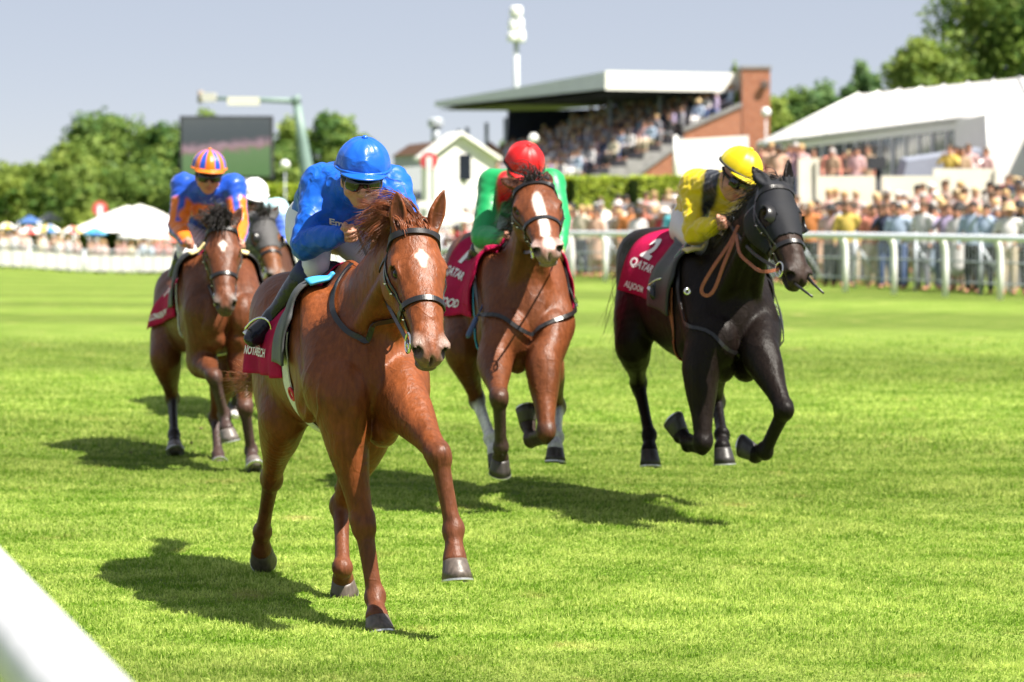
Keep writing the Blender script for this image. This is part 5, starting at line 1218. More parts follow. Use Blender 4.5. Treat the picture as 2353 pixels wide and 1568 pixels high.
def strap(H, pts, w, t=.004, off=.003, mat_=None, name='strap', parent=None, n=40, proj=True, twist=None):
    """flat strap through points, laid on the horse's surface"""
    pts = np.array([np.asarray(p, float) for p in pts])
    d = np.r_[0, np.cumsum(np.linalg.norm(np.diff(pts, axis=0), axis=1))]; m = max(n, 8); tt = np.linspace(0, d[-1], m)
    # Catmull through, by dense resample
    dense = []
    for i in range(len(pts)-1):
        p0, p1, p2, p3 = pts[max(i-1, 0)], pts[i], pts[i+1], pts[min(i+2, len(pts)-1)]
        for j in range(12):
            t_ = j/12; dense.append(.5*((2*p1)+(-p0+p2)*t_+(2*p0-5*p1+4*p2-p3)*t_**2+(-p0+3*p1-3*p2+p3)*t_**3))
    dense.append(pts[-1]); dense = np.array(dense)
    d = np.r_[0, np.cumsum(np.linalg.norm(np.diff(dense, axis=0), axis=1))]; tt = np.linspace(0, d[-1], m)
    q = np.stack([np.interp(tt, d, dense[:, i]) for i in range(3)], 1)
    if proj:
        hit = [H.near(x) for x in q]; N_ = np.array([b_ for _, b_ in hit]); q = np.array([a_ for a_, _ in hit])+N_*(off+t/2)
        for _ in range(2): q[1:-1] = (q[:-2]+2*q[1:-1]+q[2:])/4; N_[1:-1] = (N_[:-2]+2*N_[1:-1]+N_[2:])/4
    else:
        N_ = np.tile(np.asarray(twist if twist is not None else (0, -1, .2), float), (m, 1))
    vs = []; fs = []
    for i in range(m):
        tg = nrm(q[min(i+1, m-1)]-q[max(i-1, 0)]); nn = nrm(N_[i]-tg*(N_[i]@tg)); sd_ = np.cross(tg, nn)
        vs += [q[i]+sd_*w/2-nn*t/2, q[i]+sd_*w/2+nn*t/2, q[i]-sd_*w/2+nn*t/2, q[i]-sd_*w/2-nn*t/2]
    for i in range(m-1):
        for k in range(4): fs.append((i*4+k, i*4+(k+1) % 4, (i+1)*4+(k+1) % 4, (i+1)*4+k))
    fs += [(0, 1, 2, 3), tuple(4*m-4+k for k in (3, 2, 1, 0))]
    if parent is None: return vs, fs
    return MB().add(vs, fs).build(name, mat_, parent)

# ------------------------------------------------------------------ tack
def torus(b, c, ax, r, t, n=20, m=8, sq=1.0, side=None):
    ax = nrm(ax); s1 = nrm(np.cross(ax, (0.3, 0.2, 1))) if side is None else nrm(side); s2 = np.cross(ax, s1)
    pts = [np.asarray(c)+r*(s1*math.cos(2*math.pi*i/n)+s2*sq*math.sin(2*math.pi*i/n)) for i in range(n)]
    vs = []
    for i, p in enumerate(pts):
        o = nrm(p-np.asarray(c))
        for k in range(m):
            q = 2*math.pi*k/m; vs.append(p+t*(o*math.cos(q)+ax*math.sin(q)))
    fs = [(i*m+k, i*m+(k+1) % m, ((i+1) % n)*m+(k+1) % m, ((i+1) % n)*m+k) for i in range(n) for k in range(m)]
    b.add(vs, fs)

def bridle(H, lm, ringmat=None, nose=True, throat=True, brow_w=.026, noser=.37):
    Q = H.Q; root = H.root; w = .017*H.hs/.62*.62
    br = empty('bridle', root.location); br.location = (0, 0, 0); br.parent = root
    L_ = lambda pts, w_, n=40, nm='strap', m=None, off=.002, t=.005: strap(H, pts, w_, t, off, m or lm, nm, br, n)
    L_([Q(.05, -.105, -.085), Q(.035, -.09, -.03), Q(.04, -.05, .02), Q(.045, 0, .035), Q(.04, .05, .02), Q(.035, .09, -.03), Q(.05, .105, -.085)], brow_w, 48, 'browband', off=.004, t=.008)
    L_([Q(.055, -.11, -.09), Q(.0, -.09, -.05), Q(-.035, -.05, .01), Q(-.04, 0, .02), Q(-.035, .05, .01), Q(.0, .09, -.05), Q(.055, .11, -.09)], .026, 48, 'headpiece')
    if nose:
        L_([Q(noser-.03, -.04, -.16), Q(noser-.02, -.07, -.115), Q(noser-.005, -.075, -.06), Q(noser, -.045, -.012), Q(noser, 0, .0), Q(noser, .045, -.012), Q(noser-.005, .075, -.06), Q(noser-.02, .07, -.115), Q(noser-.03, .04, -.16)], .024, 56, 'noseband', off=.003, t=.007)
    for y in (-1, 1):
        L_([Q(.06, .105*y, -.09), Q(.17, .10*y, -.12), Q(.32, .075*y, -.115), Q(.47, .06*y, -.115)], .015, 40, 'cheek_strap')
        L_([Q(.06, .105*y, -.105), Q(.16, .10*y, -.095), Q(.28, .08*y, -.085), Q(.385, .07*y, -.07)], .010, 40, 'cheek_strap')
        if throat: L_([Q(.06, .105*y, -.10), Q(.06, .09*y, -.18), Q(.05, .06*y, -.24), Q(.06, .0, -.28)], .012, 30, 'throat_strap')
        hq = H.near(Q(.505, .066*y, -.122)); c = hq[0]+hq[1]*.014
        b = MB(); torus(b, c, nrm(H.la*y+H.ax*.15), .040, .0062, side=H.ax)
        torus(b, c+H.ax*.012-H.uz*.02, nrm(H.la*y+H.ax*.15), .020, .004, side=H.ax)
        b.build('bit_ring', ringmat or M['steel'], br, True)
        for xx in (.20, .26, .40):
            b = MB(); b.lathe([(.004, -.004), (.009, -.002), (.009, .002), (.004, .004)], H.near(Q(xx, .09*y, -.12))[0]+H.la*y*.007, 8); b.build('buckle', M['steel'], br)
        if y < 0: H.ringL = c
        else: H.ringR = c
    return br

def hang(H, x, a, off=.0, c=(0, 1.2)):
    """point on the trunk at length x and angle a (0 = spine, + = viewer's right), pushed out by off"""
    p0 = H.T(x, 0, c[1]); q = p0 + .42*H.s*(math.sin(a)*H.lat + math.cos(a)*np.array((0, 0, 1.0)))
    return q
def cloth_sheet(H, name, m, parent, x0, x1, a0, a1, off=.014, nx=18, na=60, thick=.006, fold=.006, xf=None, seed=0):
    pts = []
    for i in range(nx):
        for j in range(na):
            a = a0+(a1-a0)*j/(na-1); fx = i/(nx-1)
            xa, xb = (x0, x1) if xf is None else xf(a)
            xx_ = xa+(xb-xa)*fx; pts.append((hang(H, xx_, a), xx_))
    hit = [H.cast(H.T(x_, 0, 1.2), p_) for p_, x_ in pts]; g = np.array([b_ for _, b_ in hit]).reshape(nx, na, 3); q = np.array([a_ for a_, _ in hit]).reshape(nx, na, 3)
    for _ in range(4):                                     # cloth does not follow every hollow
        for A_ in (q, g):
            A_[1:-1] = (A_[:-2]+2*A_[1:-1]+A_[2:])/4; A_[:, 1:-1] = (A_[:, :-2]+2*A_[:, 1:-1]+A_[:, 2:])/4
    g = g.reshape(-1, 3); g /= np.linalg.norm(g, axis=1, keepdims=True); q = q.reshape(-1, 3)+g*off
    for i in range(nx):
        for j in range(na):
            a = abs(a0+(a1-a0)*j/(na-1)); k = i*na+j; dr = max(0, (a-.9))
            q[k] += g[k]*fold*dr*(1.1*math.sin(i*.62+seed+j*.05)+.7*math.sin(i*.31+1.7*seed)+.9)
    fs = [(i*na+j, (i+1)*na+j, (i+1)*na+j+1, i*na+j+1) for i in range(nx-1) for j in range(na-1)]
    n = len(q); out = q+g*thick/2; inn = q-g*thick/2
    b = MB(); b.add(list(out)+list(inn), fs+[tuple(n+v for v in f[::-1]) for f in fs])
    bd = [i*na for i in range(nx)]+[(nx-1)*na+j for j in range(1, na)]+[i*na+na-1 for i in range(nx-2, -1, -1)]+[j for j in range(na-2, 0, -1)]
    for i in range(len(bd)): u_, v_ = bd[i], bd[(i+1) % len(bd)]; b.f.append((u_, v_, v_+n, u_+n)); b.m.append(0)
    ob = b.build(name, m, parent, True)
    return ob, q.reshape(nx, na, 3), g.reshape(nx, na, 3)

_txt = {}
def glyphs(text, bold=0.0):
    """flat outline mesh of a text: vertices (x, y) with the cap height 1, and triangles"""
    cu = bpy.data.curves.new('t', 'FONT'); cu.body = text; cu.size = 1.0; cu.align_x = 'LEFT'; cu.offset = bold; cu.resolution_u = 3
    ob = bpy.data.objects.new('t', cu); COL.objects.link(ob)
    dg = bpy.context.evaluated_depsgraph_get(); me = bpy.data.meshes.new_from_object(ob.evaluated_get(dg))
    b = bmesh.new(); b.from_mesh(me); bmesh.ops.triangulate(b, faces=b.faces)
    for _ in range(2): bmesh.ops.subdivide_edges(b, edges=[e for e in b.edges if e.calc_length() > .12], cuts=1, use_grid_fill=False); bmesh.ops.triangulate(b, faces=b.faces)
    b.verts.ensure_lookup_table()
    V = np.array([v.co[:2] for v in b.verts]) if len(b.verts) else np.zeros((0, 2)); Fc = [tuple(v.index for v in f.verts) for f in b.faces]
    b.free(); bpy.data.objects.remove(ob); bpy.data.curves.remove(cu); bpy.data.meshes.remove(me)
    if len(V):
        V[:, 0] -= V[:, 0].min(); V /= .7
    return V, Fc
def letter_on(grid, gn, text, name, m, parent, ci, cj, h, di, dj, off=.010, bold=.02, stretch=1.0):
    """letters lying on a sheet: (ci, cj) centre in the grid, di/dj = grid steps per metre along reading / up"""
    V, Fc = glyphs(text, bold)
    w = V[:, 0].max(); nx, na = grid.shape[:2]
    x = (V[:, 0]-w/2)*h*stretch; y = (V[:, 1]-.5)*h
    I = np.clip(ci+x*di[0]+y*dj[0], 0, nx-1.001); J = np.clip(cj+x*di[1]+y*dj[1], 0, na-1.001)
    i0 = I.astype(int); j0 = J.astype(int); fi = (I-i0)[:, None]; fj = (J-j0)[:, None]
    ip = lambda A: (A[i0, j0]*(1-fi)*(1-fj)+A[i0+1, j0]*fi*(1-fj)+A[i0, j0+1]*(1-fi)*fj+A[i0+1, j0+1]*fi*fj)
    q = ip(grid)+ip(gn)*off
    return MB().add(list(q), Fc).build(name, m, parent)

M['maroon'] = mat('maroon_cloth', (.36, .004, .052), rough=.85, spec=.15, var=.22, scale=9, bump=.35, bscale=220)
M['letter'] = mat('white_print', (.74, .70, .72), rough=.6, var=.05)
M['black_cloth'] = mat('black_cloth', (.018, .019, .022), rough=.55, var=.25, scale=20, bump=.2, bscale=150)
M['grey_pad'] = mat('grey_neoprene', (.060, .062, .066), rough=.62, var=.2, scale=25, bump=.2, bscale=250)
M['blue_pad'] = mat('light_blue_pad', (.045, .33, .62), rough=.6, var=.1)
M['cream_pad'] = mat('cream_pad', (.62, .50, .25), rough=.8, var=.15, bump=.3, bscale=120)

def saddle(H, m_flap, m_roll, roll_w=.035, roll_a=.62, flap_x=(-.30, .06), flap_a=1.75, name='saddle', girth=None, girth_x=-.06):
    root = H.root; sd_ = empty('saddle'); sd_.parent = root
    # seat
    vs = []; nu, nv = 14, 11
    for i in range(nu):
        x = -.52+.40*i/(nu-1); z = 1.535+.045*((i/(nu-1)-.55)/.5)**2+.015*(i/(nu-1))
        for j in range(nv):
            a = (j/(nv-1)-.5)*2; vs.append(H.T(x, .12*a*(.75+.25*math.cos(3*(i/(nu-1)-.3))), z-.06*a*a))
    b = MB(); b.grid(vs, nu, nv); n = nu*nv; low = [v-np.array((0, 0, .03)) for v in vs]; b.grid(low, nu, nv)
    bd = [i*nv for i in range(nu)]+[(nu-1)*nv+j for j in range(1, nv)]+[i*nv+nv-1 for i in range(nu-2, -1, -1)]+[j for j in range(nv-2, 0, -1)]
    for i in range(len(bd)): u_, v_ = bd[i], bd[(i+1) % len(bd)]; b.f.append((u_, v_, v_+n, u_+n)); b.m.append(0)
    b.build('seat', M['leather'], sd_, True)
    for y in (-1, 1):
        f = lambda a, y=y: (flap_x[0]+.10*max(0, abs(a)-1.0), flap_x[1]+.02*math.sin(abs(a)*2))
        cloth_sheet(H, 'flap', m_flap, sd_, 0, 0, .32*y, flap_a*y, off=.038, nx=10, na=26, thick=.012, fold=.0, xf=f)
        fr = lambda a: (flap_x[1]-.005, flap_x[1]+roll_w)
        cloth_sheet(H, 'pad_roll', m_roll, sd_, 0, 0, .20*y, roll_a*y, off=.040, nx=6, na=14, thick=.014, fold=0, xf=fr)
    if girth:
        gm, gw = girth
        for y in (-1, 1):
            pts = [hang(H, girth_x, a*y) for a in (1.3, 1.7, 2.1, 2.5, 2.9, 3.14)]
            strap(H, pts, gw, .006, .006, gm, 'girth', sd_, 50)
    return sd_

def hair(name, roots, mat_, parent, r=.0022, n=9, seed=1):
    """roots: list of (list of control points) -> thin tapered strands in one mesh"""
    rnd = random.Random(seed); V = []; Fc = []
    for ctl in roots:
        ctl = [np.asarray(c, float) for c in ctl]; A = np.array(ctl); m = len(A)
        tt = np.linspace(0, m-1, n); pts = []
        for t in tt:
            i = min(int(t), m-2); f = t-i; p0, p1, p2, p3 = A[max(i-1, 0)], A[i], A[i+1], A[min(i+2, m-1)]
            pts.append(.5*((2*p1)+(-p0+p2)*f+(2*p0-5*p1+4*p2-p3)*f*f+(-p0+3*p1-3*p2+p3)*f**3))
        rr = r*rnd.uniform(.6, 1.3); b0 = len(V)
        for i, p in enumerate(pts):
            t = nrm(pts[min(i+1, n-1)]-pts[max(i-1, 0)]); a = nrm(np.cross(t, (.3, .8, .2))); c = np.cross(t, a); w = rr*(1-.75*(i/(n-1))**1.5)
            for k in range(3): q = 2.094*k; V.append(p+w*(a*math.cos(q)+c*math.sin(q)))
        for i in range(n-1):
            for k in range(3): Fc.append((b0+i*3+k, b0+i*3+(k+1) % 3, b0+(i+1)*3+(k+1) % 3, b0+(i+1)*3+k))
    me = np_mesh(name, np.array(V), np.array(Fc)); me.polygons.foreach_set('use_smooth', np.ones(len(Fc), bool))
    return link(name, me, mat_, parent)
def tail(H, m, d1, d2, d3, n=420, seed=3, spread=.05, L=.75, via=None):
    rnd = random.Random(seed); roots = []; b0 = H.T(-1.42, 0, 1.36)
    if via is not None:
        for _ in range(n):
            j = lambda s_: np.array([rnd.gauss(0, s_) for _ in range(3)])
            e = rnd.uniform(.55, 1.1); roots.append((b0+j(.022), via[0]+j(.03), via[1]+j(.035), lerp(via[1], via[2], e)+j(.045)))
        return hair('tail', roots, m, H.root, r=.0026, seed=seed)
    d1, d2, d3 = (np.asarray(q, float) for q in (d1, d2, d3))
    for _ in range(n):
        j = lambda s_: np.array([rnd.gauss(0, s_) for _ in range(3)])
        p1 = b0+j(.022); p2 = p1+d1*L*.3+j(.025); p3 = p2+d2*L*.4+j(spread); p4 = p3+d3*L*.45*rnd.uniform(.6, 1.2)+j(spread*1.5)
        roots.append((p1, p2, p3, p4))
    return hair('tail', roots, m, H.root, r=.0028, seed=seed)

def locks(make, n_locks, per, jit, seed):
    """hair in locks: make(rnd) gives one lock's control points, its strands stay close to it"""
    rnd = random.Random(seed); out = []
    for _ in range(n_locks):
        c = make(rnd); m = len(c)
        for _ in range(per):
            j = np.array([rnd.gauss(0, 1) for _ in range(3)])*jit; t_ = rnd.uniform(.8, 1.12)
            out.append([c[0]+j*.8]+[c[0]+(c[i]-c[0])*t_+j*(.7+.9*i/m)+np.array([rnd.gauss(0, 1) for _ in range(3)])*jit*.35*i for i in range(1, m)])
    return out

# ------------------------------------------------------------------ jockeys
SKIN = (.42, .20, .13)
M['skin'] = mat('skin', SKIN, rough=.5, var=.14, scale=30, attr=True, bump=.12, bscale=120, subsurf=.08)
M['goggle'] = mat('goggle_lens', (.004, .004, .006), rough=.08, spec=.7, var=0)
M['band'] = mat('black_elastic', (.012, .012, .013), rough=.7, var=.1)
M['boot'] = mat('black_boot', (.010, .011, .014), rough=.27, spec=.5, var=.2, bump=.4, bscale=30)
M['breeches'] = mat('white_breeches', (.66, .66, .70), rough=.55, var=.05, scale=6, bump=.5, bscale=16, stretch=(1, 1, .5))
def satin(name, col=None, attr=False, rough=.30, fold=1.0, spec=.55):
    if name in _mc: return _mc[name]
    m = bpy.data.materials.new(name); m.use_nodes = True; nt = m.node_tree; N = nt.nodes; L = nt.links; b = N['Principled BSDF']
    b.inputs['Roughness'].default_value = rough; b.inputs['Specular IOR Level'].default_value = spec; b.inputs['Sheen Weight'].default_value = .25
    b.inputs['Sheen Roughness'].default_value = .35
    if attr:
        a = N.new('ShaderNodeAttribute'); a.attribute_name = 'col'; L.new(a.outputs['Color'], b.inputs['Base Color'])
    else: b.inputs['Base Color'].default_value = (*col, 1); b.inputs['Sheen Tint'].default_value = (min(1, col[0]*2+.2), min(1, col[1]*2+.2), min(1, col[2]*2+.2), 1)
    tc = N.new('ShaderNodeTexCoord'); mp = N.new('ShaderNodeMapping'); mp.inputs['Scale'].default_value = (1, 1, 1.0); L.new(tc.outputs['Object'], mp.inputs[0])
    n0 = N.new('ShaderNodeTexNoise'); n0.inputs['Scale'].default_value = 5; n0.inputs['Detail'].default_value = 2; L.new(mp.outputs[0], n0.inputs['Vector'])
    mx = N.new('ShaderNodeVectorMath'); mx.operation = 'MULTIPLY_ADD'; L.new(n0.outputs['Color'], mx.inputs[0]); mx.inputs[1].default_value = (.25, .25, .25); L.new(mp.outputs[0], mx.inputs[2])
    n1 = N.new('ShaderNodeTexNoise'); n1.inputs['Scale'].default_value = 8; n1.inputs['Detail'].default_value = 2.5; n1.inputs['Roughness'].default_value = .45; L.new(mx.outputs[0], n1.inputs['Vector'])
    # creases: ridged noise, broad and fine
    rg = N.new('ShaderNodeTexNoise'); rg.noise_type = 'RIDGED_MULTIFRACTAL'; rg.inputs['Scale'].default_value = 6.5; rg.inputs['Detail'].default_value = 3; rg.inputs['Roughness'].default_value = .5; rg.inputs['Offset'].default_value = .9; rg.inputs['Gain'].default_value = 1.6; L.new(mx.outputs[0], rg.inputs['Vector'])
    ms_ = N.new('ShaderNodeMath'); ms_.operation = 'MULTIPLY_ADD'; L.new(rg.outputs['Fac'], ms_.inputs[0]); ms_.inputs[1].default_value = .30; L.new(n1.outputs['Fac'], ms_.inputs[2])
    bp = N.new('ShaderNodeBump'); bp.inputs['Strength'].default_value = .55*min(1, fold); bp.inputs['Distance'].default_value = .045*fold; L.new(ms_.outputs[0], bp.inputs['Height'])
    n4 = N.new('ShaderNodeTexNoise'); n4.inputs['Scale'].default_value = 260; L.new(tc.outputs['Object'], n4.inputs['Vector'])
    b2 = N.new('ShaderNodeBump'); b2.inputs['Strength'].default_value = .12; b2.inputs['Distance'].default_value = .004; L.new(n4.outputs['Fac'], b2.inputs['Height']); L.new(bp.outputs[0], b2.inputs['Normal'])
    L.new(b2.outputs[0], b.inputs['Normal'])
    _mc[name] = m
    return m

def fist(S, w, d, kn, col, thumb=1, sc=1.0):
    """closed hand: wrist w, direction of the palm d, knuckle line kn (towards the little finger); four bent fingers and a thumb"""
    d = nrm(d); kn = nrm(np.asarray(kn, float)-d*(np.asarray(kn, float)@d)); pn = np.cross(d, kn)*thumb      # pn: back of the hand -> fingers curl to -pn
    S.loft([w-d*.02, w+d*.03*sc, w+d*.075*sc], [(.027*sc, .020*sc), (.036*sc, .017*sc), (.041*sc, .016*sc)], k=.012, col=col, side=kn)
    for i, (o, L) in enumerate(((-.030, .041), (-.010, .046), (.010, .043), (.028, .034))):
        b0 = w+d*(.078-.004*abs(i-1))*sc+kn*o*sc; j1 = b0+(d*.65-pn*.75)*L*.62*sc; j2 = j1+(-d*.35-pn*.9)*L*.55*sc; j3 = j2+(-d*.95-pn*.05)*L*.5*sc
        S.loft([b0-d*.01, b0, j1], [.0100*sc, .0105*sc, .0095*sc], k=.005, col=col, side=kn, n=2)
        S.loft([j1, j2, j3], [.0095*sc, .0088*sc, .0075*sc], k=.004, col=col, side=kn, n=2)
    t0 = w+d*.03*sc-kn*.030*sc; t1 = t0+(d*.7-kn*.45-pn*.5)*.036*sc; t2 = t1+(d*.55+kn*.35-pn*.75)*.032*sc
    S.loft([t0, t1, t2], [.014*sc, .0115*sc, .0085*sc], k=.008, col=col, side=pn, n=2)

def build_jockey(j):
    """j: joints in world metres. Body is one surface; silks, breeches, boots, cap and goggles are worn over it."""
    g = {k: np.asarray(v, float) for k, v in j['joints'].items()}; skin = j.get('skin', SKIN); vox = j.get('voxel', .006)
    root = empty('person', j['base'], j['label'], 'jockey', 'jockeys riding the racehorses')
    hf = nrm(j['face']); hu = np.asarray(j.get('headup', (0, 0, 1)), float); hu = nrm(hu-hf*(hu@hf)); hl_ = np.cross(hu, hf); O = g['head']
    HQ = lambda x, y, z: O+hf*x+hl_*y+hu*z
    sh_ax = nrm(g['shR']-g['shL'])
    # --- body
    B = Sdf(); k = .02; c = skin; dk = tuple(np.array(skin)*(.62, .5, .45))
    Hx = np.array((hf, hl_, hu))
    B.ell(HQ(-.01, 0, .02), (.098, .078, .105), Hx, k, c); B.ell(HQ(.035, 0, -.055), (.062, .060, .075), Hx, k, c); B.ell(HQ(.055, 0, -.098), (.034, .034, .028), Hx, .015, c)
    B.loft([HQ(.085, 0, .0), HQ(.106, 0, -.030), HQ(.112, 0, -.048)], [.010, .012, .015], k=.010, col=c, side=hl_)
    for y in (-1, 1):
        B.ell(HQ(.100, .012*y, -.050), (.012, .010, .009), Hx, .006, c)
        B.ell(HQ(.062, .045*y, -.038), (.03, .024, .022), Hx, .015, tuple(np.array(c)*(1.1, .9, .9)))
        B.ell(HQ(.086, .032*y, -.008), (.014, .02, .010), Hx, .008, dk, '-'); B.ell(HQ(.080, .032*y, -.010), (.013, .015, .010), Hx, .004, (.6, .55, .5))
        B.ell(HQ(-.01, .083*y, -.022), (.02, .010, .032), np.array((hf, hl_, hu)), .008, c)
        B.loft([HQ(.04, .058*y, -.06), HQ(.0, .062*y, -.03)], [.02, .02], k=.02, col=c, side=hl_)
    B.ell(HQ(.090, 0, -.076), (.013, .024, .006), Hx, .005, (.36, .12, .10)); B.ell(HQ(.087, 0, -.085), (.013, .021, .006), Hx, .005, (.36, .12, .10))
    B.seg(HQ(.105, -.018, -.0805), HQ(.105, .018, -.0805), .003, .003, k=.003, col=(.15, .05, .04), op='-')
    B.loft([HQ(-.02, 0, -.06), lerp(O, g['neck'], .6), g['neck'], g['chest']], [.058, .056, .062, .10], k=.03, col=c, side=sh_ax)
    B.loft([g['neck'], g['chest'], g['waist'], g['pelvis']], [(.10, .07), (.145, .09), (.125, .085), (.14, .10)], k=.04, col=c, side=sh_ax)
    for s_ in ('L', 'R'):
        B.loft([g['chest'], g['sh'+s_], lerp(g['sh'+s_], g['el'+s_], .5), g['el'+s_], lerp(g['el'+s_], g['wr'+s_], .4), g['wr'+s_]], [.06, .048, .042, .034, .034, .024], k=.03, col=c)
        hd = g['hd'+s_]-g['wr'+s_]
        kn = np.asarray(j.get('knuckle'+s_, (0, 0.3, -1)), float)
        fist(B, g['wr'+s_], hd, kn, c, thumb=(1 if s_ == 'L' else -1))
        B.loft([g['pelvis'], g['hp'+s_], g['kn'+s_], lerp(g['kn'+s_], g['an'+s_], .35), lerp(g['kn'+s_], g['an'+s_], .95)], [.10, .080, .042, .042, .030], k=.03, col=c)
    link('body', B.mesh('body', vox, base=skin), M['skin'], root)
    # --- silks
    J = Sdf(.012); jc = j['silk']; base = jc['body']; sl = jc.get('sleeve', base)
    arch = np.asarray(j.get('arch', (0, 0, .03)), float)
    J.loft([g['neck']+(g['neck']-g['chest'])*.1, g['chest'], lerp(g['chest'], g['waist'], .5)+arch, g['waist']+arch, g['pelvis']+(g['waist']-g['pelvis'])*.1],
           [(.105, .078), (.185, .125), (.182, .13), (.165, .12), (.15, .115)], k=.02, col=base, side=sh_ax)
    for s_, y in (('L', -1), ('R', 1)):
        sh, el, wr = g['sh'+s_], g['el'+s_], g['wr'+s_]; a, b_ = el-sh, wr-el
        J.loft([g['neck']*.6+g['chest']*.4+(sh-g['chest'])*.3, sh], [(.07, .09), (.085, .095)], k=.05, col=base)
        J.loft([sh, sh+a*.35, sh+a*.75, el, el+b_*.4, el+b_*.75, wr-b_*.03], [.086, .080, .073, .070, .062, .052, .037], k=.035, col=base, n=5)
        J.ell(el+(el-lerp(sh, wr, .5))*.12-np.array((0, 0, .012)), (.05, .05, .05), k=.04, col=sl)
        J.loft([wr-b_*.06, wr+b_*.02], [.033, .030], k=.01, col=jc.get('cuff', sl))
    J.loft([HQ(-.03, 0, -.11)*.35+g['neck']*.65, g['neck']*.8+g['chest']*.2], [(.074, .066), (.09, .075)], k=.02, col=jc.get('collar', base), side=sh_ax)
    if sl != base:
        for s_ in ('L', 'R'):
            sh, el, wr = g['sh'+s_], g['el'+s_], g['wr'+s_]; a, b_ = el-sh, wr-el
            J.loft([sh+a*.55, sh+a*.8, el, el+b_*.5, wr], [.098, .095, .095, .085, .065], k=.012, col=sl, op='c')
    for f in jc.get('paint', []): f(J, g, HQ)
    me = J.mesh('silks', vox*1.1, base=base)
    co = np.zeros(len(me.vertices)*3, np.float32); me.vertices.foreach_get('co', co); co = co.reshape(-1, 3)
    nn = np.zeros(len(me.vertices)*3, np.float32); me.vertices.foreach_get('normal', nn); nn = nn.reshape(-1, 3)
    amp = j.get('fold', .006)
    # cloth folds: sums of warped waves running across the sleeves and the back
    r_ = np.random.default_rng(j.get('seed', 1)); dsp = np.zeros(len(co))
    for _ in range(7):
        kv = np.array((.5, .25, .8))*r_.choice([-1, 1], 3)*.9+r_.normal(size=3)*.30; kv /= np.linalg.norm(kv); f = r_.uniform(28, 85); w = r_.normal(size=3)*7
        dsp += np.abs(np.sin(co@kv*f+2.2*np.sin(co@w+r_.uniform(0, 6))+r_.uniform(0, 6)))**1.5/f*30
    dsp -= dsp.mean(); co += nn*(dsp*amp*.42)[:, None]
    me.vertices.foreach_set('co', co.ravel()); me.update()
    link('silks', me, j['silk_mat'], root)
    for nm, mt_, f in jc.get('extra', []): f(J, g, HQ, root)
    # --- breeches
    K = Sdf()
    K.loft([g['waist']*.55+g['pelvis']*.45, g['pelvis'], g['pelvis']+(g['pelvis']-g['waist'])*.35], [(.140, .105), (.165, .125), (.13, .11)], k=.03, side=sh_ax)
    for s_ in ('L', 'R'):
        K.ell(g['hp'+s_]+(g['pelvis']-g['waist'])*.15, (.105, .105, .105), k=.05)
        K.loft([g['hp'+s_], lerp(g['hp'+s_], g['kn'+s_], .5), g['kn'+s_], lerp(g['kn'+s_], g['an'+s_], .12)], [.105, .088, .064, .056], k=.03, n=5)
    for f in j.get('breech_paint', []): f(K, g)
    link('breeches', K.mesh('breeches', vox*1.2, colour=False), j.get('breech_mat', M['breeches']), root)
    # --- boots
    for s_ in ('L', 'R'):
        kn, an, to = g['kn'+s_], g['an'+s_], g['to'+s_]; sh = an-kn; ft = to-an; fd = nrm(ft); dn = nrm(np.cross(np.cross(fd, nrm(sh)), fd)); dn = dn if dn@sh > 0 else -dn
        T_ = Sdf(); hp_ = nrm(np.cross(fd, dn))
        T_.loft([kn+sh*.16, kn+sh*.3, kn+sh*.55, kn+sh*.85, an], [(.062, .066), (.066, .070), (.060, .062), (.047, .052), (.047, .052)], k=.02, side=hp_)
        T_.loft([an+dn*.02-fd*.04, an+dn*.035+fd*.06, an+dn*.045+fd*.13, an+dn*.045+fd*.19], [(.042, .050), (.045, .042), (.047, .030), (.036, .022)], k=.025, side=hp_)
        T_.ell(an+dn*.05-fd*.045, (.035, .03, .03), np.array((fd, hp_, dn)), k=.02)
        bo = link('boot', T_.mesh('boot', vox, colour=False), j.get('boot_mat', M['boot']), root)
        b = MB(); r0 = .067; hb = nrm(sh)
        b.lathe([(r0-.008, -.003), (r0+.004, 0), (r0+.006, .03), (r0+.002, .088), (r0-.008, .091)], kn+sh*.06, 20, M=np.stack([hp_, np.cross(hb, hp_), hb], 1))
        b.build('boot_top', j.get('boot_top', M['boot']), bo, True)
        # stirrup iron round the ball of the foot, and its leather
        c_ = an+dn*.055+fd*.135
        b = MB(); ring = []
        for i in range(15):
            q = -.25+(math.pi+.5)*i/14
            ring.append(c_ + hp_*.058*math.cos(q)*(1.0) - dn*(.0+.125*math.sin(q)**.8 if math.sin(q) > 0 else .02*math.sin(q)))
        b.tube(ring, .006, 8); b.beam(c_-hp_*.056+dn*.016, c_+hp_*.056+dn*.016, .03, .008, up=tuple(dn))
        b.build('stirrup', M['steel'], root, True)
    # --- cap
    C0 = HQ(-.005, 0, .05); rx, ry, rz = j.get('cap_r', (.138, .119, .128)); ncol = jc.get('cap')
    nu, nv = 72, 22; vs = []; cs = []
    for i in range(nu):
        th = 2*math.pi*i/nu
        for q in range(nv):
            ph = (q/(nv-1))*1.62
            r1 = math.sin(ph)**.92; z = math.cos(ph); z = z if z > 0 else z*1.15
            pleat = .0030*math.cos(th*8)*math.sin(min(ph, 1.4))*1.2+j.get('pleat', .006)*abs(math.sin(th*11+3*math.sin(th*3)))*max(0, 1-ph/1.25)*min(1, ph*4)
            pleat += .0025*math.sin(th*17+ph*5)*max(0, (ph-1.25))
            vs.append(C0+(hf*(rx+pleat)*math.cos(th)+hl_*(ry+pleat)*math.sin(th))*r1+hu*(rz+pleat*.5)*z)
            cs.append(ncol(th, ph) if callable(ncol) else ncol)
    fs = [(i*nv+q, ((i+1) % nu)*nv+q, ((i+1) % nu)*nv+q+1, i*nv+q+1) for i in range(nu) for q in range(nv-1)]
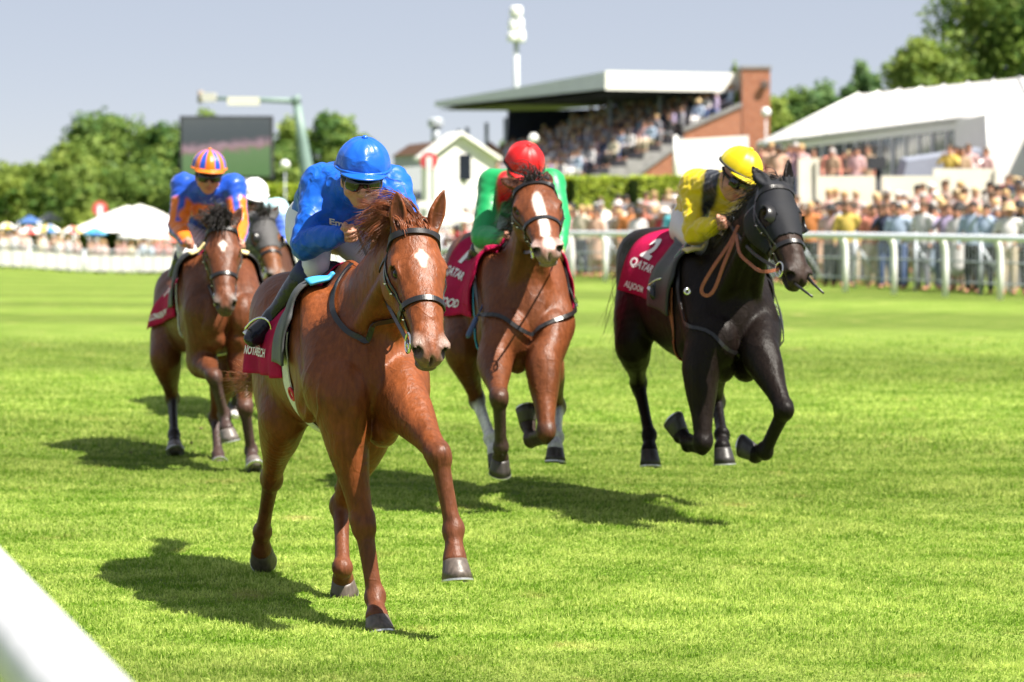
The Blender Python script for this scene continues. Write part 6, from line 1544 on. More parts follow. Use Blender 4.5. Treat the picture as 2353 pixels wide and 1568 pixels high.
    me = np_mesh('cap', np.array(vs), np.array(fs), np.array(cs)); me.polygons.foreach_set('use_smooth', np.ones(len(fs), bool))
    cap = link('cap', me, j.get('cap_mat', j['silk_mat']), root)
    b = MB(); rim = []
    ph = 1.58
    for i in range(41):
        th = 2*math.pi*i/40; rim.append(C0+(hf*(rx+.003)*math.cos(th)+hl_*(ry+.003)*math.sin(th))+hu*rz*math.cos(ph))
    b.tube(rim, .0075, 8, caps=False); b.build('cap_band', j.get('band_mat', j['silk_mat']) if not j.get('rim_mat') else j['rim_mat'], cap, True)
    b = MB(); b.lathe([(.002, -.012), (.013, -.008), (.015, 0), (.009, .007), (.001, .009)], C0+hu*(rz+.003), 12, M=np.stack([hf, hl_, hu], 1)); b.build('cap_button', j.get('button_mat', j.get('band_mat', j['silk_mat'])), cap, True)
    # peak
    vs = []; n1, n2 = 17, 6
    for side in (0, 1):
        for i in range(n1):
            th = (i/(n1-1)-.5)*2.0
            for q in range(n2):
                t = q/(n2-1); ex = .058*math.cos(th*1.35)**.8*t if abs(th) < 1.16 else 0
                vs.append(C0+hf*((rx+.000)*math.cos(th)+ex)+hl_*(ry+.002+ex*.15)*math.sin(th)+hu*(.004-.012*t*math.cos(th)-.006*side-.012*math.sin(th)**2))
    b = MB(); n = n1*n2; b.grid(vs[:n], n1, n2); b.grid(vs[n:], n1, n2)
    bd = [i*n2 for i in range(n1)]+[(n1-1)*n2+q for q in range(1, n2)]+[i*n2+n2-1 for i in range(n1-2, -1, -1)]+[q for q in range(n2-2, 0, -1)]
    b.f += [(bd[i], bd[(i+1) % len(bd)], bd[(i+1) % len(bd)]+n, bd[i]+n) for i in range(len(bd))]; b.m += [0]*len(bd)
    b.build('peak', j.get('peak_mat', j.get('band_mat', j['silk_mat'])), cap, True)
    # goggles
    if j.get('goggles', True):
        gg = Sdf(); gg.loft([HQ(.070, -.066, -.010), HQ(.098, -.034, -.012), HQ(.102, 0, -.006), HQ(.098, .034, -.012), HQ(.070, .066, -.010)], [(.030, .012), (.030, .014), (.020, .012), (.030, .014), (.030, .012)], k=.01, side=hu)
        go = link('goggles', gg.mesh('goggles', .005, colour=False), M['goggle'], root)
        b = MB()
        b.tube([HQ(.068, -.068, -.008), HQ(.0, -.088, 0), HQ(-.06, -.07, .01), HQ(-.10, 0, .01), HQ(-.06, .07, .01), HQ(.0, .088, 0), HQ(.068, .068, -.008)], .009, 6)
        b.build('goggle_strap', M['band'], go)
    # chin strap
    b = MB(); b.tube([HQ(.0, -.088, .0), HQ(.03, -.070, -.07), HQ(.045, 0, -.125), HQ(.03, .070, -.07), HQ(.0, .088, .0)], .006, 6); b.build('chin_strap', M['band'], cap)
    return root, g, HQ

# ---- the leading chestnut
CHEST = (.155, .041, .0105)
def star(S, H):
    S.ell(H.Q(.175, 0.0, .03), np.array((.042, .013, .05))*H.hs, np.array((H.ax, H.la, H.uz)), k=.008, col=(.78, .70, .62), op='c')
    S.ell(H.Q(.165, -.002, .03), np.array((.017, .026, .05))*H.hs, np.array((H.ax, H.la, H.uz)), k=.008, col=(.78, .70, .62), op='c')
WA = np.array((-.70, 12.45, 1.535))
eA = P(785, 955, 12.1); kA = lift(eA, 835, 1205, .44, False); fA = lift(kA, 862, 1372, .30, False); cA = lift(fA, 866, 1418, .11, False)
eB = P(930, 930, 12.05); kB = lift(eB, 1008, 1045, .43, False); fB = lift(kB, 1042, 1218, .31, True); cB = lift(fB, 1045, 1285, .125, False)
sC = P(650, 960, 13.05); hC = lift(sC, 624, 1100, .46, True); fC = lift(hC, 603, 1222, .36, True); cC = lift(fC, 601, 1262, .11, True)
sD = P(845, 990, 12.85); hD = lift(sD, 784, 1165, .46, True); fD = lift(hD, 787, 1305, .36, False); cD = lift(fD, 788, 1330, .09, True)
pA, mA = P(955, 527, 11.75), P(1003, 812, 11.36)
specA = dict(yaw=14, wide=1.06, withers=WA, poll=pA, muzzle=mA, head_yaw=17, head_roll=-3,
    ears=(P(912, 441, 11.72), P(1020, 438, 11.78)), neck_bend=.03,
    fl=(eA, kA, fA, cA, cA+np.array((.012, -.03, -.072))), fr=(eB, kB, fB, cB, cB+np.array((.005, -.02, -.085))),
    hl=(sC, hC, fC, cC, cC+np.array((-.0, .075, -.04))), hr=(sD, hD, fD, cD, cD+np.array((.0, .03, -.05))),
    coat=dict(body=CHEST, muzzle=(.18, .115, .09), legs=(.105, .033, .014), hoofcol=(.085, .066, .055), ears=(.155, .042, .012)),
    marks=[star])
def plen(*q): return [round(float(np.linalg.norm(np.asarray(a)-np.asarray(b))), 3) for a, b in zip(q, q[1:])]
HA = build_horse(specA)
MC = coat_mat('chestnut_coat')
horse_object(HA, 'racehorse', 'chestnut racehorse with a small white star leading in front', VOX_A, MC, G(800, 1400))
M['chestnut_hair'] = mat('chestnut_hair', (.20, .056, .018), rough=.38, var=.6, scale=25)
RA = HA.root
bridle(HA, M['leather'])
# reins from the bit to the hands, and the neck strap
bsA = [P(u, v, d) for u, v, d in ((800, 585, 12.35), (772, 640, 12.3), (764, 700, 12.2), (785, 748, 12.1), (830, 778, 12.0), (880, 774, 11.95), (925, 755, 11.95), (970, 700, 12.0), (985, 620, 12.2))]
strap(HA, bsA, .024, .006, .010, M['leather'], 'neck_strap', RA, 80)
grid, *_ = [None]
cl, gA, nA = cloth_sheet(HA, 'saddle_cloth', M['maroon'], RA, 0, 0, -1.98, 1.98, off=.016, nx=26, na=84, fold=.010, seed=1, xf=lambda a: (-.52-.34*float(sst(abs(a), 1.15, 1.5)), -.16))
# lettering low on the cloth, facing out on the horse's right side; the fold hides its middle letters
dxm = 25/.70; dam = -83/3.96/.40
letter_on(gA, nA, 'NOTABSPEECH', 'lettering', M['letter'], cl, 7.5, 6.5, .046, (dxm, 0), (0, -dam*1.0), bold=.03, stretch=.82)
saddle(HA, M['grey_pad'], M['blue_pad'], girth=(M['pale_strap'], .13), girth_x=-.10)
rnd = random.Random(5); roots = []
nb, ne, sag, nl = HA.neck
def lockA(rnd):
    t = rnd.random()**1.4*.30; p0 = lerp(HA.Q(-.03, 0, .02), lerp(ne, nb, .8)+sag*.2, t)+np.array([rnd.gauss(0, .010) for _ in range(3)])
    up_ = rnd.uniform(.02, .085)*(1-t*.8); g = np.array([rnd.gauss(0, 1) for _ in range(3)])
    p1 = p0+np.array((-.03, .02, up_))+g*.006; p2 = p1+np.array((-.042, .03, .006+up_*.2))*rnd.uniform(.7, 1.3)+g*.010
    p3 = p2+np.array((-.034, .02, -.024))*rnd.uniform(.6, 1.4)+g*.012; p4 = p3+np.array((-.02, .01, -.024))*rnd.uniform(.4, 1.5)+g*.016
    return [p0, p1, p2, p3, p4]
def lockF(rnd):
    p0 = HA.Q(rnd.uniform(-.02, .06), rnd.uniform(-.055, .055), .02); g = np.array([rnd.gauss(0, 1) for _ in range(3)])
    p1 = p0+np.array((-.01, .01, .032))+g*.005; p2 = p1+np.array((-.05, .05, .012))+g*.008; p3 = p2+np.array((-.05, .06, -.015))+g*.012
    return [p0, p1, p2, p3]
roots = locks(lockA, 110, 22, .0045, 5)+locks(lockF, 34, 16, .004, 6)
for i in range(60):          # flyaway strands
    c = lockA(rnd); roots.append([c[0], c[1]+(0, 0, .02), c[2]+(rnd.uniform(-.03, .02), 0, rnd.uniform(.01, .05)), c[3]+(rnd.uniform(-.05, .03), 0, rnd.uniform(.02, .08))])
hair('mane', roots, M['chestnut_hair'], RA, r=.0016, n=11)
tail(HA, M['chestnut_hair'], None, None, None, n=420, via=(P(655, 740, 14.2), P(618, 850, 14.5), P(548, 888, 14.75)))
b = MB(); gq = HA.cast(HA.T(-.05, 0, 1.2), hang(HA, -.05, -2.2)); torus(b, gq[0]+gq[1]*.015, gq[1], .034, .007, sq=.8); b.build('girth_loop', mat('red_loop', (.55, .02, .03), rough=.5), RA, True)

# ---- his rider in royal blue
BLUE = (.007, .095, .52)
M['blue_silk'] = satin('blue_satin', BLUE, rough=.42, spec=.24)
M['blue_cap'] = satin('blue_cap_satin', BLUE, rough=.28, fold=.7, spec=.45)
M['navy_top'] = mat('navy_boot_top', (.008, .014, .075), rough=.6, var=.1)
jA = dict(base=tuple(HA.T(-.3, 0, 1.5)), label='jockey in royal blue silks and cap crouched over the chestnut horse', face=(.10, -.95, -.27), headup=(.02, .28, .95),
    joints=dict(head=P(832, 408, 12.52), neck=P(822, 432, 12.72), chest=P(808, 440, 12.92), waist=P(765, 462, 13.18), pelvis=P(735, 510, 13.42),
      shL=P(738, 425, 12.86), shR=P(900, 428, 12.78), elL=P(706, 556, 12.72), elR=P(945, 545, 12.55), wrL=P(784, 541, 12.52), wrR=P(890, 560, 12.4), hdL=P(822, 533, 12.46), hdR=P(860, 560, 12.35),
      hpL=P(712, 528, 13.30), hpR=P(785, 528, 13.26), knL=P(724, 610, 12.86), knR=P(900, 630, 12.75), anL=P(632, 726, 13.0), anR=P(905, 760, 13.1), toL=P(594, 762, 12.88), toR=P(925, 790, 12.95)),
    silk=dict(body=BLUE, cap=BLUE, paint=[lambda J, g, HQ: (J.ell(P(785, 492, 12.86), (.14, .11, .12), k=.07, col=BLUE), J.ell(P(770, 470, 12.95), (.15, .12, .12), k=.05, col=BLUE))]), silk_mat=M['blue_silk'], cap_mat=M['blue_cap'], band_mat=M['blue_cap'], boot_top=M['navy_top'], fold=.007, seed=3, knuckleL=(.15, .2, -1))
jroot, jg, jQ = build_jockey(jA)
for ring, hd, nm in ((HA.ringL, jg['hdL'], 'rein'), (HA.ringR, jg['hdR'], 'rein')):
    side = nrm(hd-ring); mid = lerp(ring, hd, .5)-np.array((0, 0, .03))
    strap(HA, [ring, mid, hd], .018, .004, 0, M['leather'], nm, HA.root, 30, proj=False, twist=(-.8, -.5, .2))

# lettering across the front of the silks, its end behind the mane
def silk_text(root, text, u0, v0, u1, v1, hpx, D0, m, off=.005, bold=.03):
    me = [c for c in root.children if c.name.split('.')[0] == 'silks'][0].data; o = np.array(root.location)
    co = np.zeros(len(me.vertices)*3, np.float32); me.vertices.foreach_get('co', co); co = co.reshape(-1, 3)+o
    bv = BVHTree.FromPolygons([tuple(c) for c in co.tolist()], [tuple(p_.vertices) for p_ in me.polygons])
    V, Fc = glyphs(text, bold); w = V[:, 0].max(); q = []; cam_ = np.array((0, 0, CAM_H))
    for x, y in V:
        a = P(u0+(u1-u0)*x/w+0*y, v0+(v1-v0)*x/w-hpx*y, D0); d = nrm(a-cam_); l, n, i, _ = bv.ray_cast(Vector(a), Vector(d)); q.append(np.array(l)-d*off if l is not None else a+d*.6)
    return MB().add(q, Fc).build('lettering', m, root)
silk_text(jroot, 'Emirates', 757, 515, 850, 534, 13, 12.0, mat('cream_print', (.72, .70, .55), rough=.6))

# ---- the four chasing horses and their riders
def skin_part(H, name, m, parent, inside, off=.006, thick=.004):
    """cloth cut from the horse's own surface where inside(points) holds, pushed out a little"""
    me = [c for c in H.root.children if c.name.split('.')[0] == 'body'][0].data
    co = np.zeros(len(me.vertices)*3, np.float32); me.vertices.foreach_get('co', co); co = co.reshape(-1, 3)
    no = np.zeros(len(me.vertices)*3, np.float32); me.vertices.foreach_get('normal', no); no = no.reshape(-1, 3)
    w = co+np.array(H.root.location, np.float32)
    lq = np.zeros(len(me.polygons)*4, np.int32); me.polygons.foreach_get('vertices', lq); lq = lq.reshape(-1, 4)
    ok = inside(w); f = lq[ok[lq].all(1)]
    us, inv = np.unique(f, return_inverse=True); f = inv.reshape(-1, 4); n = len(us)
    V = np.concatenate([w[us]+no[us]*off, w[us]+no[us]*(off-thick)])
    e = {}
    for q in f:
        for k in range(4):
            a, b = int(q[k]), int(q[(k+1) % 4]); e[(a, b)] = 1
    rim = [(b, a, a+n, b+n) for (a, b) in e if (b, a) not in e]
    F_ = np.concatenate([f, f[:, ::-1]+n, np.array(rim, int).reshape(-1, 4)])
    me2 = np_mesh(name, V, F_); me2.polygons.foreach_set('use_smooth', np.ones(len(F_), bool))
    return link(name, me2, m, parent)
def hood(H, m, x0=-.06, x1=.355, cups=True, cup_mat=None):
    Q = H.Q
    def inside(w):
        d = w-H.poll; x = d@H.ax/H.hs; y = d@H.la/H.hs; z = d@H.uz/H.hs
        eye = np.minimum(np.linalg.norm(w-Q(.205, .082, -.045), axis=1), np.linalg.norm(w-Q(.205, -.082, -.045), axis=1)) > .048*H.hs
        ear = ~((x < .06) & (z > .045))
        return (x > x0) & (x < x1) & (np.abs(y) < .2) & (z > -.30) & (z < .08) & eye & ear & (x > x0+np.maximum(0, -z-.1)*.35)
    hd = skin_part(H, 'hood', m, H.root, inside)
    if cups:
        for y in (-1, 1):
            b = MB(); c = Q(.205, .084*y, -.046); ax_ = nrm(H.la*y+H.uz*.35-H.ax*.05); s1 = nrm(H.ax-ax_*(H.ax@ax_)); s2 = np.cross(ax_, s1); vs = []
            n1, n2 = 20, 6
            for sgn in (1, .93):
                for i in range(n1):
                    q = -.2-2.5*i/(n1-1)*1.0+math.pi*.93
                    for k in range(n2):
                        t = k/(n2-1); r = H.hs*(.066-.016*t*t)*sgn; h_ = H.hs*(.0+.052*t**.8)
                        vs.append(c+(-s1*math.cos(q+.1)*-1*r*math.cos(0)+s2*math.sin(q+.1)*r)+ax_*h_)
            b.grid(vs[:n1*n2], n1, n2); b.grid(vs[n1*n2:], n1, n2)
            n = n1*n2; bd = [i*n2+n2-1 for i in range(n1)]
            b.f += [(bd[i], bd[i+1], bd[i+1]+n, bd[i]+n) for i in range(n1-1)]; b.m += [0]*(n1-1)
            b.build('eye_cup', cup_mat or M['leather'], hd, True)
    return hd
def blaze(w0, w1, x1=.50, nose=None):
    def f(S, H):
        pts = [H.Q(x, .004*math.sin(x*20), .0) for x in (.10, .2, .32, .44, x1)]
        S.loft(pts, [w0*.55, w0, w0*.75, w1, w1*1.1], k=.008, col=(.74, .66, .60), side=H.la, op='c')
        if nose: S.ell(H.Q(.565, .005, -.045), np.array((.05, .034, .05))*H.hs, np.array((H.ax, H.la, H.uz)), k=.012, col=(.62, .42, .38), op='c')
    return f
def dark_points(k=(.018, .012, .010)):
    return dict(fl=k, fr=k, hl=k, hr=k)

BAY, BLK = (.165, .052, .018), (.016, .011, .009)
def chain(e, *steps):
    """e=(u,v,D); steps=(u,v,length,far)"""
    p = [P(*e)]
    for u, v, L, far in steps: p.append(lift(p[-1], u, v, L, far))
    return tuple(p)

M['bay_hair'] = mat('black_mane_hair', (.014, .010, .009), rough=.5, var=.4, scale=25)
M['hood_cloth'] = mat('black_hood_cloth', (.010, .011, .015), rough=.7, spec=.2, var=.2, bump=.15, bscale=250)
M['grey_hood'] = mat('grey_hood_cloth', (.050, .048, .050), rough=.7, var=.2, bump=.4, bscale=60)
M['navy_leather'] = mat('dark_strap', (.016, .017, .024), rough=.4, var=.2)
def short_mane(H, m, n=500, L=.16, d=(-.5, .4, -.6), t1=.75, seed=4, r=.003, tuft=120):
    rnd = random.Random(seed); roots = []; nb, ne, sag, nl = H.neck; d = nrm(d)
    for i in range(n):
        t = rnd.random()*t1; p0 = lerp(H.Q(-.04, 0, .02), lerp(ne, nb, .9)+sag*.25, t)+np.array([rnd.gauss(0, .012) for _ in range(3)])
        q = np.array([rnd.gauss(0, 1) for _ in range(3)])
        p1 = p0+np.array((0, 0, .03))+d*L*.25+q*.01; p2 = p1+d*L*.45+q*.02; p3 = p2+d*L*.4+np.array((0, 0, -.04))+q*.03; roots.append((p0, p1, p2, p3))
    for i in range(tuft):
        p0 = H.Q(rnd.uniform(-.02, .05), rnd.uniform(-.035, .035), .02); q = np.array([rnd.gauss(0, 1) for _ in range(3)])
        p1 = p0+np.array((0, 0, .04))+q*.012; p2 = p1+H.uz*.03+np.array((-.02, .0, .02))+q*.02; p3 = p2+np.array((-.02, -.01, -.03))+q*.025; roots.append((p0, p1, p2, p3))
    return hair('mane', roots, m, H.root, r=r, seed=seed)
def cloth_and_saddle(H, number, title, flap, roll, gm, seed, nx=22, na=64, low=1.98, lh=(.20, .075, .055), x1=-.14, flap_x=(-.30, .06), narrow=False):
    cl, g_, n_ = cloth_sheet(H, 'saddle_cloth', M['maroon'], H.root, -.90, x1, -low, low, off=.016, nx=nx, na=na, fold=.008, seed=seed, xf=(lambda a: (-.55-.33*float(sst(abs(a), 1.1, 1.5)), x1)) if narrow else None)
    di, dj = (nx-1)/(.90+x1), (na-1)/(2*low)/.42
    row = lambda a: (na-1)*(low-a)/(2*low)
    if number: letter_on(g_, n_, number, 'number', M['letter'], cl, 5.4, row(low*.37), lh[0], (di, 0), (0, dj), bold=.05)
    if title: letter_on(g_, n_, title[0], 'lettering', M['letter'], cl, 6.6, row(low*.62), lh[1], (di, 0), (0, dj), bold=.03); letter_on(g_, n_, title[1], 'lettering', M['letter'], cl, 6.6, row(low*.905), lh[2], (di, 0), (0, dj), bold=.03)
    saddle(H, flap, roll, girth=(gm, .075), girth_x=.0, flap_x=flap_x)
def reins(H, g, m, w=.018):
    for ring, hd in ((H.ringL, g['hdL']), (H.ringR, g['hdR'])):
        mid = lerp(ring, hd, .5)-np.array((0, 0, .04)); strap(H, [ring, mid, hd], w, .005, 0, m, 'rein', H.root, 24, proj=False, twist=(-.8, -.5, .2))

# ---------------- red cap, green silks, bay with a white blaze
specB = dict(yaw=10, pitch=-4, withers=(.05, 16.9, 1.60), poll=P(1226, 424, 16.34), muzzle=P(1262, 566, 15.82), head_yaw=12, head_roll=9, head_width=1.42,
    ears=(P(1149, 411, 16.36), P(1257, 394, 16.42)), neck_bend=.02,
    fl=chain((1136, 830, 16.5), (1147, 915, .43, 0), (1151, 1028, .30, 1), (1150, 1052, .10, 1), (1147, 1082, .085, 1)),
    fr=chain((1248, 840, 16.45), (1256, 995, .43, 0), (1220, 1008, .30, 1), (1213, 975, .12, 1), (1208, 945, .085, 1)),
    hl=chain((1060, 800, 17.3), (1096, 919, .46, 1), (1128, 1008, .36, 0), (1138, 1040, .11, 0), (1144, 1072, .085, 0)),
    hr=chain((1255, 840, 17.2), (1281, 935, .46, 1), (1279, 1005, .36, 0), (1276, 1030, .11, 0), (1274, 1062, .085, 0)),
    coat=dict(body=(.115, .033, .011), muzzle=(.26, .18, .16), legs=(.030, .018, .014), upleg=(.112, .033, .011), sock_hl=(.62, .60, .62), sock_hr=(.62, .60, .62), hoofcol=(.035, .028, .026)),
    marks=[blaze(.034, .026, nose=True)])
HB = build_horse(specB)
horse_object(HB, 'racehorse', 'bright bay racehorse with a broad white blaze under the green rider', VOX_B, coat_mat('bay_coat'), G(1180, 1150))
bridle(HB, M['leather'], noser=.36)
nbB = [HB.T(-.02, -.2, 1.40), HB.T(.12, -.24, 1.25), HB.T(.30, -.2, 1.14), HB.T(.46, -.07, 1.06), HB.T(.46, .07, 1.06), HB.T(.32, .2, 1.15), HB.T(.14, .24, 1.28), HB.T(.0, .22, 1.40), HB.T(-.08, .18, 1.46)]
strap(HB, nbB, .024, .006, .020, M['leather'], 'neck_strap', HB.root, 60)
cloth_and_saddle(HB, '1', ('QATAR', 'GOODWOOD'), M['maroon'], M['maroon'], M['blue_pad'], 3)
short_mane(HB, M['bay_hair'], 300, .12, (-.4, .5, -.3), tuft=60)
tail(HB, M['bay_hair'], (-.2, .9, .1), (-.5, .6, -.6), (-.3, .1, -.9), n=200)
GREEN, RED, YEL, ORG, RBL = (.006, .27, .08), (.55, .008, .010), (.62, .47, .006), (.72, .16, .006), (.012, .070, .46)
M['green_silk'] = satin('green_lycra', attr=True, rough=.42, fold=.35, spec=.4)
M['red_cap'] = satin('red_cap_silk', RED, rough=.45, fold=.25, spec=.35)
def redfront(J, g, HQ):
    J.ell(P(1157, 436, 17.32), (.055, .12, .20), k=.01, col=RED, op='c'); J.ell(P(1232, 430, 17.28), (.04, .11, .17), k=.01, col=RED, op='c')
jB = dict(base=tuple(HB.T(-.3, 0, 1.5)), label='jockey in green silks and a red cap on the bay with the white blaze', face=(.10, -.80, -.55), headup=(.0, .5, .86), voxel=.0085,
    joints=dict(head=P(1201, 392, 17.12), neck=P(1200, 422, 17.36), chest=P(1196, 438, 17.56), waist=P(1184, 470, 17.85), pelvis=P(1168, 520, 18.08),
      shL=P(1133, 424, 17.52), shR=P(1266, 424, 17.42), elL=P(1110, 540, 17.36), elR=P(1284, 505, 17.22), wrL=P(1160, 553, 17.10), wrR=P(1284, 580, 17.0), hdL=P(1182, 548, 17.02), hdR=P(1272, 604, 16.86),
      hpL=P(1143, 520, 17.95), hpR=P(1200, 520, 17.95), knL=P(1114, 562, 17.46), knR=P(1262, 572, 17.4), anL=P(1066, 655, 17.7), anR=P(1290, 660, 17.7), toL=P(1052, 690, 17.6), toR=P(1302, 690, 17.58)),
    silk=dict(body=GREEN, sleeve=GREEN, cuff=(.55, .30, .04), cap=RED, paint=[redfront], collar=RED), silk_mat=M['green_silk'], cap_mat=M['red_cap'], band_mat=M['band'], peak_mat=M['red_cap'], button_mat=M['red_cap'], fold=.004, seed=11, pleat=.003, goggles=True)
_, gB, _q = build_jockey(jB)
reins(HB, gB, M['navy_leather'])

# ---------------- yellow cap and silks, black horse in a hood
specC = dict(yaw=14, pitch=-5.5, withers=(1.18, 16.18, 1.60), poll=P(1786, 428, 15.36), muzzle=P(1853, 628, 14.98), head_yaw=33, head_roll=2,
    ears=(P(1728, 382, 15.34), P(1813, 364, 15.42)), neck_bend=.03, head_width=1.18, neck_w=.86,
    fl=chain((1610, 843, 15.85), (1616, 1020, .44, 0), (1582, 1016, .29, 1), (1565, 1000, .12, 1), (1546, 976, .085, 1)),
    fr=chain((1748, 815, 15.75), (1803, 942, .43, 0), (1758, 1038, .30, 1), (1736, 1044, .11, 1), (1706, 1040, .085, 1)),
    hl=chain((1455, 790, 16.95), (1467, 879, .46, 1), (1492, 1000, .37, 0), (1492, 1034, .11, 0), (1492, 1072, .10, 0)),
    hr=chain((1630, 830, 16.7), (1646, 922, .46, 1), (1659, 1000, .37, 0), (1660, 1028, .11, 0), (1662, 1066, .09, 0)),
    coat=dict(body=(.0085, .0052, .0042), muzzle=(.034, .024, .021), legs=(.006, .0045, .0045), hoofcol=(.03, .027, .027), face=(.030, .018, .014)))
HC = build_horse(specC)
horse_object(HC, 'racehorse', 'black racehorse in a dark hood with eye cups, right of the field', VOX_B, coat_mat('black_coat', rough=.44, spec=.13), G(1620, 1170))
hood(HC, M['hood_cloth'])
bridle(HC, M['leather'], noser=.40)
nbC = [HC.T(.0, -.2, 1.42), HC.T(.10, -.24, 1.28), HC.T(.26, -.22, 1.16), HC.T(.44, -.10, 1.02), HC.T(.47, .05, 1.0), HC.T(.40, .18, 1.1), HC.T(.28, .22, 1.22), HC.T(.1, .22, 1.36)]
strap(HC, nbC, .02, .006, .014, M['leather'], 'neck_strap', HC.root, 60)
cloth_and_saddle(HC, '2', ('QATAR', 'ALJOOM'), M['black_cloth'], M['cream_pad'], M['tan_leather'], 5, low=1.66, lh=(.19, .07, .05), flap_x=(-.44, .06))
short_mane(HC, M['bay_hair'], 520, .10, (-.5, .3, -.3), tuft=0, r=.003)
tail(HC, M['bay_hair'], (-.1, .9, -.1), (-.15, .4, -.9), (0, .1, -1), n=200)
M['yellow_silk'] = satin('yellow_lycra', attr=True, rough=.42, fold=.55, spec=.35)
M['yellow_cap'] = satin('yellow_cap_silk', YEL, rough=.4, fold=.25, spec=.35)
def epaulet(J, g, HQ):
    J.ell(P(1634, 415, 16.12), (.048, .16, .26), np.array(((1, 0, -.12), (0, 1, 0), (.12, 0, 1))), k=.012, col=(.012, .014, .022), op='c')
jC = dict(base=tuple(HC.T(-.3, 0, 1.5)), label='jockey in yellow silks with black epaulets and a yellow cap on the black horse', face=(.34, -.84, -.42), headup=(.1, .38, .9), voxel=.0085,
    joints=dict(head=P(1692, 408, 15.95), neck=P(1672, 430, 16.12), chest=P(1652, 446, 16.30), waist=P(1622, 468, 16.62), pelvis=P(1602, 512, 16.88),
      shL=P(1598, 428, 16.36), shR=P(1738, 436, 16.06), elL=P(1598, 532, 16.16), elR=P(1762, 525, 15.95), wrL=P(1646, 517, 15.90), wrR=P(1722, 522, 15.75), hdL=P(1672, 510, 15.82), hdR=P(1698, 516, 15.68),
      hpL=P(1582, 522, 16.74), hpR=P(1645, 525, 16.68), knL=P(1612, 562, 16.26), knR=P(1728, 590, 16.2), anL=P(1540, 628, 16.5), anR=P(1745, 690, 16.5), toL=P(1515, 668, 16.38), toR=P(1770, 720, 16.4)),
    silk=dict(body=YEL, cap=YEL, paint=[epaulet]), silk_mat=M['yellow_silk'], cap_mat=M['yellow_cap'], band_mat=M['band'], peak_mat=M['yellow_cap'], button_mat=M['yellow_cap'], fold=.012, seed=21, pleat=.003)
_, gC, _q = build_jockey(jC)
reins(HC, gC, M['navy_leather'])
# tan rubber reins: the loop hanging from the rider's hands
strap(HC, [P(1697, 518, 15.62), P(1676, 560, 15.60), P(1638, 616, 15.58), P(1612, 664, 15.60), P(1624, 680, 15.58), P(1642, 664, 15.56), P(1664, 606, 15.56), P(1690, 545, 15.60)], .019, .006, 0, M['tan_leather'], 'rein_loop', HC.root, 70, proj=False, twist=(-.5, -.8, .1))
strap(HC, [P(1692, 540, 15.58), P(1700, 582, 15.45), P(1722, 605, 15.35), P(1750, 624, 15.15), HC.ringL], .018, .006, 0, M['tan_leather'], 'rein', HC.root, 40, proj=False, twist=(-.5, -.8, .1))
b = MB(); gq = HC.cast(HC.T(-.02, 0, 1.2), hang(HC, -.02, -2.35)); torus(b, gq[0]+gq[1]*.015, gq[1], .03, .007, sq=.8); b.build('girth_loop', mat('red_loop', (.55, .02, .03), rough=.5), HC.root, True)
b = MB(); torus(b, P(1579, 670, 15.62), (.3, -1, .1), .014, .007); b.build('rein_ring', M['steel'], HC.root, True)
for q in ([P(1795, 632, 15.2), P(1830, 655, 15.0), P(1866, 682, 14.8)], [P(1850, 630, 15.1), P(1868, 652, 15.0), P(1892, 674, 14.9)]):
    b = MB(); b.tube(q, [.009, .008, .006], 8); b.build('rein_end', M['leather'], HC.root, True)

# ---------------- orange and blue stripes on a bay, at the left
specD = dict(yaw=15, pitch=7, withers=(-2.02, 19.4, 1.53), poll=P(510, 521, 18.78), muzzle=P(519, 702, 18.42), head_yaw=7, head_roll=0,
    ears=(P(457, 478, 18.82), P(556, 474, 18.82)), neck_bend=.02,
    fl=chain((462, 828, 19.15), (492, 865, .43, 0), (515, 954, .30, 1), (521, 985, .11, 0), (528, 1014, .085, 0)),
    fr=chain((556, 825, 19.1), (563, 937, .43, 0), (577, 1036, .31, 1), (581, 1058, .09, 0), (585, 1080, .085, 0)),
    hl=chain((380, 820, 20.0), (396, 915, .46, 1), (400, 1000, .36, 0), (401, 1020, .11, 0), (402, 1042, .085, 0)),
    hr=chain((518, 850, 19.7), (496, 962, .46, 1), (501, 1046, .34, 0), (503, 1062, .09, 0), (504, 1076, .07, 0)),
    coat=dict(body=(.105, .032, .012), muzzle=(.10, .075, .065), legs=(.050, .030, .026), leg_hl=BLK, hoofcol=(.13, .11, .10)), marks=[star])
HD_ = build_horse(specD)
horse_object(HD_, 'racehorse', 'bay racehorse with a dark forelock under the orange and blue rider', VOX_D, coat_mat('bay_coat'), G(500, 1070))
bridle(HD_, M['leather'], noser=.38)
cloth_and_saddle(HD_, '3', ('QATAR', 'LONGFELLOW'), M['black_cloth'], M['cream_pad'], M['pale_strap'], 7, nx=16, na=48, narrow=True)
short_mane(HD_, M['bay_hair'], 240, .10, (-.3, .5, .1), t1=.3, tuft=420, r=.004)
tail(HD_, M['bay_hair'], (-.2, .9, -.1), (-.2, .4, -.8), (-.1, .1, -1), n=160)
M['striped_silk'] = satin('striped_silk', attr=True, rough=.36, fold=.5, spec=.45)
def stripes(J, g, HQ):
    for s_, y in (('L', -1), ('R', 1)):
        sh, el, wr = g['sh'+s_], g['el'+s_], g['wr'+s_]
        for dx, dy in ((-.065, -.02), (.01, -.075), (.075, .0), (.0, .08)):
            o = np.array((dx, dy, 0)); J.loft([sh+o, lerp(sh, el, .5)+o*.95, el+o*.9, lerp(el, wr, .5)+o*.8, wr+o*.5], [.026, .024, .022, .018, .013], k=.006, col=RBL, op='c')
    J.ell(P(466, 494, 20.15), (.17, .35, .078), k=.01, col=ORG, op='c')
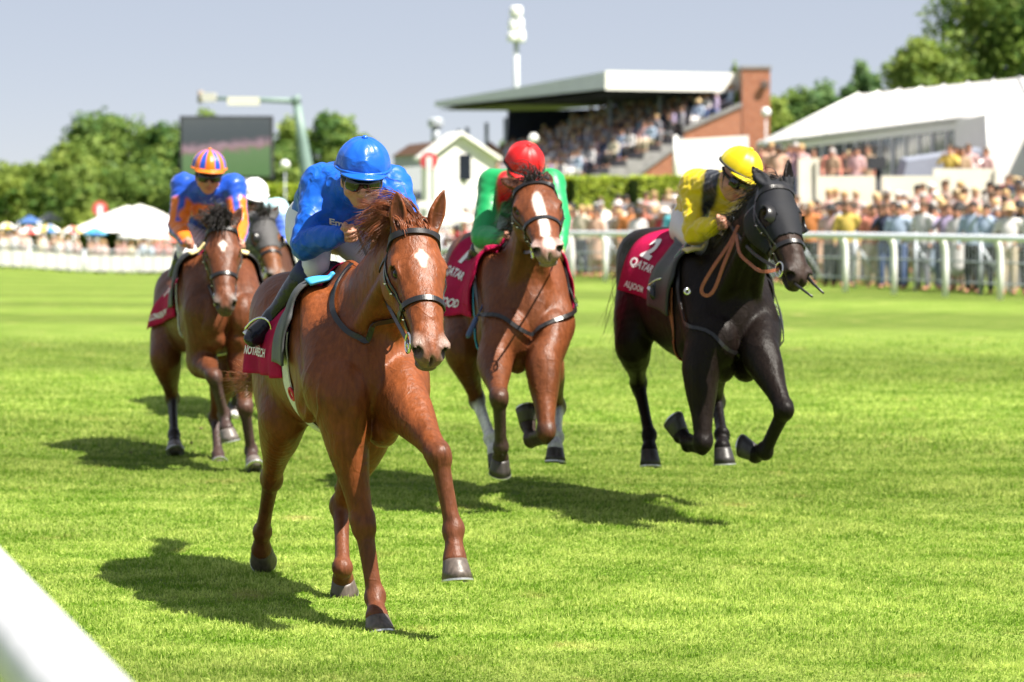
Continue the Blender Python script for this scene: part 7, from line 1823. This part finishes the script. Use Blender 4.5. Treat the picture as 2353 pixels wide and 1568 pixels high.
def capD(th, ph):
    d = abs(((th+math.pi) % (2*math.pi))-math.pi); return RBL if ph < 1.5 and any(a_ < d < b_ for a_, b_ in ((.30, .66), (1.05, 1.42), (1.85, 2.2), (2.6, 2.95))) else ORG
M['orange_rim'] = satin('orange_rim', ORG, rough=.4, fold=.2)
jD = dict(base=tuple(HD_.T(-.3, 0, 1.5)), label='jockey in blue and orange striped silks and striped cap at the left', face=(.16, -.95, -.16), headup=(.02, .18, .97), voxel=.010,
    joints=dict(head=P(479, 402, 19.92), neck=P(480, 442, 20.10), chest=P(480, 460, 20.25), waist=P(474, 490, 20.5), pelvis=P(466, 535, 20.75),
      shL=P(422, 428, 20.2), shR=P(536, 428, 20.1), elL=P(409, 522, 20.08), elR=P(550, 520, 20.0), wrL=P(430, 560, 19.82), wrR=P(548, 558, 19.75), hdL=P(452, 562, 19.7), hdR=P(546, 580, 19.62),
      hpL=P(442, 540, 20.62), hpR=P(500, 540, 20.6), knL=P(427, 580, 20.10), knR=P(538, 590, 20.1), anL=P(383, 694, 20.3), anR=P(560, 680, 20.3), toL=P(363, 728, 20.18), toR=P(572, 712, 20.2)),
    silk=dict(body=RBL, sleeve=ORG, cap=capD, paint=[stripes]), silk_mat=M['striped_silk'], band_mat=M['orange_rim'], fold=.010, seed=31, pleat=.002)
_, gD, _q = build_jockey(jD)
reins(HD_, gD, M['navy_leather'])

# ---------------- white cap, behind the striped rider
specE = dict(yaw=16, withers=(-2.14, 24.0, 1.55), poll=P(606, 500, 23.3), muzzle=P(643, 634, 22.92), head_yaw=26, head_roll=0,
    ears=(P(563, 485, 23.3), P(641, 472, 23.36)), neck_bend=.02,
    fl=chain((560, 800, 23.7), (546, 865, .43, 0), (539, 935, .31, 1), (538, 952, .10, 0), (538, 970, .085, 0)),
    fr=chain((640, 800, 23.6), (650, 870, .43, 0), (648, 930, .29, 1), (645, 925, .11, 1), (640, 915, .085, 1)),
    hl=chain((505, 790, 24.7), (515, 870, .46, 1), (522, 945, .36, 0), (523, 962, .11, 0), (524, 975, .085, 0)),
    hr=chain((590, 800, 24.5), (600, 870, .46, 1), (605, 945, .36, 0), (606, 962, .11, 0), (607, 975, .085, 0)),
    coat=dict(body=(.06, .022, .010), muzzle=(.09, .07, .06), legs=BLK, hoofcol=(.45, .42, .40), face=(.14, .05, .018)))
HE = build_horse(specE)
horse_object(HE, 'racehorse', 'dark bay racehorse in a grey hood, last of the five', VOX_E, coat_mat('bay_coat'), G(560, 955))
hood(HE, M['grey_hood'], x1=.33)
bridle(HE, M['leather'], throat=False)
cloth_and_saddle(HE, None, None, M['black_cloth'], M['cream_pad'], M['pale_strap'], 9, nx=14, na=40)
short_mane(HE, M['bay_hair'], 160, .10, (-.3, .5, .1), tuft=40, r=.005)
tail(HE, M['bay_hair'], (-.2, .9, -.1), (-.2, .4, -.8), (-.1, .1, -1), n=120)
LBL = (.42, .62, .70); WHT = (.74, .72, .76)
M['pale_silk'] = satin('pale_silk', attr=True, rough=.5, fold=.4, spec=.3)
M['white_cap'] = satin('white_cap_silk', WHT, rough=.5, fold=.15, spec=.3)
jE = dict(base=tuple(HE.T(-.3, 0, 1.5)), label='jockey in pale blue silks and a plain white cap behind the striped rider', face=(.22, -.9, -.32), headup=(.05, .3, .95), voxel=.0115,
    joints=dict(head=P(582, 456, 24.5), neck=P(590, 480, 24.65), chest=P(598, 492, 24.8), waist=P(606, 512, 25.05), pelvis=P(610, 548, 25.3),
      shL=P(556, 486, 24.8), shR=P(640, 482, 24.62), elL=P(548, 550, 24.6), elR=P(655, 540, 24.5), wrL=P(574, 575, 24.32), wrR=P(652, 566, 24.25), hdL=P(592, 572, 24.2), hdR=P(640, 570, 24.15),
      hpL=P(588, 552, 25.2), hpR=P(632, 552, 25.2), knL=P(575, 590, 24.7), knR=P(650, 590, 24.7), anL=P(548, 660, 25.0), anR=P(665, 660, 25.0), toL=P(538, 685, 24.9), toR=P(672, 685, 24.9)),
    silk=dict(body=LBL, sleeve=(.06, .13, .52), cap=WHT), silk_mat=M['pale_silk'], cap_mat=M['white_cap'], band_mat=M['white_cap'], fold=.010, seed=41, pleat=.0)
_, gE, _q = build_jockey(jE)
reins(HE, gE, M['navy_leather'])

# ---------------- whips
def whip(name, label, a, b_, m, tip):
    b = MB(); d = b_-a; b.tube([a-d*.22, a, a+d*.15], [.011, .011, .009], 8); b.mi = 0
    b.tube([a+d*.15, a+d*.6, a+d*.8], [.008, .006, .006], 8); b.mi = 1
    b.tube([a+d*.80, a+d*.82, a+d*.98, b_], [.006, .016, .017, .010], 8)
    o = b.build(name, [m, tip], None, True); tag(o, label, 'whip'); set_base(o, a); return o
whip('whip', 'dark blue whip pointing down from the green jockey\'s hand', gB['hdL']+np.array((0, -.03, 0)), P(1074, 776, 16.5), mat('whip_blue', (.03, .05, .14), rough=.4), mat('whip_flap', (.045, .075, .16), rough=.6))
whip('whip', 'black whip with a pale flap held by the striped jockey', gD['hdR']+np.array((.03, -.05, 0)), P(596, 704, 19.2), M['leather'], mat('whip_pale_flap', (.55, .52, .45), rough=.6))
